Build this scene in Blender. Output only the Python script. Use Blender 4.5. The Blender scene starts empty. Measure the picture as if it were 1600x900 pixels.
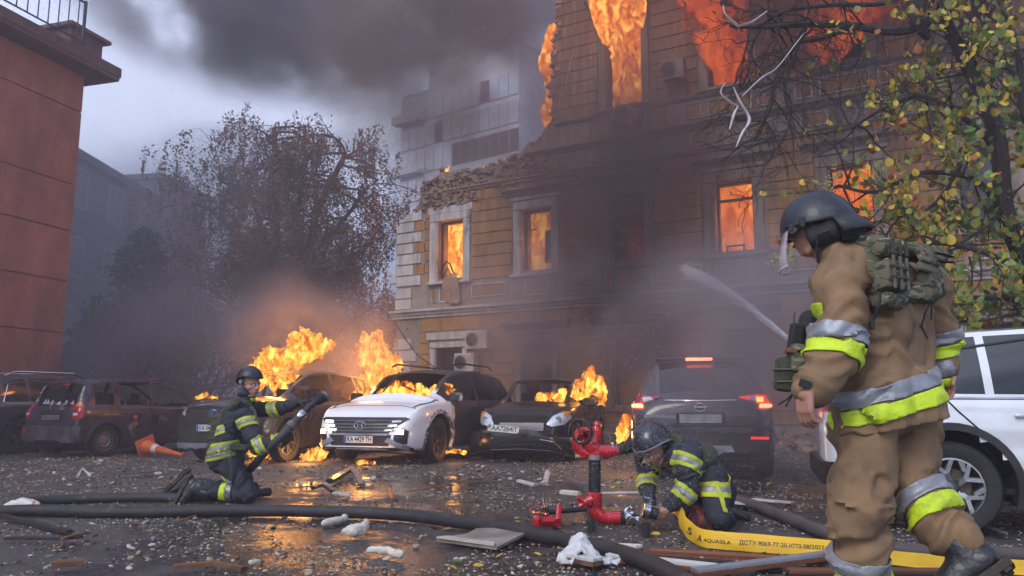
import bpy, bmesh, math, random
import numpy as np
from mathutils import Vector, Matrix, Euler, noise as mn
from mathutils.geometry import tessellate_polygon
from mathutils.bvhtree import BVHTree
random.seed(7); PI = math.pi
SC = bpy.context.scene
COL = SC.collection
# ---------------------------------------------------------------- camera
EYE = .95; PITCH = math.radians(8.5); FPX = 1244.4
cam = bpy.data.cameras.new('camera'); camo = bpy.data.objects.new('camera', cam); COL.objects.link(camo)
cam.sensor_width = 36; cam.lens = 28; cam.clip_end = 900; cam.clip_start = .05
camo.location = (0, 0, EYE); camo.rotation_euler = (PI/2 + PITCH, 0, 0)
SC.camera = camo
def ray(px, py):
    x = (px-800)/FPX; y = (450-py)/FPX
    return Vector((x, math.cos(PITCH)-y*math.sin(PITCH), math.sin(PITCH)+y*math.cos(PITCH)))
def gp(px, py, z=0.):                      # ground point seen at a pixel of the 1600 px photograph
    d = ray(px, py); t = (z-EYE)/d.z
    return Vector((t*d.x, t*d.y, z))
def at(px, py, Y):
    d = ray(px, py); t = Y/d.y
    return Vector((t*d.x, Y, EYE+t*d.z))
# ---------------------------------------------------------------- world, sun, exposure
W = bpy.data.worlds.new('World'); SC.world = W; W.use_nodes = True
nt = W.node_tree; nt.nodes.clear()
SUN_EL, SUN_AZ = math.radians(38), math.radians(215)     # soft light from behind the camera, left
def nn(t, typ, **kw):
    n = t.nodes.new(typ)
    for k, v in kw.items():
        if k in n.inputs: n.inputs[k].default_value = v
        else: setattr(n, k, v)
    return n
sky = nn(nt, 'ShaderNodeTexSky', sky_type='NISHITA', sun_disc=False, sun_elevation=SUN_EL, sun_rotation=SUN_AZ)
sky.air_density = 1.3; sky.dust_density = 2.
tc = nn(nt, 'ShaderNodeTexCoord')
mp = nn(nt, 'ShaderNodeMapping'); mp.inputs['Scale'].default_value = (1, 1, 1.6); mp.inputs['Location'].default_value = (.35, .1, .2)
nt.links.new(tc.outputs['Generated'], mp.inputs['Vector'])
n1 = nn(nt, 'ShaderNodeTexNoise', Scale=2.2, Detail=7., Roughness=.5, Distortion=.6)
nt.links.new(mp.outputs[0], n1.inputs['Vector'])
cr = nn(nt, 'ShaderNodeValToRGB')
cr.color_ramp.elements[0].position = .43; cr.color_ramp.elements[0].color = (.11, .16, .29, 1)
cr.color_ramp.elements[1].position = .58; cr.color_ramp.elements[1].color = (.74, .84, 1.08, 1)
nt.links.new(n1.outputs[0], cr.inputs[0])
b1 = nn(nt, 'ShaderNodeBackground', Strength=.08); nt.links.new(sky.outputs[0], b1.inputs[0])
b2 = nn(nt, 'ShaderNodeBackground', Strength=2.0); nt.links.new(cr.outputs[0], b2.inputs[0])
mx = nn(nt, 'ShaderNodeMixShader'); mx.inputs[0].default_value = .85
nt.links.new(b1.outputs[0], mx.inputs[1]); nt.links.new(b2.outputs[0], mx.inputs[2])
ow = nn(nt, 'ShaderNodeOutputWorld'); nt.links.new(mx.outputs[0], ow.inputs[0])
sl = bpy.data.lights.new('sun', 'SUN'); so = bpy.data.objects.new('sun', sl); COL.objects.link(so)
sl.energy = 1.5; sl.angle = math.radians(25); sl.color = (1, .93, .86)
sd = Vector((math.sin(SUN_AZ)*math.cos(SUN_EL), math.cos(SUN_AZ)*math.cos(SUN_EL), math.sin(SUN_EL)))
so.rotation_euler = sd.to_track_quat('Z', 'Y').to_euler()
SC.view_settings.view_transform = 'Standard'; SC.view_settings.look = 'None'; SC.view_settings.gamma = 1
SC.view_settings.exposure = .2
cy = SC.cycles
cy.max_bounces = 6; cy.diffuse_bounces = 2; cy.glossy_bounces = 3; cy.transmission_bounces = 4
cy.volume_bounces = 0; cy.transparent_max_bounces = 16
cy.volume_step_rate = 1.; cy.volume_max_steps = 128
cy.use_denoising = True; cy.use_adaptive_sampling = True; cy.adaptive_threshold = .03
cy.sample_clamp_indirect = 3
SC.render.use_persistent_data = False
# ---------------------------------------------------------------- materials
def lin(r, g, b):                           # sRGB 0-255 to linear
    return tuple(((c/255)/12.92 if c/255 <= .04045 else ((c/255+.055)/1.055)**2.4) for c in (r, g, b))
MATS = {}
def M(name, col=(.5, .5, .5), rough=.6, metal=0., var=.25, scale=4., bump=.15, bscale=25., col2=None, c2t=(.45, .6), c2scale=2.,
      coat=0., emit=None, es=0., alpha=1., stretch=(1, 1, 1), spec=.5, detail=6., trans=0., rvar=0.):
    if name in MATS: return MATS[name]
    m = bpy.data.materials.new(name); m.use_nodes = True; t = m.node_tree
    p = t.nodes['Principled BSDF']; L = t.links.new
    tc = nn(t, 'ShaderNodeTexCoord'); mp = nn(t, 'ShaderNodeMapping'); mp.inputs['Scale'].default_value = stretch
    L(tc.outputs['Object'], mp.inputs[0])
    n = nn(t, 'ShaderNodeTexNoise', Scale=scale, Detail=detail, Roughness=.6); L(mp.outputs[0], n.inputs['Vector'])
    r = nn(t, 'ShaderNodeValToRGB')
    r.color_ramp.elements[0].position = .3; r.color_ramp.elements[1].position = .7
    r.color_ramp.elements[0].color = tuple(c*(1-var) for c in col)+(1,)
    r.color_ramp.elements[1].color = tuple(min(1, c*(1+var)) for c in col)+(1,)
    L(n.outputs[0], r.inputs[0]); out = r.outputs[0]
    if col2:
        n2 = nn(t, 'ShaderNodeTexNoise', Scale=c2scale, Detail=8., Roughness=.65); L(mp.outputs[0], n2.inputs['Vector'])
        r2 = nn(t, 'ShaderNodeMapRange'); r2.inputs[1].default_value, r2.inputs[2].default_value = c2t
        L(n2.outputs[0], r2.inputs[0])
        mi = nn(t, 'ShaderNodeMix', data_type='RGBA'); L(r2.outputs[0], mi.inputs[0]); L(out, mi.inputs[6]); mi.inputs[7].default_value = tuple(col2)+(1,)
        out = mi.outputs[2]
    L(out, p.inputs['Base Color'])
    p.inputs['Roughness'].default_value = rough; p.inputs['Metallic'].default_value = metal
    if rvar:
        mr = nn(t, 'ShaderNodeMapRange'); mr.inputs[1].default_value = .35; mr.inputs[2].default_value = .65
        mr.inputs[3].default_value = max(.02, rough-rvar); mr.inputs[4].default_value = min(1, rough+rvar); L(n.outputs[0], mr.inputs[0]); L(mr.outputs[0], p.inputs['Roughness'])
    p.inputs['Specular IOR Level'].default_value = spec
    if coat: p.inputs['Coat Weight'].default_value = coat; p.inputs['Coat Roughness'].default_value = .04
    if trans: p.inputs['Transmission Weight'].default_value = trans
    if alpha < 1: p.inputs['Alpha'].default_value = alpha
    if emit: p.inputs['Emission Color'].default_value = tuple(emit)+(1,); p.inputs['Emission Strength'].default_value = es
    if bump:
        nb = nn(t, 'ShaderNodeTexNoise', Scale=bscale, Detail=5., Roughness=.6); L(mp.outputs[0], nb.inputs['Vector'])
        bp = nn(t, 'ShaderNodeBump', Strength=bump, Distance=.02); L(nb.outputs[0], bp.inputs['Height']); L(bp.outputs[0], p.inputs['Normal'])
    MATS[name] = m
    return m
# ---------------------------------------------------------------- mesh helpers
class MB:
    def __init__(s): s.v = []; s.f = []
    def add(s, vs, fs):
        o = len(s.v); s.v += [tuple(v) for v in vs]; s.f += [tuple(i+o for i in f) for f in fs]; return s
    def box(s, x0, x1, y0, y1, z0, z1, mt=None):
        vs = [Vector(p) for p in ((x0,y0,z0),(x1,y0,z0),(x1,y1,z0),(x0,y1,z0),(x0,y0,z1),(x1,y0,z1),(x1,y1,z1),(x0,y1,z1))]
        if mt: vs = [mt @ v for v in vs]
        return s.add(vs, [(3,2,1,0),(4,5,6,7),(0,1,5,4),(1,2,6,5),(2,3,7,6),(3,0,4,7)])
    def bbox(s, c, d, mt=None, bev=.15):                       # bevelled box: centre, size
        bm = bmesh.new(); bmesh.ops.create_cube(bm, size=1.)
        bmesh.ops.scale(bm, vec=Vector(d), verts=bm.verts)
        bmesh.ops.bevel(bm, geom=list(bm.edges), offset=min(d)*bev, segments=2, affect='EDGES', profile=.5)
        m = Matrix.Translation(Vector(c))
        if mt: m = mt @ m
        s.add([m @ v.co for v in bm.verts], [[v.index for v in f.verts] for f in bm.faces] if not bm.verts.index_update() else []); bm.free(); return s
    def tube(s, pts, r, n=8, caps=True, flat=1., up=None):
        pts = [Vector(p) for p in pts]; k = len(pts)
        rs = list(r) if hasattr(r, '__len__') else [r]*k
        t0 = (pts[1]-pts[0]).normalized(); a = Vector(up) if up else (Vector((0,0,1)) if abs(t0.z) < .9 else Vector((1,0,0)))
        vs = []; fs = []
        nx = None
        for i, p in enumerate(pts):
            t = (pts[min(i+1, k-1)]-pts[max(i-1, 0)])
            t = t.normalized() if t.length > 1e-9 else t0
            if nx is None: nx = a.cross(t).normalized()
            nx = (nx - t*nx.dot(t))
            nx = nx.normalized() if nx.length > 1e-6 else t.orthogonal().normalized()
            ny = t.cross(nx)
            for j in range(n):
                q = 2*PI*j/n; vs.append(p + nx*math.cos(q)*rs[i] + ny*math.sin(q)*rs[i]*flat)
        for i in range(k-1):
            for j in range(n):
                fs.append((i*n+j, i*n+(j+1) % n, (i+1)*n+(j+1) % n, (i+1)*n+j))
        if caps: fs.append(tuple(reversed(range(n)))); fs.append(tuple((k-1)*n+j for j in range(n)))
        return s.add(vs, fs)
    def lathe(s, prof, n=24, mt=None, axis='z', a0=0., a1=2*PI, caps=True):   # prof: (radius, height)
        vs = []; fs = []; k = len(prof); full = abs(a1-a0-2*PI) < 1e-6; m = n if full else n+1
        for r, h in prof:
            for j in range(m):
                q = a0+(a1-a0)*j/n; c, d = r*math.cos(q), r*math.sin(q)
                p = Vector((c, d, h)) if axis == 'z' else (Vector((c, h, d)) if axis == 'y' else Vector((h, c, d)))
                vs.append(mt @ p if mt else p)
        for i in range(k-1):
            for j in range(n):
                j2 = (j+1) % m if full else j+1
                q = (i*m+j, i*m+j2, (i+1)*m+j2, (i+1)*m+j)
                fs.append(q if axis != 'y' else q[::-1])
        if full and caps:
            if prof[0][0] > 1e-4: fs.append(tuple(reversed(range(m))))
            if prof[-1][0] > 1e-4: fs.append(tuple((k-1)*m+j for j in range(m)))
        return s.add(vs, fs)
    def prism(s, poly, y0, y1, mt=None, holes=()):                 # polygon in x,z pushed from y0 to y1
        loops = [list(poly)]+[list(h) for h in holes]
        tri = tessellate_polygon([[Vector((p[0], p[1], 0)) for p in l] for l in loops])
        flat = [p for l in loops for p in l]; n = len(flat)
        vs = [Vector((p[0], y0, p[1])) for p in flat]+[Vector((p[0], y1, p[1])) for p in flat]
        if mt: vs = [mt @ v for v in vs]
        fs = []
        for a, b, c in tri:
            A, B, C_ = flat[a], flat[b], flat[c]
            cw = (B[0]-A[0])*(C_[1]-A[1])-(B[1]-A[1])*(C_[0]-A[0])
            if cw < 0: b, c = c, b
            fs.append((a, b, c)); fs.append((a+n, c+n, b+n))
        o = 0
        for l in loops:
            k = len(l)
            for i in range(k):
                j = (i+1) % k; fs.append((o+i, o+i+n, o+j+n, o+j))
            o += k
        return s.add(vs, fs)
    def xf(s, mt): s.v = [tuple(mt @ Vector(v)) for v in s.v]; return s
def empty_obj(name, me): o = bpy.data.objects.new(name, me); COL.objects.link(o); return o
MW = {}
def tag(o, label=None, cat=None, group=None, kind=None):
    for k, v in (('label', label), ('category', cat), ('group', group), ('kind', kind)):
        if v: o[k] = v
    return o
def thing(name, label, cat, loc=(0, 0, 0), rz=0., group=None, rot=None):
    o = empty_obj(name, None); o.location = loc; o.rotation_euler = rot or (0, 0, rz); o.empty_display_size = .1
    MW[o.name] = Matrix.Translation(Vector(loc)) @ Euler(o.rotation_euler).to_matrix().to_4x4()
    return tag(o, label, cat, group)
def obj(name, mb, mat, parent=None, smooth=False, world=False, label=None, sharp=40):
    if isinstance(mb, MB):
        me = bpy.data.meshes.new(name); vs = mb.v
        if world and parent is not None:
            inv = MW[parent.name].inverted(); vs = [tuple(inv @ Vector(v)) for v in vs]
        me.from_pydata(vs, [], mb.f); me.update()
        bm = bmesh.new(); bm.from_mesh(me); bmesh.ops.recalc_face_normals(bm, faces=bm.faces); bm.to_mesh(me); bm.free()
    else: me = mb
    if mat and not me.materials: me.materials.append(mat)
    if smooth:
        me.polygons.foreach_set('use_smooth', [True]*len(me.polygons))
        try: me.set_sharp_from_angle(angle=math.radians(sharp))
        except Exception: pass
    o = empty_obj(name, me)
    if parent is not None:
        o.parent = parent; MW[o.name] = MW.get(parent.name, Matrix())
    if label: o['label'] = label
    return o
def solo(name, mb, mat, label, cat, group=None, smooth=False, kind=None, org=True):   # a thing that is one mesh: origin moved to its base
    c = Vector((0, 0, 0))
    if isinstance(mb, MB) and org and mb.v:
        a = np.array(mb.v); c = Vector(((a[:, 0].min()+a[:, 0].max())/2, (a[:, 1].min()+a[:, 1].max())/2, a[:, 2].min()))
        mb.v = [tuple(Vector(v)-c) for v in mb.v]
    o = obj(name, mb, mat, smooth=smooth); o.location = c; MW[o.name] = Matrix.Translation(c)
    return tag(o, label, cat, group, kind)
def copy_tree(o, parent=None):
    c = o.copy(); COL.objects.link(c); c.parent = parent
    for ch in list(o.children): copy_tree(ch, c)
    return c
def fbm(p, s=1., o=4):
    return mn.fractal(Vector(p)*s, 1., 2., o)
def clip_rect(poly, x0, x1, z0, z1):
    def cl(P, ins, inter):
        out = []
        for i in range(len(P)):
            a, b = P[i-1], P[i]
            if ins(b):
                if not ins(a): out.append(inter(a, b))
                out.append(b)
            elif ins(a): out.append(inter(a, b))
        return out
    def ix(x): return lambda a, b: (x, a[1]+(b[1]-a[1])*(x-a[0])/(b[0]-a[0]))
    def iz(z): return lambda a, b: (a[0]+(b[0]-a[0])*(z-a[1])/(b[1]-a[1]), z)
    for ins, it in ((lambda p: p[0] >= x0, ix(x0)), (lambda p: p[0] <= x1, ix(x1)), (lambda p: p[1] >= z0, iz(z0)), (lambda p: p[1] <= z1, iz(z1))):
        if not poly: return []
        poly = cl(poly, ins, it)
    return poly
# ---------------------------------------------------------------- volumes
def vol_mat(name, col, dens, scale=.25, lo=.45, hi=.75, stretch=(1, 1, 1), detail=3., fade=None, step=1., homog=False, off=(0, 0, 0), absorb=None, dist=0., emis=None, fin=.15):
    m = bpy.data.materials.new(name); m.use_nodes = True; t = m.node_tree; t.nodes.clear(); L = t.links.new
    v = nn(t, 'ShaderNodeVolumePrincipled'); v.inputs['Color'].default_value = tuple(col)+(1,); v.inputs['Density'].default_value = dens; v.inputs['Anisotropy'].default_value = .2
    if absorb: v.inputs['Absorption Color'].default_value = tuple(absorb)+(1,)
    if emis: v.inputs['Emission Color'].default_value = tuple(emis[0])+(1,); v.inputs['Emission Strength'].default_value = emis[1]
    o = nn(t, 'ShaderNodeOutputMaterial'); L(v.outputs[0], o.inputs['Volume'])
    if not homog:
        tc = nn(t, 'ShaderNodeTexCoord'); mp = nn(t, 'ShaderNodeMapping'); mp.inputs['Scale'].default_value = stretch; mp.inputs['Location'].default_value = off
        L(tc.outputs['Object'], mp.inputs[0])
        n = nn(t, 'ShaderNodeTexNoise', Scale=scale, Detail=detail, Roughness=.55, Distortion=dist); L(mp.outputs[0], n.inputs['Vector'])
        r = nn(t, 'ShaderNodeMapRange', interpolation_type='SMOOTHSTEP'); r.inputs[1].default_value = lo; r.inputs[2].default_value = hi; L(n.outputs[0], r.inputs[0])
        # soft fall-off to the faces of the box (generated coordinates 0..1)
        g = nn(t, 'ShaderNodeVectorMath', operation='SUBTRACT'); L(tc.outputs['Generated'], g.inputs[0]); g.inputs[1].default_value = (.5, .5, .5)
        ln = nn(t, 'ShaderNodeVectorMath', operation='LENGTH'); L(g.outputs[0], ln.inputs[0])
        f = nn(t, 'ShaderNodeMapRange', interpolation_type='SMOOTHSTEP'); f.inputs[1].default_value = .5; f.inputs[2].default_value = fin; L(ln.outputs['Value'], f.inputs[0])
        mu = nn(t, 'ShaderNodeMath', operation='MULTIPLY'); L(r.outputs[0], mu.inputs[0]); L(f.outputs[0], mu.inputs[1])
        m2 = nn(t, 'ShaderNodeMath', operation='MULTIPLY'); L(mu.outputs[0], m2.inputs[0]); m2.inputs[1].default_value = dens; L(m2.outputs[0], v.inputs['Density'])
        m.cycles.volume_step_rate = step
    m.cycles.homogeneous_volume = homog
    return m
# ================================================================ GROUND
def ground_mat():
    m = bpy.data.materials.new('wet_asphalt'); m.use_nodes = True; t = m.node_tree; L = t.links.new; p = t.nodes['Principled BSDF']
    tc = nn(t, 'ShaderNodeTexCoord')
    n1 = nn(t, 'ShaderNodeTexNoise', Scale=60., Detail=6., Roughness=.7); L(tc.outputs['Object'], n1.inputs['Vector'])
    n2 = nn(t, 'ShaderNodeTexNoise', Scale=.55, Detail=7., Roughness=.6); L(tc.outputs['Object'], n2.inputs['Vector'])
    vo = nn(t, 'ShaderNodeTexVoronoi', Scale=26.); L(tc.outputs['Object'], vo.inputs['Vector'])
    r = nn(t, 'ShaderNodeValToRGB'); e = r.color_ramp.elements; e[0].position = .3; e[0].color = (.020, .018, .019, 1); e[1].position = .75; e[1].color = (.118, .108, .108, 1); L(n1.outputs[0], r.inputs[0])
    # grit and plaster dust trodden into the surface
    rs = nn(t, 'ShaderNodeValToRGB'); e = rs.color_ramp.elements; e[0].position = .10; e[0].color = (1, 1, 1, 1); e[1].position = .20; e[1].color = (0, 0, 0, 1); L(vo.outputs['Distance'], rs.inputs[0])
    n3 = nn(t, 'ShaderNodeTexNoise', Scale=5., Detail=5.); L(tc.outputs['Object'], n3.inputs['Vector'])
    gt = nn(t, 'ShaderNodeMapRange'); gt.inputs[1].default_value = .47; gt.inputs[2].default_value = .68; L(n3.outputs[0], gt.inputs[0])
    mu = nn(t, 'ShaderNodeMath', operation='MULTIPLY'); L(rs.outputs[0], mu.inputs[0]); L(gt.outputs[0], mu.inputs[1])
    mi = nn(t, 'ShaderNodeMix', data_type='RGBA'); L(mu.outputs[0], mi.inputs[0]); L(r.outputs[0], mi.inputs[6]); mi.inputs[7].default_value = (.26, .22, .17, 1)
    # puddles: two broad wet patches with noisy rims, plus scattered wetness
    geo = nn(t, 'ShaderNodeNewGeometry')
    def blob(c, s):
        mp = nn(t, 'ShaderNodeMapping', vector_type='POINT'); mp.inputs['Location'].default_value = (-c[0]/s[0], -c[1]/s[1], 0); mp.inputs['Scale'].default_value = (1/s[0], 1/s[1], 0)
        L(geo.outputs['Position'], mp.inputs[0]); ln = nn(t, 'ShaderNodeVectorMath', operation='LENGTH'); L(mp.outputs[0], ln.inputs[0])
        a = nn(t, 'ShaderNodeMapRange'); a.inputs[1].default_value = 1.25; a.inputs[2].default_value = .5; L(ln.outputs['Value'], a.inputs[0]); return a.outputs[0]
    bl = None
    for c, s in (((-1.85, 6.3), (1.5, 2.8)), ((-.1, 5.0), (1.6, 1.6)), ((-1.3, 10.2), (2.2, 2.2)), ((3.2, 8.6), (2.2, 2.6)), ((-.2, 7.4), (1.6, 1.5))):
        b = blob(c, s)
        if bl is None: bl = b
        else:
            mm = nn(t, 'ShaderNodeMath', operation='MAXIMUM'); L(bl, mm.inputs[0]); L(b, mm.inputs[1]); bl = mm.outputs[0]
    n4 = nn(t, 'ShaderNodeTexNoise', Scale=2.2, Detail=8., Roughness=.7); L(tc.outputs['Object'], n4.inputs['Vector'])
    ad = nn(t, 'ShaderNodeMath', operation='MULTIPLY_ADD'); L(bl, ad.inputs[0]); ad.inputs[1].default_value = .32; L(n4.outputs[0], ad.inputs[2])
    wt = nn(t, 'ShaderNodeMapRange', interpolation_type='SMOOTHSTEP'); wt.inputs[1].default_value = .66; wt.inputs[2].default_value = .86; L(ad.outputs[0], wt.inputs[0])
    dk = nn(t, 'ShaderNodeMix', data_type='RGBA'); L(wt.outputs[0], dk.inputs[0]); L(mi.outputs[2], dk.inputs[6]); dk.inputs[7].default_value = (.030, .026, .028, 1)
    L(dk.outputs[2], p.inputs['Base Color'])
    ro = nn(t, 'ShaderNodeMapRange'); ro.inputs[3].default_value = .70; ro.inputs[4].default_value = .12; L(wt.outputs[0], ro.inputs[0])
    L(ro.outputs[0], p.inputs['Roughness'])
    mb = nn(t, 'ShaderNodeMath', operation='ADD'); L(n1.outputs[0], mb.inputs[0]); L(mu.outputs[0], mb.inputs[1])
    st = nn(t, 'ShaderNodeMapRange'); st.inputs[3].default_value = .55; st.inputs[4].default_value = .22; L(wt.outputs[0], st.inputs[0])
    bp = nn(t, 'ShaderNodeBump', Distance=.012); L(st.outputs[0], bp.inputs['Strength']); L(mb.outputs[0], bp.inputs['Height'])
    n5 = nn(t, 'ShaderNodeTexNoise', Scale=9., Detail=3.); mp5 = nn(t, 'ShaderNodeMapping'); mp5.inputs['Scale'].default_value = (1, 2.5, 1)
    L(tc.outputs['Object'], mp5.inputs[0]); L(mp5.outputs[0], n5.inputs['Vector'])
    b2 = nn(t, 'ShaderNodeBump', Distance=.02, Strength=.25); L(n5.outputs[0], b2.inputs['Height']); L(bp.outputs[0], b2.inputs['Normal'])
    L(b2.outputs[0], p.inputs['Normal'])
    return m
g = MB(); N = 110
for j in range(N+1):
    for i in range(N+1):
        x = -13+26*i/N; y = 2+26*j/N
        g.v.append((x, y, .012*fbm((x, y, 0), .5)+.006*fbm((x, y, 5), 2.)-.008))
for j in range(N):
    for i in range(N): a = j*(N+1)+i; g.f.append((a, a+1, a+N+2, a+N+1))
far = 600
for i, q in enumerate(((-far, -200), (far, -200), (far, 700), (-far, 700))): pass
o = len(g.v)
g.v += [(-far, -200, -.012), (far, -200, -.012), (far, 700, -.012), (-far, 700, -.012)]
c0, c1, c2, c3 = 0, N, (N+1)*(N+1)-1, N*(N+1)
bot = list(range(0, N+1)); rgt = [k*(N+1)+N for k in range(N+1)]; top = list(range(N*(N+1), (N+1)**2)); lft = [k*(N+1) for k in range(N+1)]
g.f += [tuple([o, o+1]+bot[::-1]), tuple([o+1, o+2]+rgt[::-1]), tuple([o+2, o+3]+top), tuple([o+3, o]+lft)]
gr = obj('ground', g, ground_mat(), smooth=True); tag(gr, 'wet asphalt yard strewn with grit and plaster dust', kind='structure')

# ================================================================ BURNING YELLOW BUILDING
AR = math.radians(-30.2)
BL = Vector((-3.784, 26., 0))
def plaster(name, base, soot=.5, seed=0.):
    m = bpy.data.materials.new(name); m.use_nodes = True; t = m.node_tree; L = t.links.new; p = t.nodes['Principled BSDF']
    tc = nn(t, 'ShaderNodeTexCoord'); mp = nn(t, 'ShaderNodeMapping'); mp.inputs['Location'].default_value = (seed, seed*2, 0); L(tc.outputs['Object'], mp.inputs[0])
    n1 = nn(t, 'ShaderNodeTexNoise', Scale=1.1, Detail=9., Roughness=.68); L(mp.outputs[0], n1.inputs['Vector'])
    mps = nn(t, 'ShaderNodeMapping'); mps.inputs['Scale'].default_value = (3, 3, .45); L(tc.outputs['Object'], mps.inputs[0])
    ns = nn(t, 'ShaderNodeTexNoise', Scale=2.2, Detail=6., Roughness=.6); L(mps.outputs[0], ns.inputs['Vector'])
    r = nn(t, 'ShaderNodeValToRGB'); e = r.color_ramp.elements; e[0].position = .32; e[0].color = tuple(c*.72 for c in base)+(1,); e[1].position = .7; e[1].color = tuple(min(1, c*1.15) for c in base)+(1,)
    L(n1.outputs[0], r.inputs[0])
    # soot from the fires: grows with height and along the facade
    geo = nn(t, 'ShaderNodeNewGeometry'); sp = nn(t, 'ShaderNodeSeparateXYZ'); L(geo.outputs['Position'], sp.inputs[0])
    h = nn(t, 'ShaderNodeMapRange'); h.inputs[1].default_value = 5.; h.inputs[2].default_value = 13.; h.inputs[3].default_value = 0.; h.inputs[4].default_value = .34; L(sp.outputs['Z'], h.inputs[0])
    x = nn(t, 'ShaderNodeMapRange'); x.inputs[1].default_value = -3.; x.inputs[2].default_value = 3.; x.inputs[3].default_value = -.04; x.inputs[4].default_value = .14; L(sp.outputs['X'], x.inputs[0])
    a = nn(t, 'ShaderNodeMath', operation='ADD'); L(h.outputs[0], a.inputs[0]); L(x.outputs[0], a.inputs[1])
    b = nn(t, 'ShaderNodeMath', operation='ADD'); L(a.outputs[0], b.inputs[0]); L(ns.outputs[0], b.inputs[1])
    s = nn(t, 'ShaderNodeMapRange'); s.inputs[1].default_value = .44; s.inputs[2].default_value = .92; s.inputs[4].default_value = soot; L(b.outputs[0], s.inputs[0])
    mi = nn(t, 'ShaderNodeMix', data_type='RGBA'); L(s.outputs[0], mi.inputs[0]); L(r.outputs[0], mi.inputs[6]); mi.inputs[7].default_value = (.035, .026, .022, 1)
    # peeled patches showing grey render
    n3 = nn(t, 'ShaderNodeTexNoise', Scale=.8, Detail=10., Roughness=.7); L(mp.outputs[0], n3.inputs['Vector'])
    pr = nn(t, 'ShaderNodeMapRange'); pr.inputs[1].default_value = .61; pr.inputs[2].default_value = .63; pr.inputs[4].default_value = .6; L(n3.outputs[0], pr.inputs[0])
    m3 = nn(t, 'ShaderNodeMix', data_type='RGBA'); L(pr.outputs[0], m3.inputs[0]); L(mi.outputs[2], m3.inputs[6]); m3.inputs[7].default_value = (.16, .12, .10, 1)
    L(m3.outputs[2], p.inputs['Base Color']); p.inputs['Roughness'].default_value = .85
    nb = nn(t, 'ShaderNodeTexNoise', Scale=14., Detail=8., Roughness=.7); L(mp.outputs[0], nb.inputs['Vector'])
    bp = nn(t, 'ShaderNodeBump', Strength=.35, Distance=.02); L(nb.outputs[0], bp.inputs['Height']); L(bp.outputs[0], p.inputs['Normal'])
    return m
P_OCH = plaster('ochre_plaster', (.44, .215, .070), .85); P_WHT = plaster('white_plaster', (.60, .54, .50), .8, 3.)
P_TRM = plaster('trim_plaster', (.36, .27, .21), .8, 7.); P_RAW = M('broken_brick_core', (.20, .115, .08), .95, var=.6, scale=6, bump=.8, bscale=12, col2=(.28, .22, .17), c2scale=3)
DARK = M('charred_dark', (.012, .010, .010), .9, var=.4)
CHAR = M('charred_wood', (.02, .015, .012), .8, var=.6, scale=20, bump=.5)
bld = thing('burning_building', 'ochre plastered old building with collapsed upper corner and fire in its windows', 'building', BL, AR)
Lb = 26.
WIN = [2.12, 5.24, 8.14, 11.13, 14.0, 16.8, 19.7, 22.6]
outl = [(0, 0), (Lb, 0), (Lb, 16.4), (6.35, 16.4), (6.2, 14.4), (6.12, 13.3), (5.98, 12.9), (6.0, 12.2), (5.82, 11.9), (5.86, 11.2), (5.74, 10.7), (5.80, 9.9), (5.77, 9.5),
        (5.5, 9.25), (5.3, 9.02), (5.0, 8.98), (4.8, 8.80), (4.38, 8.62), (4.2, 8.42), (3.7, 8.50), (3.2, 8.30), (2.97, 8.38), (2.6, 8.26), (2.3, 8.45), (2.0, 8.40), (1.72, 8.62), (1.5, 8.30), (1.2, 8.20),
        (1.02, 8.22), (.83, 7.98), (.95, 7.80), (.98, 7.56), (.80, 7.42), (.62, 7.30), (.38, 7.24), (.22, 7.12), (0, 7.05)]
rr = random.Random(3)
o2 = []
for i, p in enumerate(outl):
    q = outl[(i+1) % len(outl)]; o2.append(p)
    if 3 <= i < len(outl)-1:
        d = math.dist(p, q); k = int(d/.13)
        for j in range(1, k): o2.append((p[0]+(q[0]-p[0])*j/k+rr.uniform(-.05, .05), p[1]+(q[1]-p[1])*j/k+rr.uniform(-.06, .05)))
outl = o2
GW = [(c-.5, c+.5, 1.0, 2.78) for c in WIN]; GW[3] = (10.66, 11.62, .15, 2.9)
FW = [(c-.49, c+.49, 4.98, 6.86) for c in WIN]
UW = [(c-.53, c+.53, 9.58, 12.3) for c in WIN[2:]]
holes = [[(a, c), (b, c), (b, d), (a, d)] for a, b, c, d in GW+FW+UW]
wm = MB().prism(outl, 0, .55, holes=holes)
obj('wall', wm, P_TRM, bld)
# side and rear walls, floors and party walls seen through the break
side = MB().prism([(0, 0), (12, 0), (12, 6.0), (9, 6.6), (6, 6.4), (3, 7.0), (1.2, 6.8), (0, 7.0)], 0, .5, Matrix.Rotation(PI/2, 4, 'Z') @ Matrix.Translation((.56, -.5, 0)))
obj('side_wall', side, P_OCH, bld)
obj('party_wall', MB().box(6.6, 7.0, .6, 11.9, 3.9, 15.6), P_RAW, bld)
obj('rear_wall', MB().box(0, Lb, 12, 12.4, 0, 7.5), P_RAW, bld)
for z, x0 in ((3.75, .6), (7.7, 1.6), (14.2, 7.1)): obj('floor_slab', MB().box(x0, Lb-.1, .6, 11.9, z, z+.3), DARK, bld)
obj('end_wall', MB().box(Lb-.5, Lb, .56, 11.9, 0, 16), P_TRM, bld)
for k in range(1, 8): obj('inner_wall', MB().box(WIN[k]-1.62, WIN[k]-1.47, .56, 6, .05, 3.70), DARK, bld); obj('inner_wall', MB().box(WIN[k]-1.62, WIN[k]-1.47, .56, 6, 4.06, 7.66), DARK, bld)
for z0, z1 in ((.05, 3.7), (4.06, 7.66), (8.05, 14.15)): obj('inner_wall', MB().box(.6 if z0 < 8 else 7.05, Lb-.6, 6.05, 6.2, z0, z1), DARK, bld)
obj('roof', MB().box(6.9, Lb+.3, -.5, 12.6, 16.41, 16.7), DARK, bld)
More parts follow.
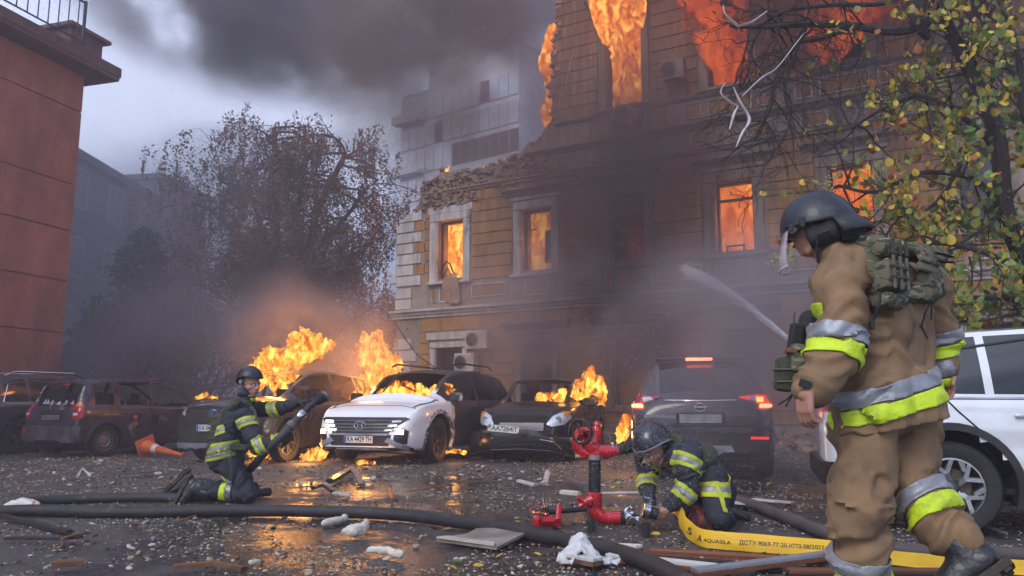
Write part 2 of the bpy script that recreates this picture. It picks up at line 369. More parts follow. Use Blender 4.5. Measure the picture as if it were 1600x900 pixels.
def piece(name, x0, x1, z0, z1, d, mat, clip=True, bev=.012, d0=0.):
    poly = [(x0, z0), (x1, z0), (x1, z1), (x0, z1)]
    if clip and (z1 > 6.9) and x0 < 7: poly = clip_rect(outl, x0, x1, z0, z1)
    if len(poly) < 3: return
    if len(poly) == 4:
        mb = MB(); b = bev
        mb.add([(x0, -d0, z0), (x1, -d0, z0), (x1, -d0, z1), (x0, -d0, z1), (x0+b, -d, z0+b), (x1-b, -d, z0+b), (x1-b, -d, z1-b), (x0+b, -d, z1-b)],
               [(4,5,6,7), (0,1,5,4), (1,2,6,5), (2,3,7,6), (3,0,4,7)])
    else:
        mb = MB().prism(poly, -d, -.001)
    return obj(name, mb, mat, bld)
# rustication courses: separate plaster blocks, joints recessed 3 cm
def courses(z0, z1, n, wins, cas, x_start, skip_top=None):
    hh = (z1-z0)/n
    for k in range(n):
        a, b = z0+k*hh+.014, z0+(k+1)*hh-.014
        spans = []; x = x_start
        for (wa, wb, wc, wd) in wins:
            lo, hi = wa-cas, wb+cas
            if wc-.1 < b and a < wd+(.95 if cas > .3 else .3):
                spans.append((x, lo)); x = hi
        spans.append((x, Lb))
        for sa, sb in spans:
            while sb-sa > 3.2: piece('plaster_course', sa, sa+2.99, a, b, .035, P_OCH); sa += 3.
            if sb-sa > .08: piece('plaster_course', sa, sb, a, b, .035, P_OCH)
courses(.5, 3.30, 8, GW, .26, 1.0)
courses(4.86, 7.74, 8, FW, .34, 1.12)
courses(9.42, 15.8, 17, UW, .30, 5.6)
piece('plaster_band', 1.0, Lb, 3.32, 3.76, .03, P_OCH)
# quoins at the corner
for k in range(8):
    w = .92 if k % 2 == 0 else .62; z = 4.86+k*.36-.02; w += .06
    piece('quoin', -.05, w, z+.014, z+.346, .06, P_WHT)
    if k % 2: piece('quoin_infill', w+.01, 1.11, z+.014, z+.346, .03, P_OCH)
for k in range(7):
    w = .62 if k % 2 == 0 else .86; piece('quoin', -.05, w, .5+k*.38, .5+k*.38+.355, .05, P_WHT)
for k in range(2): piece('quoin', -.05, .62, 4.09+k*.36, 4.09+k*.36+.34, .06, P_WHT)
# cornices (stacked mouldings)
def moulding(x0, x1, prof, mat, name='cornice'):        # prof: (depth, height) outline from bottom to top
    mb = MB(); n = len(prof)
    for x in (x0, x1):
        for d, z in prof: mb.v.append((x, -d, z))
        mb.v.append((x, 0, prof[-1][1])); mb.v.append((x, 0, prof[0][1]))
    m = n+2
    for i in range(m): j = (i+1) % m; mb.f.append((i, j, m+j, m+i))
    mb.f += [tuple(range(m)), tuple(range(2*m-1, m-1, -1))]
    return obj(name, mb, mat, bld)
moulding(-.14, Lb, [(.03, 3.77), (.08, 3.78), (.09, 3.84), (.15, 3.88), (.16, 3.93), (.25, 3.97), (.26, 4.03), (.20, 4.05), (.02, 4.08)], P_WHT)
moulding(1.9, Lb, [(.03, 7.74), (.09, 7.75), (.11, 7.80), (.17, 7.84), (.17, 7.88), (.02, 7.90)], P_TRM)
moulding(4.9, Lb, [(.03, 8.44), (.08, 8.46), (.14, 8.52), (.22, 8.56), (.22, 8.62), (.03, 8.66)], P_TRM)
moulding(5.9, Lb, [(.03, 9.30), (.07, 9.31), (.12, 9.36), (.13, 9.41), (.02, 9.42)], P_TRM)
moulding(6.4, Lb, [(.03, 15.8), (.1, 15.85), (.3, 16.1), (.45, 16.2), (.46, 16.38), (.02, 16.4)], P_TRM)
# parapet panels under the first-floor windows
def panel(x0, x1, z0, z1, fr=.07):
    piece('panel_field', x0+fr, x1-fr, z0+fr, z1-fr, .022, P_OCH)
    for q in ((x0, x1, z0, z0+fr-.003), (x0, x1, z1-fr+.003, z1), (x0, x0+fr-.003, z0+fr, z1-fr), (x1-fr+.003, x1, z0+fr, z1-fr)): piece('panel_frame', *q, .05, P_WHT)
for c in WIN:
    panel(c-.42, c+.42, 4.22, 4.74); panel(c+.80, c+2.08, 4.3, 4.74); panel(c-.72, c-.5, 4.25, 4.74, .04); panel(c+.5, c+.72, 4.25, 4.74, .04)
# frieze with roundels
for c in WIN:
    if c < 3: continue
    if c+.4 < Lb: panel(c-1.10, c-.42, 7.98, 8.36, .05); panel(c+.42, c+1.10, 7.98, 8.36, .05)
    if c > 5.3:
        mb = MB().lathe([(.20, .03), (.20, .055), (.24, .075), (.29, .06), (.29, .0)], 28, Matrix.Translation((c, 0, 8.17)) @ Matrix.Rotation(PI/2, 4, 'X')); obj('roundel', mb, P_TRM, bld, smooth=True)
        obj('roundel_field', MB().lathe([(.195, .0), (.195, .02)], 24, Matrix.Translation((c, 0, 8.17)) @ Matrix.Rotation(PI/2, 4, 'X')), P_OCH, bld)
        if c > 6:
            panel(c-1.2, c-.75, 8.75, 9.22, .06); panel(c-.6, c+.6, 8.75, 9.22, .06); panel(c+.75, c+1.2, 8.75, 9.22, .06)
# window casings, pediments, sills
def casing(w, cas, ped, sill=True, mat=P_WHT, fr=True):
    a, b, c, d = w
    g = cas-.05
    piece('window_casing', a-g, a-.02, c-.12, d, .10, mat); piece('window_casing', b+.02, b+g, c-.12, d, .10, mat)
    piece('window_casing', a-g, b+g, d+.003, d+g*.9, .11, mat)
    piece('window_casing', a-g*.5, a-.0, c-.1, d-.003, .06, mat, d0=.0); piece('window_casing', b+.0, b+g*.5, c-.1, d-.003, .06, mat)
    if sill:
        mb = MB().box(a-g-.06, b+g+.06, -.2, .2, c-.17, c-.10)
        obj('window_sill', mb, mat, bld)
    if ped:
        z = d+.42; p = [(.03, z), (.07, z+.04), (.12, z+.10), (.20, z+.14), (.28, z+.18), (.29, z+.24), (.2, z+.26), (.02, z+.29)]
        if a > 4 or ped == 2: moulding(a-.62, b+.62, p, P_TRM, 'window_pediment'); piece('pediment_frieze', a-.4, b+.4, d+.30, z, .07, mat)
        else: piece('pediment_frieze', a-.36, b+.36, d+.26, d+.5, .07, mat)
for i, w in enumerate(FW): casing(w, .34, 1, True, P_WHT if i < 2 else P_TRM)
for i, w in enumerate(UW): casing(w, .30, 1, True, P_TRM)
for i, w in enumerate(GW): casing(w, .26, 1 if i != 3 else 2, i != 3, P_WHT if i < 1 else P_TRM)
WFR = M('scorched_window_frame', (.05, .035, .03), .7, var=.5)
def glazing(w, kind):
    a, b, c, d = w
    fr = obj('window_frame', MB().box(a, a+.05, .18, .26, c, d).box(b-.05, b, .18, .26, c, d).box(a+.05, b-.05, .18, .26, d-.05, d), WFR, bld)
    if kind == 'transom': obj('transom_bar', MB().box(a+.05, b-.05, .17, .27, d-.50, d-.44), WFR, fr)
    if kind == 'boards': obj('window_board', MB().box(a+.05, b-.05, .2, .24, c, d-.05), M('dark_glass', (.03, .026, .03), .15, var=.3), fr)
for i, w in enumerate(GW): glazing(w, 'boards')
for i, w in enumerate(FW): glazing(w, 'transom' if i in (3, 4) else ('open' if i < 3 else 'boards'))
for w in UW: glazing(w, 'open')
# broken stump of masonry on top of the wall: loose bricks and lumps
rub = MB(); rr = random.Random(11)
def brick_at(mb, p, s, r):
    m = Matrix.Translation(p) @ Euler((r.uniform(-.5, .5), r.uniform(-.5, .5), r.uniform(0, 3))).to_matrix().to_4x4()
    vs = []
    for x in (-1, 1):
        for y in (-1, 1):
            for z in (-1, 1): vs.append(m @ Vector((x*s[0]*r.uniform(.35, .6), y*s[1]*r.uniform(.35, .6), z*s[2]*r.uniform(.35, .6))))
    mb.add(vs, [(0,1,3,2), (4,6,7,5), (0,4,5,1), (2,3,7,6), (0,2,6,4), (1,5,7,3)])
for i, p in enumerate(outl):
    if p[1] > 6.9 and p[0] < 6.5:
        for k in range(4):
            s = rr.uniform(.08, .26)
            brick_at(rub, Vector((p[0]+rr.uniform(-.06, .12)*(1 if p[1] > 9.4 else .3), rr.uniform(-.03, .52), p[1]-(rr.uniform(.0, .1) if p[1] < 9.4 else rr.uniform(-.1, .1)))), (s, s*.8, s*.55), rr)
ro = obj('broken_masonry', rub, P_RAW, bld); ro['kind'] = 'stuff'
# exposed, plaster-stripped area near the break
st = MB(); 
for k in range(260):
    x = rr.uniform(1.0, 5.6); zt = 8.25+(x-2)*.08; z = rr.uniform(7.72, zt+.1)
    if rr.random() < .35: x = rr.uniform(1.0, 3.2); z = rr.uniform(7.35, 7.95)
    brick_at(st, Vector((x, rr.uniform(-.03, .02), z)), (.26, .12, .08), rr)
so_ = obj('exposed_brickwork', st, P_RAW, bld); so_['kind'] = 'stuff'
for x0 in (2.2, 3.4): piece('plaster_patch', x0, x0+1.1, 7.45, 7.73, .03, P_OCH)
# ---- air conditioners on the facade
ACM = M('ac_enclosure', (.50, .45, .42), .5, var=.2, col2=(.12, .08, .07), c2t=(.5, .7), c2scale=3)
BLM = Matrix.Translation(BL) @ Matrix.Rotation(AR, 4, 'Z')
def ac_unit(x, z, label, tilt=0., out=.32, mat=ACM, w=.80):
    p = BLM @ Vector((x, -out-.06, z))
    t = thing('air_conditioner', label, 'air conditioner', p, rot=(math.radians(-tilt*.5), math.radians(tilt), AR), group='air conditioners on the ochre facade')
    obj('casing', MB().bbox((0, 0, 0), (w, .30, .56), bev=.08), mat, t)
    r = MB().lathe([(.235, .155), (.235, .175), (.215, .175), (.215, .155)], 28, Matrix.Translation((-.12, 0, 0)) @ Matrix.Rotation(PI/2, 4, 'X')); obj('fan_ring', r, mat, t, smooth=True)
    obj('fan_opening', MB().lathe([(.212, .1515), (.212, .153)], 28, Matrix.Translation((-.12, 0, 0)) @ Matrix.Rotation(PI/2, 4, 'X')), DARK, t)
    gl = MB()
    for k in range(4): q = .05+k*.045; gl.lathe([(q, .172), (q, .178), (q+.008, .178), (q+.008, .172)], 20, Matrix.Translation((-.12, 0, 0)) @ Matrix.Rotation(PI/2, 4, 'X'))
    for k in range(4): gl.box(-.12-.21, -.12+.21, -.176, -.170, -.003, .003, Matrix.Translation((-.12, 0, 0)) @ Matrix.Rotation(k*PI/4, 4, 'Y') @ Matrix.Translation((.12, 0, 0)))
    obj('fan_grille', gl, WFR, t)
    br = MB()
    for s in (-.28, .28): br.box(s-.02, s+.02, -.15, out, -.33, -.28).box(s-.02, s+.02, out-.04, out, -.62, -.28)
    obj('bracket', br, WFR, t)
ac_unit(3.42, 2.95, 'white box air conditioner on the ground-floor wall above the burnt white car', 0)
ac_unit(3.0, 2.28, 'second pale air conditioner hanging lower behind smoke, beside the ground-floor window', 0, w=.7)
ac_unit(8.35, 9.0, 'scorched air conditioner hanging crooked below the upper flaming window', 28, .40, M('scorched_enclosure', (.20, .13, .10), .6, var=.5, col2=(.03, .02, .02), c2t=(.4, .6)))
ac_unit(9.75, 10.1, 'soot-dark air conditioner on the upper wall right of the flaming window', 0, .3, M('sooty_enclosure', (.10, .07, .06), .6, var=.5), w=.62)
# ---- cloth hanging from the first window
CL = M('dusty_cloth', (.34, .21, .13), .9, var=.4, scale=3, bump=.5)
mb = MB(); nu, nv = 12, 16
for j in range(nv+1):
    v = j/nv
    for i in range(nu+1):
        u = i/nu; w = .16+.16*math.sin(min(1, v*1.3)*PI*.7)*(1-.4*v)
        x = 2.25+.12*v+(u-.5)*2*w; z = 5.15-v*.98-.06*math.sin(u*PI)*(v > .8); y = -.08-.17*min(1, v*5)-.05*math.sin(u*9+v*3)*min(1, v*3)
        if v < .15: y = -.22*v/.15+.02
        mb.v.append(tuple(BLM @ Vector((x, y, z+.03*math.sin(u*14)))))
for j in range(nv):
    for i in range(nu): a = j*(nu+1)+i; mb.f.append((a, a+1, a+nu+2, a+nu+1))
c = solo('hanging_cloth', mb, CL, 'dusty brown cloth hanging over the sill of the leftmost flaming window', 'cloth', smooth=True)
sm = c.modifiers.new('t', 'SOLIDIFY'); sm.thickness = .015
# ---- bent drainpipe at the corner, loose cables, twisted rods in windows
def bw(*p): return BLM @ Vector(p)
solo('broken_gutter_pipe', MB().tube([bw(-.05, -.1, 6.45), bw(-.45, -.2, 6.02)], .045, 8), M('zinc', (.25, .23, .22), .5, .6), 'short grey pipe sticking out from the quoined corner', 'pipe')
solo('loose_cable', MB().tube([bw(0, -.1, 3.7), bw(.5, -.14, 3.1), bw(1.0, -.2, 2.6), bw(1.7, -.25, 2.2), bw(2.6, -.2, 1.9)], .018, 5), DARK, 'black cable sagging down the white corner quoins', 'cable')
solo('hanging_wire', MB().tube([bw(6.55, -.05, 11.6), bw(6.42, -.07, 11.0), bw(6.22, -.07, 10.3), bw(6.0, -.06, 9.9)], .012, 5), M('wire', (.3, .25, .22), .6), 'thin pale wire trailing down the upper wall beside the break', 'wire')
solo('burnt_debris', MB().tube([bw(1.7, .1, 5.3), bw(1.95, .0, 5.55), bw(2.1, 0, 5.45), bw(2.25, .05, 5.05)], .025, 6).tube([bw(1.75, .1, 5.0), bw(2.0, .0, 5.35), bw(2.15, 0, 5.0)], .02, 6).tube([bw(1.68, .12, 5.1), bw(1.7, .1, 6.0), bw(1.73, .1, 6.8)], .02, 6), CHAR,
     'twisted charred rods inside the leftmost flaming window', 'debris')
solo('charred_board', MB().prism([(5.42, 5.2), (5.73, 5.2), (5.73, 6.22), (5.46, 6.15)], .14, .17, BLM).tube([bw(4.75, .15, 6.28), bw(5.15, .12, 6.24)], .022, 6).tube([bw(5.2, .1, 7.1), bw(5.5, .08, 6.7), bw(5.74, .08, 6.2)], .016, 6), CHAR,
     'charred shutter board leaning in the second window from the corner', 'board')
solo('burnt_crate', MB().box(10.86, 10.90, .1, .16, 4.98, 5.12, BLM).box(11.3, 11.34, .1, .16, 4.98, 5.12, BLM).box(10.86, 11.34, .1, .16, 5.122, 5.16, BLM), CHAR, 'small burnt frame on the sill of the orange transom window', 'frame')

# ================================================================ RED BUILDING (left)
RB = M('red_render', (.36, .125, .085), .85, var=.28, scale=1.6, bump=.45, bscale=18, col2=(.20, .085, .07), c2t=(.45, .72), c2scale=1.1, stretch=(1, 1, .5))
RBs = M('eaves_render', (.12, .06, .06), .8, var=.3)
# wall plane runs toward vanishing point at px 1180
hv = ray(1180, 636); hv = Vector((hv.x, hv.y, 0)).normalized()
rp = at(92, 600, 21.); rp.z = 0
ra = math.atan2(hv.y, hv.x)
red = thing('red_building', 'tall plain brick-red rendered building with dark eaves and roof railing', 'building', rp, ra)
RM = MW[red.name]; RI = RM.inverted()
def redpt(px, py):                                                # intersect pixel ray with the wall plane -> local x,z
    d = ray(px, py); o_ = RI @ Vector((0, 0, EYE)); dd = RI.to_3x3() @ d; t = -o_.y/dd.y; q = o_+dd*t; return q.x, q.z
zs = [0.0]+[redpt(*q)[1] for q in ((97, 520), (105, 440), (113, 362), (118, 290), (125, 175))]
ztop = redpt(131, 118)[1]
obj('wall_core', MB().box(-16, -.02, .03, 9, 0, ztop), RBs, red)
for a, b in zip(zs, zs[1:]+[ztop]):
    e = MB().box(-16, 0, 0, 9.02, a+.02, b-.02); 
    for i, v in enumerate(e.v):
        if abs(v[2]-(a+.02)) < 1e-6: e.v[i] = (v[0]+(.0 if v[0] < -1 else -.0), v[1], v[2])
    obj('wall_band', e, RB, red)
    obj('wall_joint', MB().box(-16, -.03, .025, 9, b-.02, b+.02), RBs, red)
ex0, ez = redpt(131, 118)
obj('eaves', MB().box(-16, .60, -.62, 9.6, ztop+.0, ztop+.10).box(-16, .63, -.65, 9.6, ztop+.103, ztop+.38), RBs, red)
obj('parapet_block', MB().bbox((-.15, .25, ztop+.75), (1.1, .8, .7), bev=.03), RBs, red)
obj('parapet_cap', MB().box(-.85, .55, -.3, .8, ztop+1.1, ztop+1.2), RBs, red)
RAIL = M('dark_rail', (.03, .03, .04), .5, .5)
rl = obj('railing', MB().box(-14, -.9, -.80, -.76, ztop+1.55, ztop+1.59).box(-14, -.9, -.80, -.76, ztop+.45, ztop+.48), RAIL, red)
x = -14.
bar = MB().box(-.011, .011, -.011, .011, 0, 1.1); bo = None
while x < -.85:
    if bo is None: bo = obj('railing_bar', bar, RAIL, rl)
    else: bo = obj('railing_bar', bo.data, RAIL, rl)
    bo.location = (x, -.78, ztop+.46); x += .30
for x in (-.9, -4.4, -8): obj('railing_post', MB().box(x-.03, x+.03, -.81, -.75, ztop+.38, ztop+1.62).tube([(x, -.78, ztop+1.0), (x, -.3, ztop+.38)], .02, 6), RAIL, rl)
RBI = RI
# ================================================================ HAZY BUILDINGS behind
HG = M('hazy_grey_render', (.16, .15, .19), .9, var=.15, scale=.6); HW = M('hazy_window', (.06, .06, .08), .3, var=.1); HF = M('hazy_frame', (.3, .3, .36), .8)
def slab_building(name, label, px0, px1, py_top0, D, depth, mat, wins, storey=3.2, ang=None, h=None):
    p = at(px0, 636, D); p.z = 0; q = at(px1, 636, D if ang is None else ang); q.z = 0
    t = thing(name, label, 'building', p, math.atan2(q.y-p.y, q.x-p.x)); w = (q-p).length
    H = h or at(px0, py_top0, D).z
    obj('wall', MB().box(0, w, 0, depth, 0, H), mat, t)
    obj('eaves', MB().box(-.3, w+.3, -.4, depth, H, H+.35), mat, t)
    n = max(2, int(w/wins)); k = int(H/storey)
    for j in range(k):
        for i in range(n):
            x = (i+.5)*w/n; z = H-(j+1)*storey+1.
            if z < .4: continue
            f = obj('window', MB().box(x-.75, x+.75, -.06, 0, z, z+1.9), HF, t)
            obj('pane', MB().box(x-.62, x-.04, -.07, -.062, z+.12, z+1.78).box(x+.04, x+.62, -.07, -.062, z+.12, z+1.78), HW, f)
    return t, H, w
hb, H1, w1 = slab_building('grey_building', 'long grey building fading into smoke behind the conifer', 60, 228, 235, 34., 8, HG, 3.2, ang=44.)
hb2, H2, w2 = slab_building('stepped_building', 'paler stepped building just visible in haze left of the birch', 225, 305, 280, 52., 10, HG, 3.4, ang=58.)
MASTL = ['short thin pipe on the hazy grey roof, nearest the red building', 'tall thin pipe on the hazy grey roof, second from the red building', 'short thin pipe on the hazy grey roof, third from the red building', 'tall thin pipe on the hazy grey roof, nearest the birch']
for k, x in enumerate((.3, .42, .55, .75)):
    p = at(120+x*170, 300, 40.); solo('roof_mast', MB().tube([(p.x, p.y+2, H1-.2), (p.x, p.y+2, H1+1.2+.9*(k % 2))], .06, 6), HG, MASTL[k], 'mast', 'chimney pipes on the hazy roof')
# glass tower
TWF = M('tower_cladding', (.82, .80, .84), .4, var=.15, scale=.3); TWG = M('tower_glass', (.78, .78, .84), .16, metal=.5, var=.25, scale=.15); TWD = M('tower_dark_bay', (.13, .09, .11), .4, var=.2)
tp = at(618, 636, 88.); tq = at(812, 636, 78.); tp.z = tq.z = 0
tw = thing('glass_tower', 'pale glass apartment tower rising behind the collapsed corner, half lost in smoke', 'building', tp, math.atan2(tq.y-tp.y, tq.x-tp.x)); tl = (tq-tp).length
HT = at(640, 133, 88.).z
obj('tower_core', MB().box(0, tl, 0, 16, 0, HT-1.5).box(tl*.25, tl, 0, 16, HT-1.5, HT+.8), TWF, tw)
nx, nz = 13, 17; fh = 3.05; pan = None
for j in range(nz):
    for i in range(nx):
        z = HT-2-(j+1)*fh; x = (i+.04)*tl/nx; wd = tl/nx*.92
        if z < 8: continue
        dark = (i in (6, 7) and j > 2) or (j == 2 and i > 5) or ((i, j) in ((4, 1), (5, 4), (4, 5), (2, 4), (9, 0)))
        obj('tower_pane', MB().box(x, x+wd, -.12 if not dark else -.03, 0, z, z+fh*.80), TWD if dark else TWG, tw)
    z = HT-2-(j+1)*fh-.1
    if j % 2 == 0 and z > 8: obj('balcony_slab', MB().box(-.5, tl*.22, -1.1, -.13, z, z+.25).box(-.5, tl*.22, -1.1, -1.04, z+.27, z+1.0), TWF, tw)
# ================================================================ VEHICLES
def interp(tab, x):                          # smooth monotone interpolation of (x, value) pairs
    if x <= tab[0][0]: return tab[0][1]
    if x >= tab[-1][0]: return tab[-1][1]
    for i in range(len(tab)-1):
        (a, va), (b, vb) = tab[i], tab[i+1]
        if a <= x <= b:
            n = len(tab)
            def sl(k):
                if k <= 0 or k >= n-1: return 0 if False else ((tab[min(k+1, n-1)][1]-tab[max(k-1, 0)][1])/(tab[min(k+1, n-1)][0]-tab[max(k-1, 0)][0]))
                d0 = (tab[k][1]-tab[k-1][1])/(tab[k][0]-tab[k-1][0]); d1 = (tab[k+1][1]-tab[k][1])/(tab[k+1][0]-tab[k][0])
                return 0 if d0*d1 <= 0 else 2*d0*d1/(d0+d1)
            h = b-a; t = (x-a)/h
            return (2*t**3-3*t*t+1)*va+(t**3-2*t*t+t)*h*sl(i)+(-2*t**3+3*t*t)*vb+(t**3-t*t)*h*sl(i+1)
TYRE = M('tyre_rubber', (.018, .017, .017), .75, var=.3, bump=.3, bscale=60)
PLAS = M('black_trim_plastic', (.022, .021, .022), .55, var=.3, bump=.25, bscale=80)
GLASS = M('dark_car_glass', (.015, .017, .02), .06, var=.2, bump=0., coat=.5)
INT = M('burnt_interior', (.016, .013, .012), .85, var=.5, bump=.5)
CHR = M('chrome', (.55, .55, .57), .18, 1., bump=0)
ALU = M('alloy_rim', (.34, .34, .35), .32, .9, var=.15, bump=.05)
LENS = M('headlamp_lens', (.60, .62, .66), .12, .25, var=.35, scale=14, bump=.3, bscale=18, coat=1.)
REDL = M('red_lamp', (.40, .012, .01), .15, var=.3, scale=20, bump=.1, coat=1.)
REDG = M('red_lamp_lit', (.5, .01, .01), .2, emit=(1, .03, .015), es=1.2, var=.2)
REDHOT = M('red_lamp_core', (1, .2, .1), .2, emit=(1, .12, .05), es=9., var=.1)
AMB = M('amber_lamp', (.6, .2, .02), .2, coat=1.)
AMBHOT = M('amber_lamp_lit', (.9, .3, .05), .2, emit=(1, .25, .04), es=5.)
WLIT = M('white_lamp_lit', (1, 1, .9), .2, emit=(1, .93, .62), es=5., var=.1)
PLT = M('plate_white', (.62, .62, .60), .45, var=.1); PBL = M('plate_blue', (.02, .08, .45), .4); PYE = M('plate_yellow', (.8, .6, .03), .4); INK = M('black_ink', (.01, .01, .012), .5, bump=0)
class Body:
    def __init__(s, name, p): s.p = p; s.name = name
    def build(s, mat, parent):
        p = s.p; Lh = p['L']/2; W2 = p['W']/2
        xs = set(np.round(np.arange(-Lh, Lh+.001, .06), 4)); xs |= {round(x, 4) for a in p['side']+[p['ws'], p['rg']] for x in a}
        xs = {x for x in xs if -Lh <= x <= Lh}; xs |= {Lh, -Lh, Lh-.015, -Lh+.015, Lh-.04, -Lh+.04}
        xs = sorted(xs); keep = [xs[0]]
        need = {round(x, 4) for a in p['side']+[p['ws'], p['rg']] for x in a}
        for x in xs[1:]:
            if x-keep[-1] < .012:
                if x in need: keep[-1] = x
                continue
            keep.append(x)
        xs = keep
        NS, NG, NT = p.get('ns', 12), 7, 5
        rows = []; kinds = []
        for x in xs:
            zb, zt, zs, w, wr = (interp(p[k], x) for k in ('zb', 'zt', 'zs', 'wp', 'wr'))
            zs = min(zs, zt-.015); half = [(0, zb), (.5*w, zb), (.90*w, zb), (.955*w, zb+.03)]; kd = ['u', 'u', 'u']
            for k in range(1, NS+1):
                t = k/NS; z = zb+.03+(zs-zb-.03)*t
                sh = interp([(0, .955), (.15, .985), (.4, 1.0), (.55, .995), (.72, 1.0), (.9, .985), (1, .955)], t)
                half.append((w*sh, z)); kd.append('s')
            k_ = max(0, min(1, (zt-zs)/.22)); k_ = k_*k_*(3-2*k_)
            gy0 = .925*w; gz0 = zs+.012*(1+k_)
            gy1 = (1-k_)*.70*w+k_*wr; gz1 = (1-k_)*(zs+.72*(zt-zs))+k_*(zt-.055)
            half.append((gy0, gz0)); kd.append('g0')
            for k in range(1, NG+1):
                t = k/NG; t2 = [0, .05, .27, .5, .73, .93, .975, 1][k]
                bul = .022*math.sin(PI*t2)*k_; half.append((gy0+(gy1-gy0)*t2+bul, gz0+(gz1-gz0)*t2)); kd.append('g%d' % k)
            for k in range(1, NT+1):
                t = k/NT; half.append((gy1*(1-[0, .09, .2, .42, .7, 1][k]), gz1+(zt-gz1)*(1-(1-[0, .09, .2, .42, .7, 1][k])**2.0))); kd.append('t%d' % k)
            rows.append(half); kinds = kd
        n = len(rows[0]); vs = []; s.xs = xs
        for x, h in zip(xs, rows):
            for y, z in h: vs.append([x, y, z])
            for y, z in h[1:-1]: vs.append([x, -y, z])
        m = 2*n-2
        def idx(i, j, sgn): return i*m+j if (sgn > 0 or j == 0 or j == n-1) else i*m+n+j-1
        arr = p['arch_r']
        for cx in p['wx']:
            for v in vs:
                if abs(v[1]) > W2*.6 and v[2] < arr+p['wr_']+.2:
                    d = math.hypot(v[0]-cx, v[2]-p['wr_'])
                    if abs(d-arr) < .036 and v[2] > .12: v[0] = cx+(v[0]-cx)*arr/d; v[2] = p['wr_']+(v[2]-p['wr_'])*arr/d
        F = {'body': [], 'glass': [], 'ws': [], 'rg': []}
        for i in range(len(xs)-1):
            xm = (xs[i]+xs[i+1])/2; zt, zs = interp(p['zt'], xm), interp(p['zs'], xm)
            for j in range(n-1):
                for sg in (1, -1):
                    a, b, c, d = idx(i, j, sg), idx(i+1, j, sg), idx(i+1, j+1, sg), idx(i, j+1, sg)
                    q = (a, b, c, d) if sg > 0 else (d, c, b, a)
                    k = kinds[j]; cz = sum(vs[e][2] for e in q)/4
                    if k in ('u', 's', 'g0') and any(math.hypot(xm-cx, cz-p['wr_']) < arr*.985 for cx in p['wx']) and (k != 'u' or j >= 1): continue
                    key = 'body'
                    if k in ('g2', 'g3', 'g4', 'g5') and zt-zs > .10 and any(x0 < xm < x1 for x0, x1 in p['side']): key = 'glass'
                    if k in ('t2', 't3', 't4', 't5'):
                        if p['ws'][0] < xm < p['ws'][1]: key = 'ws'
                        if p['rg'][0] < xm < p['rg'][1]: key = 'rg'
                    if k in ('t1', 'g7') and False: pass
                    F[key].append(q)
        for i in (0, len(xs)-1):
            for j in range(n-1):
                if j == 0: continue
                a, b, c, d = idx(i, j, 1), idx(i, j+1, 1), idx(i, j+1, -1), idx(i, j, -1)
                qq = [a, b, c, d]; qq = [e for k2, e in enumerate(qq) if e not in qq[:k2]]
                if len(qq) > 2: F['body'].append(tuple(qq))
        s.all = BVHTree.FromPolygons([Vector(v) for v in vs], F['body']+F['glass']+F['ws']+F['rg'])
        s.vs = vs; s.F = F
        def mk(name, key, mt, sharp=32, inset=0.):
            if not F[key]: return None
            mb = MB(); mp = {}
            for q in F[key]:
                for e in q:
                    if e not in mp: mp[e] = len(mb.v); mb.v.append(tuple(vs[e]))
                mb.f.append(tuple(mp[e] for e in q))
            return obj(name, mb, mt, parent, smooth=True, sharp=sharp)
        s.body = mk('body', 'body', mat)
        gl = p.get('glass', GLASS)
        if gl:
            if 'glass' not in p.get('open', ()):
                al = F['glass']
                for x0, x1 in p['side']:
                    for sg in (1, -1):
                        F['glass'] = [q for q in al if x0 <= sum(vs[e][0] for e in q)/4 <= x1 and sum(vs[e][1] for e in q)*sg > 0]; mk('side_window', 'glass', gl)
                F['glass'] = al
            if 'ws' not in p.get('open', ()): mk('windscreen', 'ws', gl)
            if 'rg' not in p.get('open', ()): mk('rear_window', 'rg', gl)
        return s
    def hit(s, a, b, proj):
        o_, d = {'front': (Vector((5, a, b)), Vector((-1, 0, 0))), 'rear': (Vector((-5, a, b)), Vector((1, 0, 0))), 'left': (Vector((a, 5, b)), Vector((0, -1, 0))),
                'right': (Vector((a, -5, b)), Vector((0, 1, 0))), 'top': (Vector((a, b, 5)), Vector((0, 0, -1)))}[proj]
        h = s.all.ray_cast(o_, d)
        if h[0] is None: return None, None
        nrm = h[1]
        if nrm.dot(d) > 0: nrm = -nrm
        return h[0], nrm
    def patch(s, name, poly, proj, mat, parent, off=.006, thick=.02, step=.07, smooth=True, label=None):
        bm = bmesh.new(); vs = [bm.verts.new((a, b, 0)) for a, b in poly]; bm.faces.new(vs)
        a0, a1 = min(p[0] for p in poly), max(p[0] for p in poly); b0, b1 = min(p[1] for p in poly), max(p[1] for p in poly)
        for lo, hi, nrm in ((a0, a1, (1, 0, 0)), (b0, b1, (0, 1, 0))):
            k = int((hi-lo)/step)
            for i in range(1, k+1):
                q = lo+(hi-lo)*i/(k+1)
                bmesh.ops.bisect_plane(bm, geom=list(bm.verts)+list(bm.edges)+list(bm.faces), plane_co=Vector(nrm)*q, plane_no=nrm)
        bm.verts.ensure_lookup_table(); bm.verts.index_update()
        outer = []; inner = []; last = None
        for v in bm.verts:
            h, nr = s.hit(v.co.x, v.co.y, proj)
            if h is None: h, nr = (last if last else (Vector((0, 0, 0)), Vector((0, 0, 1))))
            else: last = (h, nr)
            outer.append(h+nr*off); inner.append(h-nr*max(.002, thick-off))
        n = len(outer); mb = MB(); mb.v = [tuple(v) for v in outer+inner]
        for f in bm.faces:
            q = [v.index for v in f.verts]; mb.f.append(tuple(q)); mb.f.append(tuple(e+n for e in reversed(q)))
        for e in bm.edges:
            if len(e.link_faces) == 1: a, b = e.verts[0].index, e.verts[1].index; mb.f.append((a, b, b+n, a+n))
        bm.free()
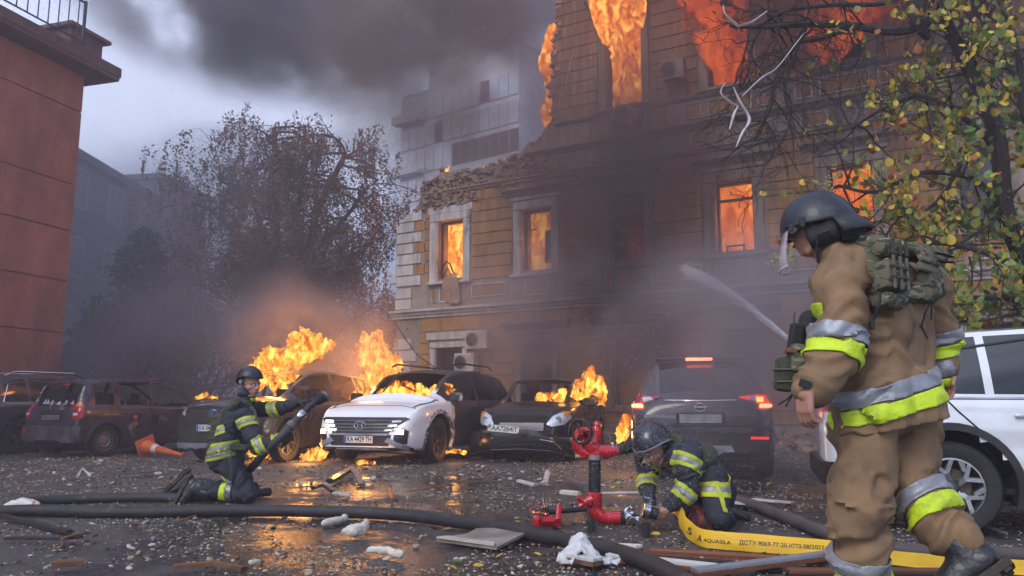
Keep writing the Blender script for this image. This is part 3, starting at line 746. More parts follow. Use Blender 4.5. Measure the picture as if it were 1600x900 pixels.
        return obj(name, mb, mat, parent, smooth=smooth, sharp=35, label=label)
    def seam(s, mb, pts, proj, r=.006, n=6):
        out = []
        for (a, b), (c, d) in zip(pts, pts[1:]):
            k = max(2, int(math.hypot(c-a, d-b)/.08))
            for i in range(k): out.append((a+(c-a)*i/k, b+(d-b)*i/k))
        out.append(pts[-1]); P_ = []
        for a, b in out:
            h, nr = s.hit(a, b, proj)
            if h is not None: P_.append(h+nr*.001)
        if len(P_) > 1: mb.tube(P_, r, n)
        return mb
def wheel(parent, x, y, R, w, rimm, style, side, flat=False, steer=0.):
    e = empty_obj('wheel', None); e.parent = parent; e.location = (x, y, R); e.rotation_euler = (0, 0, steer); MW[e.name] = Matrix()
    rr_ = R*.66
    prof = [(rr_, -w*.42), (R*.80, -w*.5), (R*.93, -w*.47), (R*.985, -w*.36), (R, -w*.15), (R, w*.15), (R*.985, w*.36), (R*.93, w*.47), (R*.80, w*.5), (rr_, w*.42)]
    obj('tyre', MB().lathe(prof, 40, axis='y', caps=False), TYRE, e, smooth=True)
    if style == 'burnt':
        s_ = 1 if side > 0 else -1
    s_ = side
    rim = MB(); f = w*.36*s_
    rim.lathe([(rr_*1.005, -w*.35), (rr_*1.005, w*.35), (rr_*.93, w*.36), (rr_*.90, w*.2), (rr_*.90, -w*.35)] if s_ > 0 else [(rr_*1.005, w*.35), (rr_*1.005, -w*.35), (rr_*.93, -w*.36), (rr_*.90, -w*.2), (rr_*.90, w*.35)], 36, axis='y', caps=False)
    obj('rim', rim, rimm, e, smooth=True)
    obj('brake_disc', MB().lathe([(rr_*.62, f*.1-.01), (rr_*.62, f*.1+.01)], 24, axis='y').lathe([(.075, f*.1), (.075, f*.5)], 12, axis='y'), M('rusty_disc', (.10, .07, .055), .6, .4), e)
    obj('wheel_back', MB().lathe([(rr_*.9, -f*.6-.005), (rr_*.9, -f*.6+.005)], 24, axis='y'), DARK, e)
    sp = MB()
    def spoke(a0, r0, a1, r1, wd0, wd1, y0, y1, th=.03):
        p0 = Vector((r0*math.cos(a0), y0, r0*math.sin(a0))); p1 = Vector((r1*math.cos(a1), y1, r1*math.sin(a1))); d = (p1-p0); t = Vector((-d.z, 0, d.x)).normalized()
        yy = Vector((0, -s_*th, 0))
        vs = [p0+t*wd0, p0-t*wd0, p1-t*wd1, p1+t*wd1]; ins = .72
        top = [p0+t*wd0*ins, p0-t*wd0*ins, p1-t*wd1*ins, p1+t*wd1*ins]
        sp.add(top+[v+yy for v in vs], [(0, 1, 2, 3), (0, 4, 5, 1), (1, 5, 6, 2), (2, 6, 7, 3), (3, 7, 4, 0), (4, 7, 6, 5)])
    if style == 'steel':
        sp.lathe([(.0, f*.75), (.035, f*.75), (.06, f*.6), (.11, f*.55), (rr_*.62, f*.85), (rr_*.9, f*.5)] if True else [], 36, axis='y')
        obj('wheel_disc', sp, rimm, e, smooth=True)
        hl = MB()
        for k in range(14):
            a = 2*PI*k/14; c = Vector((rr_*.72*math.cos(a), f*.79, rr_*.72*math.sin(a))); hl.lathe([(.017, -.006), (.017, .006)], 8, Matrix.Translation(c), axis='y')
        for k in range(5):
            a = 2*PI*k/5; c = Vector((.05*math.cos(a), f*.68, .05*math.sin(a))); hl.lathe([(.009, -.012), (.009, .012)], 6, Matrix.Translation(c), axis='y')
        obj('vent_hole', hl, DARK, e)
    else:
        ns = {'five': 5, 'kia': 5, 'ten': 10, 'burnt': 5}[style]
        for k in range(ns):
            a = 2*PI*k/ns+.3+PI/2
            if style == 'kia':
                spoke(a, .05, a, rr_*.62, .028, .024, f*.75, f*.95)
                spoke(a, rr_*.5, a+.34, rr_*.95, .022, .02, f*.93, f*.98); spoke(a, rr_*.5, a-.34, rr_*.95, .022, .02, f*.93, f*.98)
                spoke(a+.34, rr_*.66, a+.62, rr_*.95, .016, .03, f*.93, f*.98)
            elif style == 'five':
                spoke(a-.10, .045, a-.20, rr_*.95, .014, .022, f*.75, f*.95); spoke(a+.10, .045, a+.20, rr_*.95, .014, .022, f*.75, f*.95)
                spoke(a, .05, a, rr_*.55, .03, .02, f*.6, f*.75)
            elif style == 'burnt':
                spoke(a-.12, .045, a-.22, rr_*.95, .012, .018, f*.7, f*.9); spoke(a+.12, .045, a+.22, rr_*.95, .012, .018, f*.7, f*.9)
            else: spoke(a, .045, a, rr_*.95, .016, .012, f*.7, f*.93)
        obj('spokes', sp, rimm, e)
        hb_ = MB().lathe([(.0, f*.82), (.032, f*.82), (.04, f*.75), (.062, f*.6), (.065, f*.2)], 20, axis='y')
        for k in range(5): a = 2*PI*k/5+.9; hb_.lathe([(.012, f*.6), (.012, f*.86)], 6, Matrix.Translation((.05*math.cos(a)*1.25, 0, .05*math.sin(a)*1.25)), axis='y')
        obj('hub', hb_, PLAS if style != 'kia' else M('hub_cap', (.05, .05, .055), .3, .5), e, smooth=True)
    return e
def text_mesh(txt, size, depth=.002, bold=.0, spacing=1.):
    cu = bpy.data.curves.new('t', 'FONT'); cu.body = txt; cu.size = size; cu.extrude = depth; cu.align_x = 'CENTER'; cu.align_y = 'CENTER'; cu.resolution_u = 3; cu.offset = bold; cu.space_character = spacing
    o = bpy.data.objects.new('t', cu); COL.objects.link(o); dg = bpy.context.evaluated_depsgraph_get(); me = bpy.data.meshes.new_from_object(o.evaluated_get(dg))
    mb = MB(); mb.v = [tuple(v.co) for v in me.vertices]; mb.f = [tuple(p.vertices) for p in me.polygons]
    bpy.data.objects.remove(o); bpy.data.curves.remove(cu); bpy.data.meshes.remove(me)
    return mb
def plate(parent, txt, c, mt, old=False, w=.52, h=.112):         # mt: 3x3 frame whose columns are right, up, out
    e = obj('number_plate', MB().bbox((0, 0, 0), (w, h, .012), bev=.3).xf(Matrix.Translation(c) @ mt), PLT, parent)
    T = Matrix.Translation(c) @ mt
    if old: obj('plate_flag', MB().box(-w/2+.006, -w/2+.05, 0, h/2-.006, .0062, .0075).xf(T), PBL, e); obj('plate_flag', MB().box(-w/2+.006, -w/2+.05, -h/2+.006, -.0005, .0062, .0075).xf(T), PYE, e)
    else: obj('plate_band', MB().box(-w/2+.006, -w/2+.045, -h/2+.006, h/2-.006, .0062, .0075).xf(T), PBL, e)
    t = text_mesh(txt, h*.98, .001, .0016, .98); xs_ = [v[0] for v in t.v]; k = (w-.085)/(max(xs_)-min(xs_))
    t.xf(T @ Matrix.Translation((.022, 0, .0075)) @ Matrix.Diagonal((k, 1.0, 1, 1)))
    obj('plate_lettering', t, INK, e)
    obj('plate_border', MB().box(-w/2+.003, w/2-.003, h/2-.0055, h/2-.003, .0062, .007).box(-w/2+.003, w/2-.003, -h/2+.003, -h/2+.0055, .0062, .007).xf(T), INK, e)
    return e
def ring_patch(B, poly_out, shrink, *a, **k): pass
def car_base(name, label, L, W, H, rz, wheelref, px, p, mat, rimm, style, R=.35, hoodz=1.0, scale=1., steer=0., tilt=0.):
    wx_f, wx_r = p['wx']
    lx, ly = wheelref
    g_ = px if isinstance(px, Vector) else gp(*px)
    Rm = Matrix.Rotation(rz, 3, 'Z')
    loc = g_ - Rm @ Vector((lx, ly, 0))*scale; loc.z = 0
    t = thing(name, label, 'car', loc, rz); t.scale = (scale,)*3; MW[t.name] = MW[t.name] @ Matrix.Scale(scale, 4)
    p.setdefault('wr_', R); p.setdefault('arch_r', R+.075); p['L'] = L; p['W'] = W
    B = Body(name, p).build(mat, t)
    W2 = W/2
    for x in p['wx']:
        for s_ in (1, -1):
            wheel(t, x, s_*(W2-.125), R, .225, rimm, style, s_, steer=steer if x > 0 else 0)
            w_ = MB()
            a0 = -.25; prof = [(p['arch_r'], W2-.045), (p['arch_r'], W2-.42)]
            w_.lathe([(p['arch_r']-.004, s_*(W2-.03)), (p['arch_r']-.004, s_*(W2-.42))], 24, Matrix.Translation((x, 0, R)), 'y', a0, PI-a0)
            w_.lathe([(.01, s_*(W2-.42)), (p['arch_r'], s_*(W2-.42))], 24, Matrix.Translation((x, 0, R)), 'y', a0, PI-a0)
            obj('wheel_well', w_, DARK, t)
            if p.get('archtrim', True):
                tr = MB(); prj = 'left' if s_ > 0 else 'right'; K = 26; q0 = -.30
                for k in range(K+1):
                    a = q0+(PI-2*q0)*k/K
                    for rr2, o2_ in ((p['arch_r']-.008, -.02), (p['arch_r']-.008, .014), (p['arch_r']+.045, .014), (p['arch_r']+.052, -.004)):
                        X, Z = x+rr2*math.cos(a), R+rr2*math.sin(a)
                        h, nr = B.hit(x+(p['arch_r']+.05)*math.cos(a), max(.26, R+(p['arch_r']+.05)*math.sin(a)), prj)
                        y = abs(h.y) if h is not None else W2*.97
                        if abs(y) < W2*.8: y = W2*.95
                        tr.v.append((X, s_*(y+o2_), max(Z, .16)))
                for k in range(K):
                    for j in range(3): a = k*4+j; tr.f.append((a, a+1, a+5, a+4))
                obj('arch_trim', tr, p.get('trimmat', PLAS), t, smooth=True)
    # floor, dashboard, seats, steering wheel
    cab0, cab1 = p['rg'][0]+.15, p['ws'][1]-.25
    it = MB().box(cab0, cab1, -W2*.86, W2*.86, .30, .34).box(cab1-.30, cab1, -W2*.84, W2*.84, .35, min(.95, interp(p['zs'], cab1)-.03))
    obj('cabin_floor', it, INT, t)
    for sx in (cab1-1.15, cab1-2.0):
        for sy in (-.36, .36):
            if sx < cab0+.1: continue
            st = MB().bbox((sx+.22, sy, .52), (.5, .5, .16)).bbox((sx, sy, .86), (.14, .46, .58), Matrix.Translation((sx, 0, .86)) @ Matrix.Rotation(-.18, 4, 'Y') @ Matrix.Translation((-sx, 0, -.86)))
            st.bbox((sx-.07, sy, 1.22), (.1, .25, .17)); obj('seat', st, INT, t, smooth=True)
    sw = MB(); c = Vector((cab1-.48, .36, .95)); pts = [c+Vector((.07*math.sin(a), .18*math.cos(a), .17*math.sin(a))) for a in [2*PI*k/16 for k in range(17)]]; sw.tube(pts, .014, 6, caps=False).tube([c, c+Vector((.2, 0, -.12))], .03, 6)
    obj('steering_wheel', sw, INT, t)
    t['B'] = 0
    return t, B
def mirror(t, B, x, z, sgn, mat, W2):
    h, nr = B.hit(x, z-.02, 'left' if sgn > 0 else 'right'); y = abs(h.y) if h is not None else W2
    m = obj('door_mirror', MB().bbox((x+.02, sgn*(y+.13), z+.04), (.11, .22, .15), bev=.35), mat, t, smooth=True)
    obj('mirror_arm', MB().box(x-.01, x+.03, min(sgn*(y-.03), sgn*(y+.06)), max(sgn*(y-.03), sgn*(y+.06)), z-.04, z), PLAS, t)
    obj('mirror_glass', MB().box(x-.042, x-.037, min(sgn*(y+.04), sgn*(y+.22)), max(sgn*(y+.04), sgn*(y+.22)), z-.01, z+.09), CHR, m)
def handles(B, t, xs_, z, mat, side):
    for x in xs_:
        h, nr = B.hit(x, z, side)
        if h is None: continue
        obj('door_handle', MB().bbox(h+nr*.028, (.20, .022, .028), bev=.4).box(h.x-.095, h.x-.075, h.y-.02, h.y+.02, z-.008, z+.008).box(h.x+.07, h.x+.09, h.y-.02, h.y+.02, z-.008, z+.008), mat, t, smooth=True)
def circ(c, r, n=16, sx=1.): return [(c[0]+r*sx*math.cos(2*PI*k/n), c[1]+r*math.sin(2*PI*k/n)) for k in range(n)]
def tab(L, H, kind):
    h = L/2
    if kind == 'suv': return dict(
        zt=[(-h, H*.52), (-h+.03, H*.62), (-h+.10, H*.66), (-h+.16, H*.70), (-h+.42, H*.935), (-h+.50, H*.955), (-h+1.2, H*.985), (-h+2.0, H), (h-1.95, H*.965), (h-1.75, H*.93), (h-1.02, H*.69), (h-.92, H*.672), (h-.5, H*.645), (h-.18, H*.60), (h-.06, H*.53), (h, H*.44)],
        zs=[(-h, H*.5), (-h+.3, H*.60), (-h+1.2, H*.615), (h-1.0, H*.60), (h-.5, H*.60), (h, H*.4)],
        zb=[(-h, .36), (-h+.35, .25), (-h+.9, .22), (h-.9, .22), (h-.3, .22), (h, .27)],
        wp=[(-h, .74), (-h+.05, .82), (-h+.16, .885), (-h+.5, .925), (-h+1.2, .935), (h-1.2, .935), (h-.55, .915), (h-.22, .85), (h-.08, .77), (h, .68)],
        wr=[(-h, .55), (-h+.6, .60), (0, .66), (h-1.9, .64), (h, .60)],
        ws=(h-1.80, h-1.02), rg=(-h+.16, -h+.42), side=[(-h+.62, -h+1.12), (-h+1.20, -h+2.05), (-h+2.15, h-1.28)], wx=(h-.92, -h+.98))
def fit(tb, W):
    k = W/1.87; tb['wp'] = [(x, v*k) for x, v in tb['wp']]; tb['wr'] = [(x, v*k) for x, v in tb['wr']]; return tb
CARS = {}
# ---------------------------------------------------------------- white burning SUV
WP = bpy.data.materials.new('white_paint_scorched'); WP.use_nodes = True
def scorched_paint(m, col, x_at, soft, nscale=2.5, coat=.8, burnt=(.045, .035, .036), rim=(.55, .38, .14), roof=1.42):
    t = m.node_tree; L = t.links.new; p = t.nodes['Principled BSDF']; tc = nn(t, 'ShaderNodeTexCoord'); sp = nn(t, 'ShaderNodeSeparateXYZ'); L(tc.outputs['Object'], sp.inputs[0])
    n = nn(t, 'ShaderNodeTexNoise', Scale=nscale, Detail=7., Roughness=.6); L(tc.outputs['Object'], n.inputs['Vector'])
    a = nn(t, 'ShaderNodeMath', operation='MULTIPLY_ADD'); L(n.outputs[0], a.inputs[0]); a.inputs[1].default_value = .35; L(sp.outputs['X'], a.inputs[2])
    f = nn(t, 'ShaderNodeMapRange'); f.inputs[1].default_value = x_at+.175+soft; f.inputs[2].default_value = x_at+.175-soft; L(a.outputs[0], f.inputs[0])
    g = nn(t, 'ShaderNodeMapRange'); g.inputs[1].default_value = roof-.05; g.inputs[2].default_value = roof+.05; L(sp.outputs['Z'], g.inputs[0])
    mxx = nn(t, 'ShaderNodeMath', operation='MAXIMUM'); L(f.outputs[0], mxx.inputs[0]); L(g.outputs[0], mxx.inputs[1])
    n2 = nn(t, 'ShaderNodeTexNoise', Scale=5., Detail=8., Roughness=.7); L(tc.outputs['Object'], n2.inputs['Vector'])
    r = nn(t, 'ShaderNodeValToRGB'); e = r.color_ramp.elements; e[0].position = 0.; e[0].color = tuple(col)+(1,); e[1].position = 1.; e[1].color = tuple(burnt)+(1,)
    q = e.new(.35); q.color = tuple(col)+(1,); q = e.new(.5); q.color = tuple(rim)+(1,); q = e.new(.62); q.color = tuple(burnt)+(1,); L(mxx.outputs[0], r.inputs[0])
    bb = nn(t, 'ShaderNodeMapRange'); bb.inputs[1].default_value = .3; bb.inputs[2].default_value = .7; bb.inputs[3].default_value = .7; bb.inputs[4].default_value = 1.6; L(n2.outputs[0], bb.inputs[0])
    bm_ = nn(t, 'ShaderNodeMix', data_type='RGBA', blend_type='MULTIPLY'); L(mxx.outputs[0], bm_.inputs[0]); L(r.outputs[0], bm_.inputs[6]); L(bb.outputs[0], bm_.inputs[7])
    L(bm_.outputs[2], p.inputs['Base Color'])
    ro = nn(t, 'ShaderNodeMapRange'); ro.inputs[3].default_value = .28; ro.inputs[4].default_value = .75; L(mxx.outputs[0], ro.inputs[0]); L(ro.outputs[0], p.inputs['Roughness'])
    ct = nn(t, 'ShaderNodeMapRange'); ct.inputs[3].default_value = coat; ct.inputs[4].default_value = 0.; L(mxx.outputs[0], ct.inputs[0]); L(ct.outputs[0], p.inputs['Coat Weight'])
    bp = nn(t, 'ShaderNodeBump', Distance=.02); L(n2.outputs[0], bp.inputs['Height']); s_ = nn(t, 'ShaderNodeMath', operation='MULTIPLY'); L(mxx.outputs[0], s_.inputs[0]); s_.inputs[1].default_value = .5; L(s_.outputs[0], bp.inputs['Strength']); L(bp.outputs[0], p.inputs['Normal'])
    return m
scorched_paint(WP, (.85, .85, .88), .92, .12)
tb = fit(tab(4.62, 1.58, 'suv'), 1.88); tb['zt'] = tb['zt'][:11]+[(1.36, 1.12), (1.40, 1.04), (1.75, .96), (2.06, .85), (2.21, .72), (2.27, .63), (2.31, .48)]; tb['zs'] = [(-2.31, .8), (-2.0, .95), (-1.1, .97), (1.2, .95), (1.8, .90), (2.1, .78), (2.31, .45)]; tb['open'] = ('ws',); tb['archtrim'] = True; tb['trimmat'] = M('white_arch', (.6, .6, .63), .4, col2=(.1, .08, .08), c2t=(.45, .55), c2scale=6)
hx = 2.31
t, B = car_base('white_suv', 'white SUV with lit grille lamps, burnt-out rear half and flames in its cabin', 4.62, 1.88, 1.66, math.radians(-112), (hx-.92, .94), (688, 723), tb, WP, M('burnt_rim', (.05, .04, .038), .6, .3), 'burnt', R=.36, steer=.1, scale=1.07)
CARS['tucson'] = (t, B)
GR = M('grille_dark', (.03, .026, .028), .35, .3); GRT = M('grille_slat_dark', (.12, .12, .13), .35, .5); GRS = M('grille_slat_silver', (.42, .42, .45), .3, .7)
B.patch('grille', [(-.50, .48), (.50, .48), (.60, .58), (.80, .70), (.74, .725), (-.74, .725), (-.80, .70), (-.60, .58)], 'front', GR, t, .010)
B.patch('lower_grille', [(-.50, .24), (.50, .24), (.56, .46), (-.56, .46)], 'front', PLAS, t, .010)
B.patch('valance', [(-.80, .20), (.80, .20), (.82, .27), (-.82, .27)], 'front', PLAS, t, .014)
B.patch('skid_plate', [(-.5, .22), (.5, .22), (.46, .26), (-.46, .26)], 'front', GRS, t, .024)
B.patch('bumper_strip', [(-.50, .455), (.50, .455), (.52, .478), (-.52, .478)], 'front', GRS, t, .022)
for k in range(4):
    z = .505+k*.050; q = .50+k*.055; B.patch('grille_slat', [(-q, z), (q, z), (q, z+.018), (-q, z+.018)], 'front', GRT, t, .026, .03)
for s_ in (-1, 1):
    for k in range(3):
        z = .51+k*.062; y = .44+k*.05
        B.patch('daytime_lamp', [(s_*y, z), (s_*(y+.14), z+.008), (s_*(y+.15), z+.034), (s_*y, z+.030)], 'front', WLIT if s_ < 0 else LENS, t, .032, .035)
    B.patch('headlamp_recess', [(s_*.60, .30), (s_*.78, .33), (s_*.80, .52), (s_*.74, .56), (s_*.62, .55)], 'front', GR, t, .012)
    B.patch('headlamp', [(s_*.63, .47), (s_*.74, .47), (s_*.745, .54), (s_*.64, .54)], 'front', WLIT, t, .022)
    B.patch('bumper_blade', [(s_*.46, .36), (s_*.52, .42), (s_*.80, .30), (s_*.77, .25)], 'front', M('silver_plastic', (.30, .33, .40), .4, .3), t, .04, .05)
# oval emblem with a slanted H
emb = MB(); h, nr = B.hit(0, .60, 'front'); xo = h.x+.035
pts = [(xo, .105*math.cos(a), .60+.06*math.sin(a)) for a in [2*PI*k/28 for k in range(29)]]
emb.tube(pts, .009, 6, caps=False).tube([(xo, -.045, .56), (xo, -.028, .643)], .011, 6).tube([(xo, .028, .557), (xo, .045, .64)], .011, 6).tube([(xo, -.038, .593), (xo, .038, .607)], .009, 6)
obj('emblem', emb, CHR, t, smooth=True)
FR = Matrix(((0, 0, 1), (1, 0, 0), (0, 1, 0))).to_4x4()       # columns: text right=+y(car left), up=z, out=+x
h, nr = B.hit(0, .42, 'front'); plate(t, 'KA 4429 TH', Vector((h.x+.04, 0, .39)), FR)
sm_ = MB(); B.seam(sm_, [(hx-.33, -.80), (hx-.42, -.5), (hx-.40, 0), (hx-.42, .5), (hx-.33, .80)], 'top', .005)
for s_ in (-1, 1): B.seam(sm_, [(hx-.36, s_*.74), (hx-.7, s_*.80), (hx-1.05, s_*.80)], 'top', .012)
for s_, pj in ((1, 'left'), (-1, 'right')):
    B.seam(sm_, [(hx-1.36, .26), (hx-1.36, .95)], pj); B.seam(sm_, [(hx-2.42, .26), (hx-2.46, .98)], pj); B.seam(sm_, [(hx-1.36, .30), (hx-3.2, .30)], pj); B.seam(sm_, [(hx-3.35, .98), (hx-3.2, .6), (hx-3.1, .35)], pj)
obj('panel_gap', sm_, DARK, t)['kind'] = 'stuff'
for s_, pj in ((1, 'left'), (-1, 'right')): handles(B, t, (hx-2.22, hx-3.25), .88, PLAS, pj)
mirror(t, B, hx-1.42, 1.02, 1, M('white_mirror', (.7, .7, .72), .3, col2=(.03, .03, .03), c2t=(.4, .5), c2scale=5), .94); mirror(t, B, hx-1.42, 1.02, -1, CHAR, .94)
for s_ in (-1, 1): obj('roof_rail', MB().tube([(hx-2.0, s_*.62, 1.62), (hx-2.2, s_*.63, 1.67), (hx-3.6, s_*.60, 1.66), (hx-3.8, s_*.58, 1.60)], .018, 6), CHAR, t)
obj('burnt_wiper', MB().tube([(hx-1.02, .4, 1.15), (hx-1.3, .0, 1.26)], .012, 5).tube([(hx-1.0, -.2, 1.15), (hx-1.7, -.3, 1.50)], .016, 5), CHAR, t)
cl_ = MB()
for k in range(12):
    a = .15+k*.24; X, Z = hx-.92+.46*math.cos(a), .36+.46*math.sin(a)+.02; h, nr = B.hit(X, Z, 'left')
    if h is not None: cl_.lathe([(.012, -.004), (.012, .018)], 6, Matrix.Translation(h), 'y')
obj('arch_clip', cl_, DARK, t)

# ---------------------------------------------------------------- black sedan
BP = bpy.data.materials.new('black_paint_scorched'); BP.use_nodes = True
scorched_paint(BP, (.016, .016, .02), .3, .3, burnt=(.05, .04, .04), rim=(.035, .03, .03), roof=1.28)
L_ = 4.28; h = L_/2; H = 1.41
tb = dict(
    zt=[(-h, .70), (-h+.04, .84), (-h+.15, .96), (-h+.7, 1.0), (-h+.78, 1.01), (-h+1.35, 1.34), (-h+1.6, 1.41), (-h+2.2, H), (h-1.95, 1.42), (h-1.75, 1.37), (h-1.02, .985), (h-.9, .95), (h-.45, .87), (h-.15, .76), (h-.05, .68), (h, .56)],
    zs=[(-h, .65), (-h+.3, .92), (-h+1.2, .93), (h-1.0, .90), (h-.5, .84), (h-.1, .66), (h, .5)], zb=[(-h, .30), (-h+.4, .20), (h-.4, .19), (h, .24)],
    wp=[(-h, .62), (-h+.1, .72), (-h+.5, .82), (0, .845), (h-.7, .83), (h-.35, .77), (h-.12, .66), (h, .54)], wr=[(-h, .5), (-h+1.4, .56), (0, .60), (h-1.9, .58), (h, .55)],
    ws=(h-1.80, h-1.02), rg=(-h+.78, -h+1.35), side=[(-h+1.25, -h+2.05), (-h+2.13, h-1.30)], wx=(h-.82, -h+.96), open=('glass', 'ws', 'rg'), archtrim=False)
fc = gp(812, 722)
t, B = car_base('black_sedan', 'black sedan with torn-off front bumper, wet bonnet and flames along its left side', L_, 1.70, H, math.radians(-105), (h, 0), fc, tb, BP, M('burnt_rim', (.05, .04, .038), .6, .3), 'burnt', R=.31, scale=1.08)
CARS['accent'] = (t, B); acc_h = h
B.patch('front_opening', [(-.50, .42), (.50, .42), (.56, .66), (.40, .74), (-.40, .74), (-.56, .66)], 'front', DARK, t, .012)
B.patch('radiator', [(-.34, .50), (.40, .50), (.40, .62), (-.34, .62)], 'front', M('radiator_fins', (.16, .15, .16), .5, .6, var=.4, scale=40), t, .02)
B.patch('lower_front', [(-.62, .26), (.62, .26), (.58, .40), (-.58, .40)], 'front', DARK, t, .012)
for s_ in (-1, 1):
    B.patch('headlamp', [(s_*.44, .60), (s_*.52, .56), (s_*.70, .60), (s_*.775, .70), (s_*.74, .80), (s_*.66, .79), (s_*.52, .72)], 'front', LENS, t, .016, .04, .04)
    B.patch('indicator', [(s_*.69, .72), (s_*.755, .74), (s_*.735, .80), (s_*.66, .79)], 'front', AMB, t, .021, .03, .03)
    hh_, nr = B.hit(s_*.62, .67, 'front'); obj('reflector_bowl', MB().lathe([(.045, .0), (.055, .012), (.05, .02)], 20, Matrix.Translation(hh_+nr*.008), 'x'), CHR, t, smooth=True)
sm_ = MB()
for s_ in (-1, 1): B.seam(sm_, [(h-.2, s_*.50), (h-.6, s_*.68), (h-1.0, s_*.72)], 'top', .006)
for pj in ('left', 'right'): B.seam(sm_, [(h-1.30, .26), (h-1.32, .9)], pj); B.seam(sm_, [(h-2.3, .26), (h-2.34, .92)], pj); B.seam(sm_, [(h-3.2, .92), (h-3.15, .5)], pj)
obj('panel_gap', sm_, DARK, t)['kind'] = 'stuff'
handles(B, t, (h-2.15, h-3.0), .80, PLAS, 'left'); mirror(t, B, h-1.38, .93, 1, CHAR, .85)
AM = MW[t.name]
# bumper, hanging low and pushed forward - still on its car
bmp = MB(); K = 24; sec = [(-.10, .0), (-.06, .16), (.0, .24), (.035, .20), (.04, .10), (.02, .0), (-.02, -.10)]
for k in range(K+1):
    q = -1+2*k/K; y = q*.93; x = h+.16-.42*abs(q)**3; z0 = .27-.03*q-.10*abs(q)**2
    for dx, dz in sec: bmp.v.append((x+dx*1.5, y, max(.03, z0+dz+.02*math.sin(q*7))))
m_ = len(sec)
for k in range(K):
    for j in range(m_-1): a = k*m_+j; bmp.f.append((a, a+1, a+m_+1, a+m_))
o_ = obj('bumper', bmp, M('black_bumper', (.018, .017, .02), .25, coat=.6, var=.3, col2=(.07, .06, .055), c2t=(.5, .7)), t, smooth=True); md = o_.modifiers.new('t', 'SOLIDIFY'); md.thickness = .012
obj('bumper_lip', MB().tube([(h+.10, -.80, .12), (h+.26, -.4, .20), (h+.27, .1, .22), (h+.20, .55, .19), (h-.02, .86, .1)], .022, 6, flat=.5), M('wet_black', (.03, .03, .035), .12, coat=1.), o_)
obj('fog_lamp_trim', MB().tube([(h+.27, .40, .37), (h+.28, .62, .34), (h+.24, .74, .22)], .03, 6, flat=.4), CHR, o_)
plate(t, 'AA7284IT', Vector((h+.20, -.22, .53)), FR @ Matrix.Rotation(-.08, 4, 'Z') @ Matrix.Rotation(-.15, 4, 'X'), old=True)

# ---------------------------------------------------------------- dark SUV being doused (with plate KA 046...)
DP = bpy.data.materials.new('dark_paint_scorched'); DP.use_nodes = True
scorched_paint(DP, (.022, .02, .024), .7, .3, burnt=(.05, .036, .036), rim=(.06, .045, .04), roof=1.5)
tb = fit(tab(4.6, 1.68, 'suv'), 1.86); tb['open'] = ('ws', 'glass'); hx = 2.3
t, B = car_base('charcoal_suv', 'dark charcoal SUV with oval badge and silver wheels, its cabin gutted behind the kneeling firefighter', 4.6, 1.86, 1.68, math.radians(-109), (hx-.92, .93), (452, 722), tb, DP, ALU, 'five', R=.36)
CARS['rav'] = (t, B)
B.patch('grille', [(-.50, .68), (.50, .68), (.66, .92), (-.66, .92)], 'front', GR, t, .012)
hn = MB()
for j in range(6):
    for i in range(-11, 12):
        y = i*.052+(.026 if j % 2 else 0); z = .70+j*.037
        if abs(y) > .5+(z-.68)*.6: continue
        hh_, nr = B.hit(y, z, 'front'); hn.box(hh_.x+.012, hh_.x+.026, y-.018, y+.018, z-.005, z+.004)
obj('grille_mesh', hn, M('grille_mesh_grey', (.10, .10, .11), .4, .4), t)
B.patch('lower_grille', [(-.60, .36), (.60, .36), (.52, .62), (-.52, .62)], 'front', PLAS, t, .012)
B.patch('bumper_bar', [(-.84, .27), (.84, .27), (.78, .35), (-.78, .35)], 'front', M('silver_plastic_dark', (.20, .20, .23), .4, .3), t, .03, .04)
B.patch('bonnet_edge', [(-.70, .925), (.70, .925), (.72, .955), (-.72, .955)], 'front', GR, t, .02)
for s_ in (-1, 1):
    B.patch('headlamp', [(s_*.60, .80), (s_*.88, .88), (s_*.90, .95), (s_*.70, .93)], 'front', LENS, t, .014)
    B.patch('corner_vent', [(s_*.66, .40), (s_*.80, .42), (s_*.84, .66), (s_*.72, .70)], 'front', PLAS, t, .016)
h_, nr = B.hit(0, .86, 'front'); xo = h_.x+.035; emb = MB()
emb.tube([(xo, .085*math.cos(a), .86+.055*math.sin(a)) for a in [2*PI*k/24 for k in range(25)]], .007, 6, caps=False)
emb.tube([(xo, .05*math.cos(a), .882+.02*math.sin(a)) for a in [2*PI*k/16 for k in range(17)]], .006, 5, caps=False).tube([(xo, .024*math.cos(a), .86+.045*math.sin(a)) for a in [2*PI*k/16 for k in range(17)]], .006, 5, caps=False)
obj('emblem', emb, M('blue_chrome', (.35, .45, .65), .2, .9), t, smooth=True)
h_, nr = B.hit(0, .60, 'front'); plate(t, 'KA 0461 TM', Vector((h_.x+.035, -.02, .60)), FR)
sm_ = MB()
for s_ in (-1, 1): B.seam(sm_, [(hx-.3, s_*.66), (hx-.7, s_*.78), (hx-1.05, s_*.78)], 'top', .008)
for pj in ('left', 'right'): B.seam(sm_, [(hx-1.36, .26), (hx-1.36, .95)], pj); B.seam(sm_, [(hx-2.42, .26), (hx-2.46, .98)], pj)
obj('panel_gap', sm_, DARK, t)['kind'] = 'stuff'; handles(B, t, (hx-2.22, hx-3.25), .88, PLAS, 'left'); mirror(t, B, hx-1.42, 1.02, 1, CHAR, .94); mirror(t, B, hx-1.42, 1.02, -1, CHAR, .94)

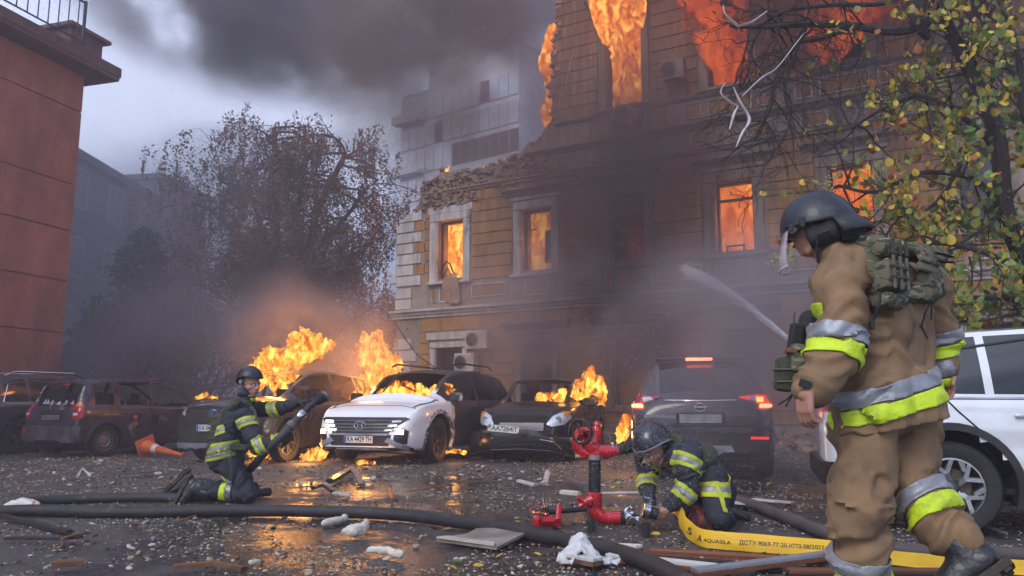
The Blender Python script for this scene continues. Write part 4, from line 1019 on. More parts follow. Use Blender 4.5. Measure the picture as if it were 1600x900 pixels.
# ---------------------------------------------------------------- burnt wreck behind
tb = fit(tab(4.4, 1.5, 'suv'), 1.8); tb['open'] = ('glass', 'ws', 'rg'); tb['archtrim'] = False
WRK = M('burnt_bodywork', (.10, .055, .045), .85, var=.5, scale=5, bump=.5, col2=(.22, .17, .16), c2t=(.5, .6))
t, B = car_base('burnt_out_car', 'burnt-out car shell in smoke between the charcoal SUV and the white SUV', 4.4, 1.8, 1.5, math.radians(-60), (0, 0), at(505, 660, 20.) * 1, tb, WRK, M('burnt_rim', (.05, .04, .038), .6, .3), 'burnt', R=.33)

# ---------------------------------------------------------------- purple-dark MPV, rear left
L_ = 4.03; h = L_/2; H = 1.63
tb = dict(
    zt=[(-h, .62), (-h+.02, .74), (-h+.05, .98), (-h+.08, 1.04), (-h+.30, 1.50), (-h+.38, 1.55), (-h+1.0, 1.61), (-h+1.8, H), (h-1.65, 1.57), (h-1.40, 1.47), (h-.80, 1.08), (h-.70, 1.05), (h-.3, .93), (h-.08, .78), (h, .6)],
    zs=[(-h, .60), (-h+.1, .98), (-h+.5, 1.0), (h-1.0, .97), (h-.5, .92), (h, .55)], zb=[(-h, .34), (-h+.2, .27), (-h+.5, .22), (h-.4, .20), (h, .26)],
    wp=[(-h, .76), (-h+.08, .82), (-h+.3, .85), (0, .87), (h-.6, .85), (h-.15, .74), (h, .6)], wr=[(-h, .60), (-h+.5, .64), (0, .67), (h-1.5, .65), (h, .6)],
    ws=(h-1.52, h-.82), rg=(-h+.08, -h+.30), side=[(-h+.42, -h+.86), (-h+1.0, -h+1.78), (-h+1.9, h-.98)], wx=(h-.72, -h+.68), open=('glass', 'ws', 'rg'), archtrim=True, ns=14)
MP = M('heat_stained_purple_paint', (.032, .026, .046), .38, var=.5, scale=3, bump=.12, bscale=60, coat=.3, col2=(.23, .17, .15), c2t=(.60, .66), c2scale=2.2, rvar=.15)
tb['trimmat'] = MP
t, B = car_base('purple_hatchback', 'dark purple hatchback, paint blistered and windows blown out, seen from its rear corner', L_, 1.74, H, math.radians(65), (-h+.68, -.87), (165, 713), tb, MP, M('steel_wheel', (.20, .19, .20), .5, .5), 'steel', R=.31, scale=.95)
CARS['matrix'] = (t, B)
for s_ in (-1, 1):
    o_ = B.patch('tail_lamp', [(s_*.66, .76), (s_*.80, .76), (s_*.79, 1.0), (s_*.70, 1.12), (s_*.655, 1.10)], 'rear', REDL, t, .018, .04, .05)
    B.patch('lamp_amber', [(s_*.665, 1.0), (s_*.77, 1.0), (s_*.72, 1.09), (s_*.67, 1.09)], 'rear', AMB, o_, .026, .03)
    B.patch('lamp_clear', [(s_*.675, .83), (s_*.78, .83), (s_*.78, .88), (s_*.67, .88)], 'rear', LENS, o_, .026, .03)
B.patch('tail_lamp', [(-h+.06, .78), (-h+.13, .78), (-h+.17, 1.04), (-h+.10, 1.08)], 'right', REDL, t, .012, .03, .05)
B.patch('bumper', [(-.80, .34), (.80, .34), (.82, .62), (-.82, .62)], 'rear', M('dusty_bumper', (.05, .045, .06), .5, var=.4, col2=(.14, .12, .12), c2t=(.5, .65)), t, .05, .07)
B.patch('plate_recess', [(-.32, .72), (.32, .72), (.32, .87), (-.32, .87)], 'rear', DARK, t, .006); B.patch('blank_plate', [(-.27, .735), (.27, .735), (.27, .84), (-.27, .84)], 'rear', M('dark_plate', (.11, .11, .13), .5, var=.5), t, .016)
B.patch('plate_bar', [(-.36, .875), (.36, .875), (.34, .93), (-.34, .93)], 'rear', PLAS, t, .03, .04)
B.patch('reflector', [(.58, .50), (.72, .50), (.72, .55), (.58, .55)], 'rear', REDL, t, .07, .03)
emb = MB(); h_, nr = B.hit(0, .99, 'rear'); emb.tube([(h_.x-.02, .05*math.cos(a), .99+.028*math.sin(a)) for a in [2*PI*k/16 for k in range(17)]], .006, 5, caps=False); obj('emblem', emb, CHR, t)
obj('high_brake_lamp', MB().bbox((-h+.31, 0, 1.47), (.04, .22, .035)), REDL, t)
jag = MB(); rj = random.Random(4)          # jagged glass left in the rear window
for k in range(22):
    s_ = rj.choice((-1, 1)); y = rj.uniform(-.62, .62); z = 1.06+rj.uniform(0, .03)
    if k % 3 == 0: y = s_*.62; z = rj.uniform(1.06, 1.4)
    x = -h+.09+(z-1.05)*.48; jag.add([(x, y-.05, z-.02), (x, y+.05, z-.02), (x+.04, y+rj.uniform(-.03, .03), z+rj.uniform(.03, .10))], [(0, 1, 2)])
obj('broken_glass', jag, M('crazed_glass', (.35, .38, .4), .2, var=.4), t)['kind'] = 'stuff'
sm_ = MB()
for pj in ('left', 'right'):
    B.seam(sm_, [(-h+.93, 1.5), (-h+.93, .98), (-h+1.02, .70), (-h+1.12, .30)], pj); B.seam(sm_, [(-h+1.84, 1.45), (-h+1.84, .28)], pj); B.seam(sm_, [(h-1.0, .95), (h-.98, .30)], pj); B.seam(sm_, [(-h+1.1, .30), (h-1.0, .28)], pj)
B.seam(sm_, [(-.74, .70), (-.66, 1.02)], 'rear'); B.seam(sm_, [(.74, .70), (.66, 1.02)], 'rear'); B.seam(sm_, [(-.78, .655), (.78, .655)], 'rear')
obj('panel_gap', sm_, DARK, t)['kind'] = 'stuff'; handles(B, t, (-h+1.18, -h+2.05), .86, PLAS, 'right')
B.patch('dent_mark', [(-h+1.28, .80), (-h+1.36, .84), (-h+1.40, .78), (-h+1.34, .74)], 'right', M('orange_scrape', (.55, .12, .05), .6), t, .004, .01)
B.patch('side_strip', [(-h+1.05, .60), (h-1.05, .58), (h-1.05, .63), (-h+1.05, .65)], 'right', MP, t, .012, .02)
obj('roof_aerial', MB().tube([(-h+.7, 0, 1.60), (-h+.5, 0, 1.66), (-h+.1, 0, 1.68)], .008, 5), PLAS, t)
for s_ in (-1, 1): obj('roof_rail', MB().tube([(-h+.5, s_*.60, 1.56), (-h+.7, s_*.61, 1.62), (h-1.9, s_*.62, 1.63), (h-1.7, s_*.61, 1.58)], .014, 6), MP, t)

# ---------------------------------------------------------------- slate SUV, far left
L_ = 4.5; tb = fit(tab(L_, 1.66, 'suv'), 1.84); h = L_/2
SL = M('slate_blue_paint', (.035, .038, .055), .3, var=.3, bump=.03, coat=.6, col2=(.08, .07, .08), c2t=(.55, .75))
w_ = gp(38, 713); w_ = Vector((-10.05, 16.6, 0))
t, B = car_base('slate_suv', 'slate-blue SUV with roof rails parked at the left edge beside the purple hatchback', L_, 1.84, 1.66, math.radians(68), (-h+.98, -.92), w_, tb, SL, ALU, 'five', R=.36)
for s_ in (-1, 1): obj('roof_rail', MB().tube([(-h+.7, s_*.62, 1.58), (-h+.9, s_*.64, 1.68), (h-2.2, s_*.66, 1.69), (h-2.0, s_*.64, 1.62)], .018, 6), CHR, t)
B.patch('tail_lamp', [(-h+.03, .88), (-h+.40, .93), (-h+.33, 1.0), (-h+.05, 1.02)], 'right', REDL, t, .014); B.patch('tail_lamp', [(-.84, .88), (-.5, .9), (-.5, 1.0), (-.84, 1.02)], 'rear', REDL, t, .014)
B.patch('side_moulding', [(-h+1.4, .33), (h-1.4, .33), (h-1.4, .40), (-h+1.4, .40)], 'right', CHR, t, .014)
sm_ = MB(); ch = MB()
B.seam(sm_, [(-h+1.14, 1.0), (-h+1.35, .7), (-h+1.45, .3)], 'right'); B.seam(sm_, [(-h+2.1, 1.0), (-h+2.1, .3)], 'right'); obj('panel_gap', sm_, DARK, t)['kind'] = 'stuff'
B.seam(ch, [(-h+.58, 1.05), (-h+.60, 1.02), (-h+2.0, 1.03), (h-1.3, 1.02)], 'right', .012); B.seam(ch, [(-h+.58, 1.05), (-h+.75, 1.42), (-h+1.2, 1.50), (h-1.9, 1.49)], 'right', .012); obj('window_trim', ch, CHR, t)
handles(B, t, (-h+1.3, -h+2.25), .93, CHR, 'right')

# ---------------------------------------------------------------- dark crossover seen from behind
L_ = 4.4; H = 1.60; tb = fit(tab(L_, H, 'suv'), 1.84); h = L_/2
QP = M('wet_dark_paint', (.045, .035, .045), .28, var=.3, bump=.05, bscale=90, coat=.6)
rc = gp(1098, 752); rc = rc.normalized()*(Vector((rc.x, rc.y, 0)).length)
t, B = car_base('dark_crossover', 'dark crossover seen from behind through spray, its tail lamps lit red', L_, 1.84, H, math.radians(76), (-h, 0), rc, tb, QP, ALU, 'ten', R=.34, scale=1.04)
CARS['qash'] = (t, B)
for s_ in (-1, 1):
    o_ = B.patch('tail_lamp', [(s_*.48, 1.03), (s_*.84, .93), (s_*.89, 1.0), (s_*.88, 1.06), (s_*.70, 1.06)], 'rear', REDG if s_ < 0 else REDL, t, .02, .04, .05)
    B.patch('lamp_core', [(s_*.72, .905), (s_*.85, .905), (s_*.85, .935), (s_*.72, .935)], 'rear', REDHOT, o_, .034, .03, .05)
    B.patch('lamp_clear', [(s_*.58, .99), (s_*.70, .96), (s_*.72, 1.02), (s_*.62, 1.03)], 'rear', LENS, o_, .03, .02)
    B.patch('bumper_reflector', [(s_*.60, .52), (s_*.80, .52), (s_*.80, .55), (s_*.60, .55)], 'rear', REDG if s_ < 0 else REDL, t, .02)
B.patch('lamp_amber', [(-.76, .965), (-.68, .965), (-.68, 1.02), (-.76, 1.02)], 'rear', AMBHOT, t, .036, .03)
obj('high_brake_lamp', MB().bbox((-h+.36, 0, 1.535), (.05, .34, .035)), REDHOT, t)
obj('roof_spoiler', MB().prism([(-h+.34, 1.545), (-h+.40, 1.515), (-h+.72, 1.56), (-h+.66, 1.59)], -.55, .55), QP, t)
B.patch('bumper_garnish', [(-.70, .36), (.70, .36), (.78, .50), (-.78, .50)], 'rear', PLAS, t, .03, .05); B.patch('skid_plate', [(-.40, .36), (.40, .36), (.36, .44), (-.36, .44)], 'rear', GRS, t, .045, .05)
B.patch('bumper_top', [(-.84, .60), (.84, .60), (.82, .66), (-.82, .66)], 'rear', QP, t, .05, .06)
B.patch('plate_recess', [(-.30, .70), (.30, .70), (.30, .84), (-.30, .84)], 'rear', DARK, t, .006); B.patch('blank_plate', [(-.26, .715), (.26, .715), (.26, .825), (-.26, .825)], 'rear', M('dull_plate', (.3, .3, .32), .5, var=.5), t, .014)
h_, nr = B.hit(0, .91, 'rear'); emb = MB(); emb.tube([(h_.x-.03, .062*math.cos(a), .91+.052*math.sin(a)) for a in [2*PI*k/24 for k in range(25)]], .009, 6, caps=False).tube([(h_.x-.034, -.08, .91), (h_.x-.034, .08, .91)], .011, 6); obj('emblem', emb, CHR, t, smooth=True)
B.patch('chrome_strip', [(-.44, .985), (.44, .985), (.44, 1.0), (-.44, 1.0)], 'rear', CHR, t, .012)
RR_ = Matrix(((0, 0, -1), (-1, 0, 0), (0, 1, 0))).to_4x4()
obj('model_lettering', text_mesh('QASHQAI', .06, .002).xf(Matrix.Translation((h_.x-.03, .56, .80)) @ RR_), CHR, t)
sm_ = MB(); B.seam(sm_, [(-.76, .86), (-.66, .68), (.66, .68), (.76, .86)], 'rear'); obj('panel_gap', sm_, DARK, t)['kind'] = 'stuff'
obj('roof_aerial', MB().tube([(-h+.9, 0, 1.58), (-h+.8, 0, 1.83)], .006, 5), PLAS, t)
obj('rear_wiper', MB().tube([(-h+.17, .02, 1.10), (-h+.20, -.30, 1.14)], .01, 5), PLAS, t)

# ---------------------------------------------------------------- white-silver SUV at the right edge
L_ = 4.48; H = 1.62; tb = fit(tab(L_, H, 'suv'), 1.86); h = L_/2
tb['side'] = [(-h+.66, -h+1.16), (-h+1.22, -h+2.15), (-h+2.25, h-1.28)]; tb['zs'] = [(-h, H*.5), (-h+.3, H*.625), (-h+1.2, H*.615), (h-1.0, H*.60), (h-.5, H*.60), (h, H*.4)]; tb['arch_r'] = .44; tb['wx'] = (h-.92, -h+.88)
KP = M('wet_silver_white_paint', (.70, .71, .74), .22, .15, var=.06, bump=.02, bscale=120, coat=1.)
t, B = car_base('silver_suv', 'clean silver-white SUV at the right edge behind the walking firefighter', L_, 1.86, H, math.radians(-17), (-h+.88, -.93), (1497, 838), tb, KP, M('machined_rim', (.45, .45, .46), .3, .9), 'kia', R=.345)
CARS['kia'] = (t, B)
sm_ = MB(); ch = MB()
B.seam(sm_, [(-h+.88, 1.01), (-h+.95, .92), (-h+1.14, .72), (-h+1.26, .56)], 'right', .007, 8); B.seam(sm_, [(-h+2.2, 1.0), (-h+2.2, .3)], 'right', .007); obj('panel_gap', sm_, DARK, t)['kind'] = 'stuff'
B.seam(ch, [(-h+.60, 1.05), (-h+.80, 1.015), (-h+1.6, 1.01), (h-1.3, 1.0)], 'right', .013, 8); obj('window_trim', ch, CHR, t)
B.seam(ch2 := MB(), [(-h+.60, 1.06), (-h+1.0, 1.40), (-h+1.5, 1.47), (h-1.9, 1.47)], 'right', .012, 8); obj('window_seal', ch2, PLAS, t)
handles(B, t, (-h+1.42, -h+2.45), .88, M('silver_handle', (.55, .56, .58), .25, .4, coat=1.), 'right')
B.patch('sill_cladding', [(-h+1.42, .24), (h-1.38, .24), (h-1.38, .40), (-h+1.42, .40)], 'right', PLAS, t, .016, .03)
B.patch('rear_cladding', [(-h+.06, .34), (-h+.42, .24), (-h+.42, .48), (-h+.04, .52)], 'right', PLAS, t, .014, .03)
B.patch('tail_lamp', [(-h+.10, .92), (-h+.30, .97), (-h+.26, 1.0), (-h+.12, 1.0)], 'right', REDL, t, .012, .03); B.patch('tail_lamp', [(-.84, .90), (-.45, .93), (-.45, 1.0), (-.84, 1.03)], 'rear', REDL, t, .012, .03)
B.patch('rear_bumper', [(-.80, .36), (.80, .36), (.82, .52), (-.82, .52)], 'rear', PLAS, t, .04, .05)
hl = Vector((-h+.88, -(.93-.125)-.115*.82, .345))
obj('wheel_lettering', text_mesh('KIA', .028, .001).xf(Matrix.Translation(hl+Vector((0, -.003, 0))) @ Matrix(((1, 0, 0), (0, 0, 1), (0, 1, 0))).to_4x4() @ Matrix.Rotation(PI, 4, 'Z') @ Matrix.Diagonal((1, 1, -1, 1))), CHR, t)
mirror(t, B, h-1.4, 1.0, -1, KP, .93)
# ================================================================ PEOPLE
def cap(mb, p0, r0, p1, r1, n=16):
    p0, p1 = Vector(p0), Vector(p1); d = (p1-p0); L = d.length
    t = d.normalized() if L > 1e-6 else Vector((0, 0, 1)); nx = t.orthogonal().normalized(); ny = t.cross(nx)
    prof = [(math.sin(q)*r0, -math.cos(q)*r0) for q in (0.02, .4, .8, 1.2, PI/2)]+[(math.sin(q)*r1, L-math.cos(q)*r1) for q in (PI/2, 1.95, 2.35, 2.75, 3.12)]
    if L < 1e-6: prof = prof[:5]+prof[6:]
    k = len(prof); vs = []; fs = []
    for r, h in prof:
        for j in range(n): a = 2*PI*j/n; vs.append(p0+t*h+nx*math.cos(a)*r+ny*math.sin(a)*r)
    for i in range(k-1):
        for j in range(n): fs.append((i*n+j, i*n+(j+1) % n, (i+1)*n+(j+1) % n, (i+1)*n+j))
    fs.append(tuple(reversed(range(n)))); fs.append(tuple((k-1)*n+j for j in range(n))); mb.add(vs, fs)
def ell(mb, c, r, R=None, nu=20, nv=12):
    R = R or Matrix.Identity(3); vs = []; fs = []
    for i in range(nv+1):
        p = PI*(i+.04)/(nv+.08)
        for j in range(nu): a = 2*PI*j/nu; vs.append(Vector(c)+R @ Vector((r[0]*math.sin(p)*math.cos(a), r[1]*math.sin(p)*math.sin(a), r[2]*math.cos(p))))
    for i in range(nv):
        for j in range(nu): fs.append((i*nu+j, (i+1)*nu+j, (i+1)*nu+(j+1) % nu, i*nu+(j+1) % nu))
    fs.append(tuple(range(nu))); fs.append(tuple(reversed([nv*nu+j for j in range(nu)]))); mb.add(vs, fs)
def organic(mb, voxel=.014, smooth=4, folds=None, seed=0.):
    me = bpy.data.meshes.new('o'); me.from_pydata(mb.v, [], mb.f)
    bm = bmesh.new(); bm.from_mesh(me); bmesh.ops.recalc_face_normals(bm, faces=bm.faces); bm.to_mesh(me); bm.free()
    o = bpy.data.objects.new('o', me); COL.objects.link(o)
    r = o.modifiers.new('r', 'REMESH'); r.mode = 'VOXEL'; r.voxel_size = voxel
    s = o.modifiers.new('s', 'SMOOTH'); s.iterations = smooth; s.factor = .6
    dg = bpy.context.evaluated_depsgraph_get(); m2 = bpy.data.meshes.new_from_object(o.evaluated_get(dg))
    bpy.data.objects.remove(o); bpy.data.meshes.remove(me)
    if folds:                                   # folds: list of (p0, p1, amp, freq, radius): cloth wrinkles running across a limb
        vs = np.empty(len(m2.vertices)*3); m2.vertices.foreach_get('co', vs); vs = vs.reshape(-1, 3)
        nr = np.empty(len(m2.vertices)*3); m2.vertices.foreach_get('normal', nr); nr = nr.reshape(-1, 3)
        segs = [(Vector(a), Vector(b), am, fq) for a, b, am, fq in folds]
        for i in range(len(vs)):
            p = Vector(vs[i]); best = None
            for a, b, am, fq in segs:
                d = b-a; t = max(-.1, min(1.1, (p-a).dot(d)/d.length_squared)); q = (p-(a+d*t)).length
                if best is None or q < best[0]: best = (q, t*d.length, am, fq, d.normalized(), a, t)
            q, ax, am, fq, dd, a0, t = best
            w = mn.noise(p*4.+Vector((seed, 0, 0)))
            n_ = mn.noise(Vector((ax*fq+w*2.2, 0, 0))*1.+(p-a0)*2.6+Vector((0, seed, 0)))
            n_ = 1-abs(n_)*3.2
            n2 = mn.noise(p*17+Vector((0, 0, seed)))
            vs[i] += nr[i]*(am*(n_-.35)+am*.2*n2)
        m2.vertices.foreach_set('co', vs.ravel()); m2.update()
    return m2
def mesh_in(parent, me):
    inv = MW[parent.name].inverted(); me.transform(inv); me.update()
def part_me(name, me, mat, parent, keep_world=True, label=None):
    me.materials.clear()
    if keep_world: mesh_in(parent, me)
    o = obj(name, me, mat, parent, smooth=True, sharp=70); 
    if label: o['label'] = label
    return o
def band(src, parent, p, axis, w, rl, mat, off=.005, name='reflective_band', th=.003):   # src mesh is in world space
    bm = bmesh.new(); bm.from_mesh(src); p, axis = Vector(p), Vector(axis).normalized()
    bmesh.ops.bisect_plane(bm, geom=list(bm.verts)+list(bm.edges)+list(bm.faces), plane_co=p+axis*w/2, plane_no=axis, clear_outer=True)
    bmesh.ops.bisect_plane(bm, geom=list(bm.verts)+list(bm.edges)+list(bm.faces), plane_co=p-axis*w/2, plane_no=-axis, clear_outer=True)
    dl = [f for f in bm.faces if (f.calc_center_median()-p).length > rl]
    bmesh.ops.delete(bm, geom=dl, context='FACES')
    if not bm.faces: bm.free(); return None
    bm.normal_update()
    nrm = {v: v.normal.copy() for v in bm.verts}
    for v in bm.verts: v.co += nrm[v]*off
    me = bpy.data.meshes.new(name); bm.to_mesh(me); bm.free()
    o = part_me(name, me, mat, parent)
    m = o.modifiers.new('t', 'SOLIDIFY'); m.thickness = th*2; m.offset = 1
    return o
def dome(c, R3, rad, lim, n=36, m=14, th=.006):          # helmet shell: lim(a) polar limit; R3 columns: fwd, left, up
    mb = MB()
    for k, rr3 in enumerate((rad, [r-th for r in rad])):
        o = len(mb.v)
        for i in range(m+1):
            for j in range(n):
                a = 2*PI*j/n; p = lim(a)*(i+.02)/m
                mb.v.append(tuple(Vector(c)+R3 @ Vector((rr3[0]*math.sin(p)*math.cos(a), rr3[1]*math.sin(p)*math.sin(a), rr3[2]*math.cos(p)))))
        for i in range(m):
            for j in range(n):
                q = (o+i*n+j, o+(i+1)*n+j, o+(i+1)*n+(j+1) % n, o+i*n+(j+1) % n); mb.f.append(q if k == 0 else q[::-1])
        mb.f.append(tuple(o+j for j in range(n)))
    o = (m+1)*n
    for j in range(n): j2 = (j+1) % n; mb.f.append((m*n+j, o+m*n+j, o+m*n+j2, m*n+j2))
    rim = [Vector(mb.v[m*n+j]) for j in range(n)]+[Vector(mb.v[m*n])]
    return mb, rim
def frame(fwd, up):
    f = Vector(fwd).normalized(); l = Vector(up).cross(f).normalized(); u = f.cross(l)
    return Matrix((f, l, u)).transposed()
def sticker(src_bvh, o_, d, size, mat, parent, name, off=.004, aspect=1.6):
    h = src_bvh.ray_cast(Vector(o_), Vector(d))
    if h[0] is None: return None
KH = M('khaki_turnout_cloth', (.25, .152, .078), .85, var=.2, scale=6, bump=.28, bscale=190, col2=(.09, .06, .042), c2t=(.50, .72), c2scale=4.)
NV = M('navy_turnout_cloth', (.020, .024, .036), .75, var=.35, scale=6, bump=.3, bscale=160, col2=(.05, .05, .055), c2t=(.56, .75), c2scale=5)
YL = M('hi_vis_yellow', (.58, .76, .02), .5, var=.15, scale=12, bump=.35, bscale=60, col2=(.22, .26, .05), c2t=(.54, .75), c2scale=9)
YL2 = M('hi_vis_yellow_used', (.48, .52, .03), .5, var=.2, scale=12, bump=.2, bscale=120, col2=(.20, .2, .05), c2t=(.55, .75), c2scale=10)
SV = M('reflective_silver', (.30, .31, .34), .35, .3, var=.2, scale=20, bump=.2, bscale=150, col2=(.16, .16, .18), c2t=(.55, .7), c2scale=8)
HLM = M('helmet_paint', (.015, .018, .027), .42, var=.35, scale=8, bump=.12, bscale=200, coat=.12, rvar=.12, col2=(.045, .05, .06), c2t=(.58, .66), c2scale=16)
HLS = M('scuffed_helmet_paint', (.022, .023, .028), .3, var=.3, scale=8, bump=.15, bscale=60, coat=.4, col2=(.55, .55, .56), c2t=(.655, .67), c2scale=14)
SK = M('skin', (.42, .205, .145), .5, var=.18, scale=12, bump=.12, bscale=120)
SKD = M('dirty_skin', (.33, .15, .10), .5, var=.3, scale=16, bump=.15, bscale=120)
BOOT = M('boot_leather', (.016, .016, .018), .35, var=.3, bump=.4, bscale=40, coat=.2)
GLV = M('glove_leather', (.016, .017, .016), .65, var=.3, bump=.4, bscale=70)
OLV = M('olive_webbing', (.050, .055, .032), .8, var=.3, scale=30, bump=.4, bscale=90)
BLKW = M('black_webbing', (.014, .014, .016), .7, var=.3, bump=.3, bscale=90)
TANW = M('tan_webbing', (.15, .125, .085), .8, var=.2, bump=.3, bscale=90)
def camo_mat():
    m = bpy.data.materials.new('camouflage_cloth'); m.use_nodes = True; t = m.node_tree; L = t.links.new; p = t.nodes['Principled BSDF']; tc = nn(t, 'ShaderNodeTexCoord')
    mp = nn(t, 'ShaderNodeMapping'); mp.inputs['Scale'].default_value = (1, 1, 2.2); L(tc.outputs['Object'], mp.inputs[0])
    prev = None
    for i, (sc, lo, col) in enumerate(((9, 0, (.13, .12, .075)), (11, .53, (.055, .065, .035)), (15, .56, (.045, .03, .02)), (19, .60, (.26, .24, .17)))):
        if prev is None: c = nn(t, 'ShaderNodeRGB'); c.outputs[0].default_value = col+(1,); prev = c.outputs[0]; continue
        n = nn(t, 'ShaderNodeTexNoise', Scale=float(sc), Detail=2., Distortion=.8); L(mp.outputs[0], n.inputs['Vector'])
        r = nn(t, 'ShaderNodeMapRange'); r.inputs[1].default_value = lo; r.inputs[2].default_value = lo+.015; L(n.outputs[0], r.inputs[0])
        mi = nn(t, 'ShaderNodeMix', data_type='RGBA'); L(r.outputs[0], mi.inputs[0]); L(prev, mi.inputs[6]); mi.inputs[7].default_value = col+(1,); prev = mi.outputs[2]
    L(prev, p.inputs['Base Color']); p.inputs['Roughness'].default_value = .85
    nb = nn(t, 'ShaderNodeTexNoise', Scale=150.); L(tc.outputs['Object'], nb.inputs['Vector']); bp = nn(t, 'ShaderNodeBump', Strength=.4, Distance=.01); L(nb.outputs[0], bp.inputs['Height']); L(bp.outputs[0], p.inputs['Normal'])
    return m
CAMO = camo_mat()
def hand(parent, wrist, palm_c, fdir, pn, thumbdir, mat, curl=.5, size=1., voxel=.0045, name='hand', fs=None):
    """wrist, palm centre; fdir finger direction, pn palm normal (fingers curl toward it), thumbdir sideways toward the thumb"""
    mb = MB(); f = Vector(fdir).normalized(); n = (Vector(pn)-f*Vector(pn).dot(f)).normalized(); s = f.cross(n)
    if s.dot(Vector(thumbdir)) < 0: s = -s
    c = Vector(palm_c); k = size
    cap(mb, wrist, .031*k, c-f*.03*k, .030*k)
    for q in (-.027, -.009, .009, .027): cap(mb, c-f*.04*k+s*q*.8*k, .017*k, c+f*.035*k+s*q*k, .0135*k)
    lens = [.072, .082, .076, .060]; order = [.030, .010, -.010, -.029]
    for i, (q, ln) in enumerate(zip(order, lens)):
        p = c+f*.040*k+s*q*k; a = curl*(1+.12*i)*(.9 if fs is None else fs[i]); d = f.copy(); r = .0098*k
        for j, fr in enumerate((.45, .32, .23)):
            d = (d*math.cos(a*(.7 if j == 0 else 1.))+n*math.sin(a*(.7 if j == 0 else 1.))).normalized(); nn_ = (n*math.cos(a)-f*math.sin(a))
            q2 = p+d*ln*fr*k; cap(mb, p, r, q2, r*.92, 10); p = q2; r *= .93
            f2 = d; n2 = (nn_-f2*nn_.dot(f2)).normalized(); f_, n_ = f2, n2; d = f2
            n_save = n2
            # rotate local normal
            n_local = n2
            n = n_local
        n = (Vector(pn)-f*Vector(pn).dot(f)).normalized()
    p = c-f*.022*k+s*.030*k; d = (f*.62+s*.55+n*.45).normalized(); q2 = p+d*.036*k; cap(mb, p, .0135*k, q2, .0115*k, 10); d2 = (f*.85+s*.1+n*.5).normalized(); cap(mb, q2, .0112*k, q2+d2*.030*k, .0095*k, 10)
    me = organic(mb, voxel*k, 2); return part_me(name, me, mat, parent)
def boot(parent, ankle, toe, up, size=1., name='boot', shaft=None):
    mb = MB(); a, t = Vector(ankle), Vector(toe); f = (t-a).normalized(); u = (Vector(up)-f*Vector(up).dot(f)).normalized()
    k = size
    cap(mb, a+u*.14*k-f*.01, .068*k, a+u*.02*k, .058*k); cap(mb, a-f*.035*k-u*.02*k, .052*k, a+f*.09*k-u*.022*k, .047*k); cap(mb, a+f*.05*k, .05*k, a+f*.15*k-u*.028*k, .045*k); cap(mb, a+f*.12*k-u*.02*k, .048*k, a+f*.175*k-u*.03*k, .042*k)
    if shaft is not None: cap(mb, a+u*.05, .06*k, shaft, .07*k)
    me = organic(mb, .010*k, 4); o = part_me(name, me, BOOT, parent)
    s = MB(); l = u.cross(f); prof = [(-.095, .036), (-.08, .046), (-.03, .043), (.05, .040), (.11, .052), (.17, .050), (.215, .034), (.228, .012)]
    pts = [(x, y) for x, y in prof]+[(x, -y) for x, y in reversed(prof)]
    for dz in (-.085, -.058):
        for x, y in pts: s.v.append(tuple(a+f*x*k+l*y*k+u*dz*k))
    n = len(pts); s.f = [tuple(range(n)), tuple(range(2*n-1, n-1, -1))]+[(i, (i+1) % n, n+(i+1) % n, n+i) for i in range(n)]
    for i in range(7):
        for sg in (-1, 1): s.box(-.08+i*.042, -.055+i*.042, min(sg*.012, sg*.042), max(sg*.012, sg*.042), -.096, -.086, Matrix.Translation(a) @ Matrix((f, l, u)).transposed().to_4x4() @ Matrix.Scale(k, 4))
    obj('sole', s, M('boot_sole', (.03, .025, .015), .7, var=.4, col2=(.14, .10, .03), c2t=(.55, .6), c2scale=20), o, world=True)
    return o
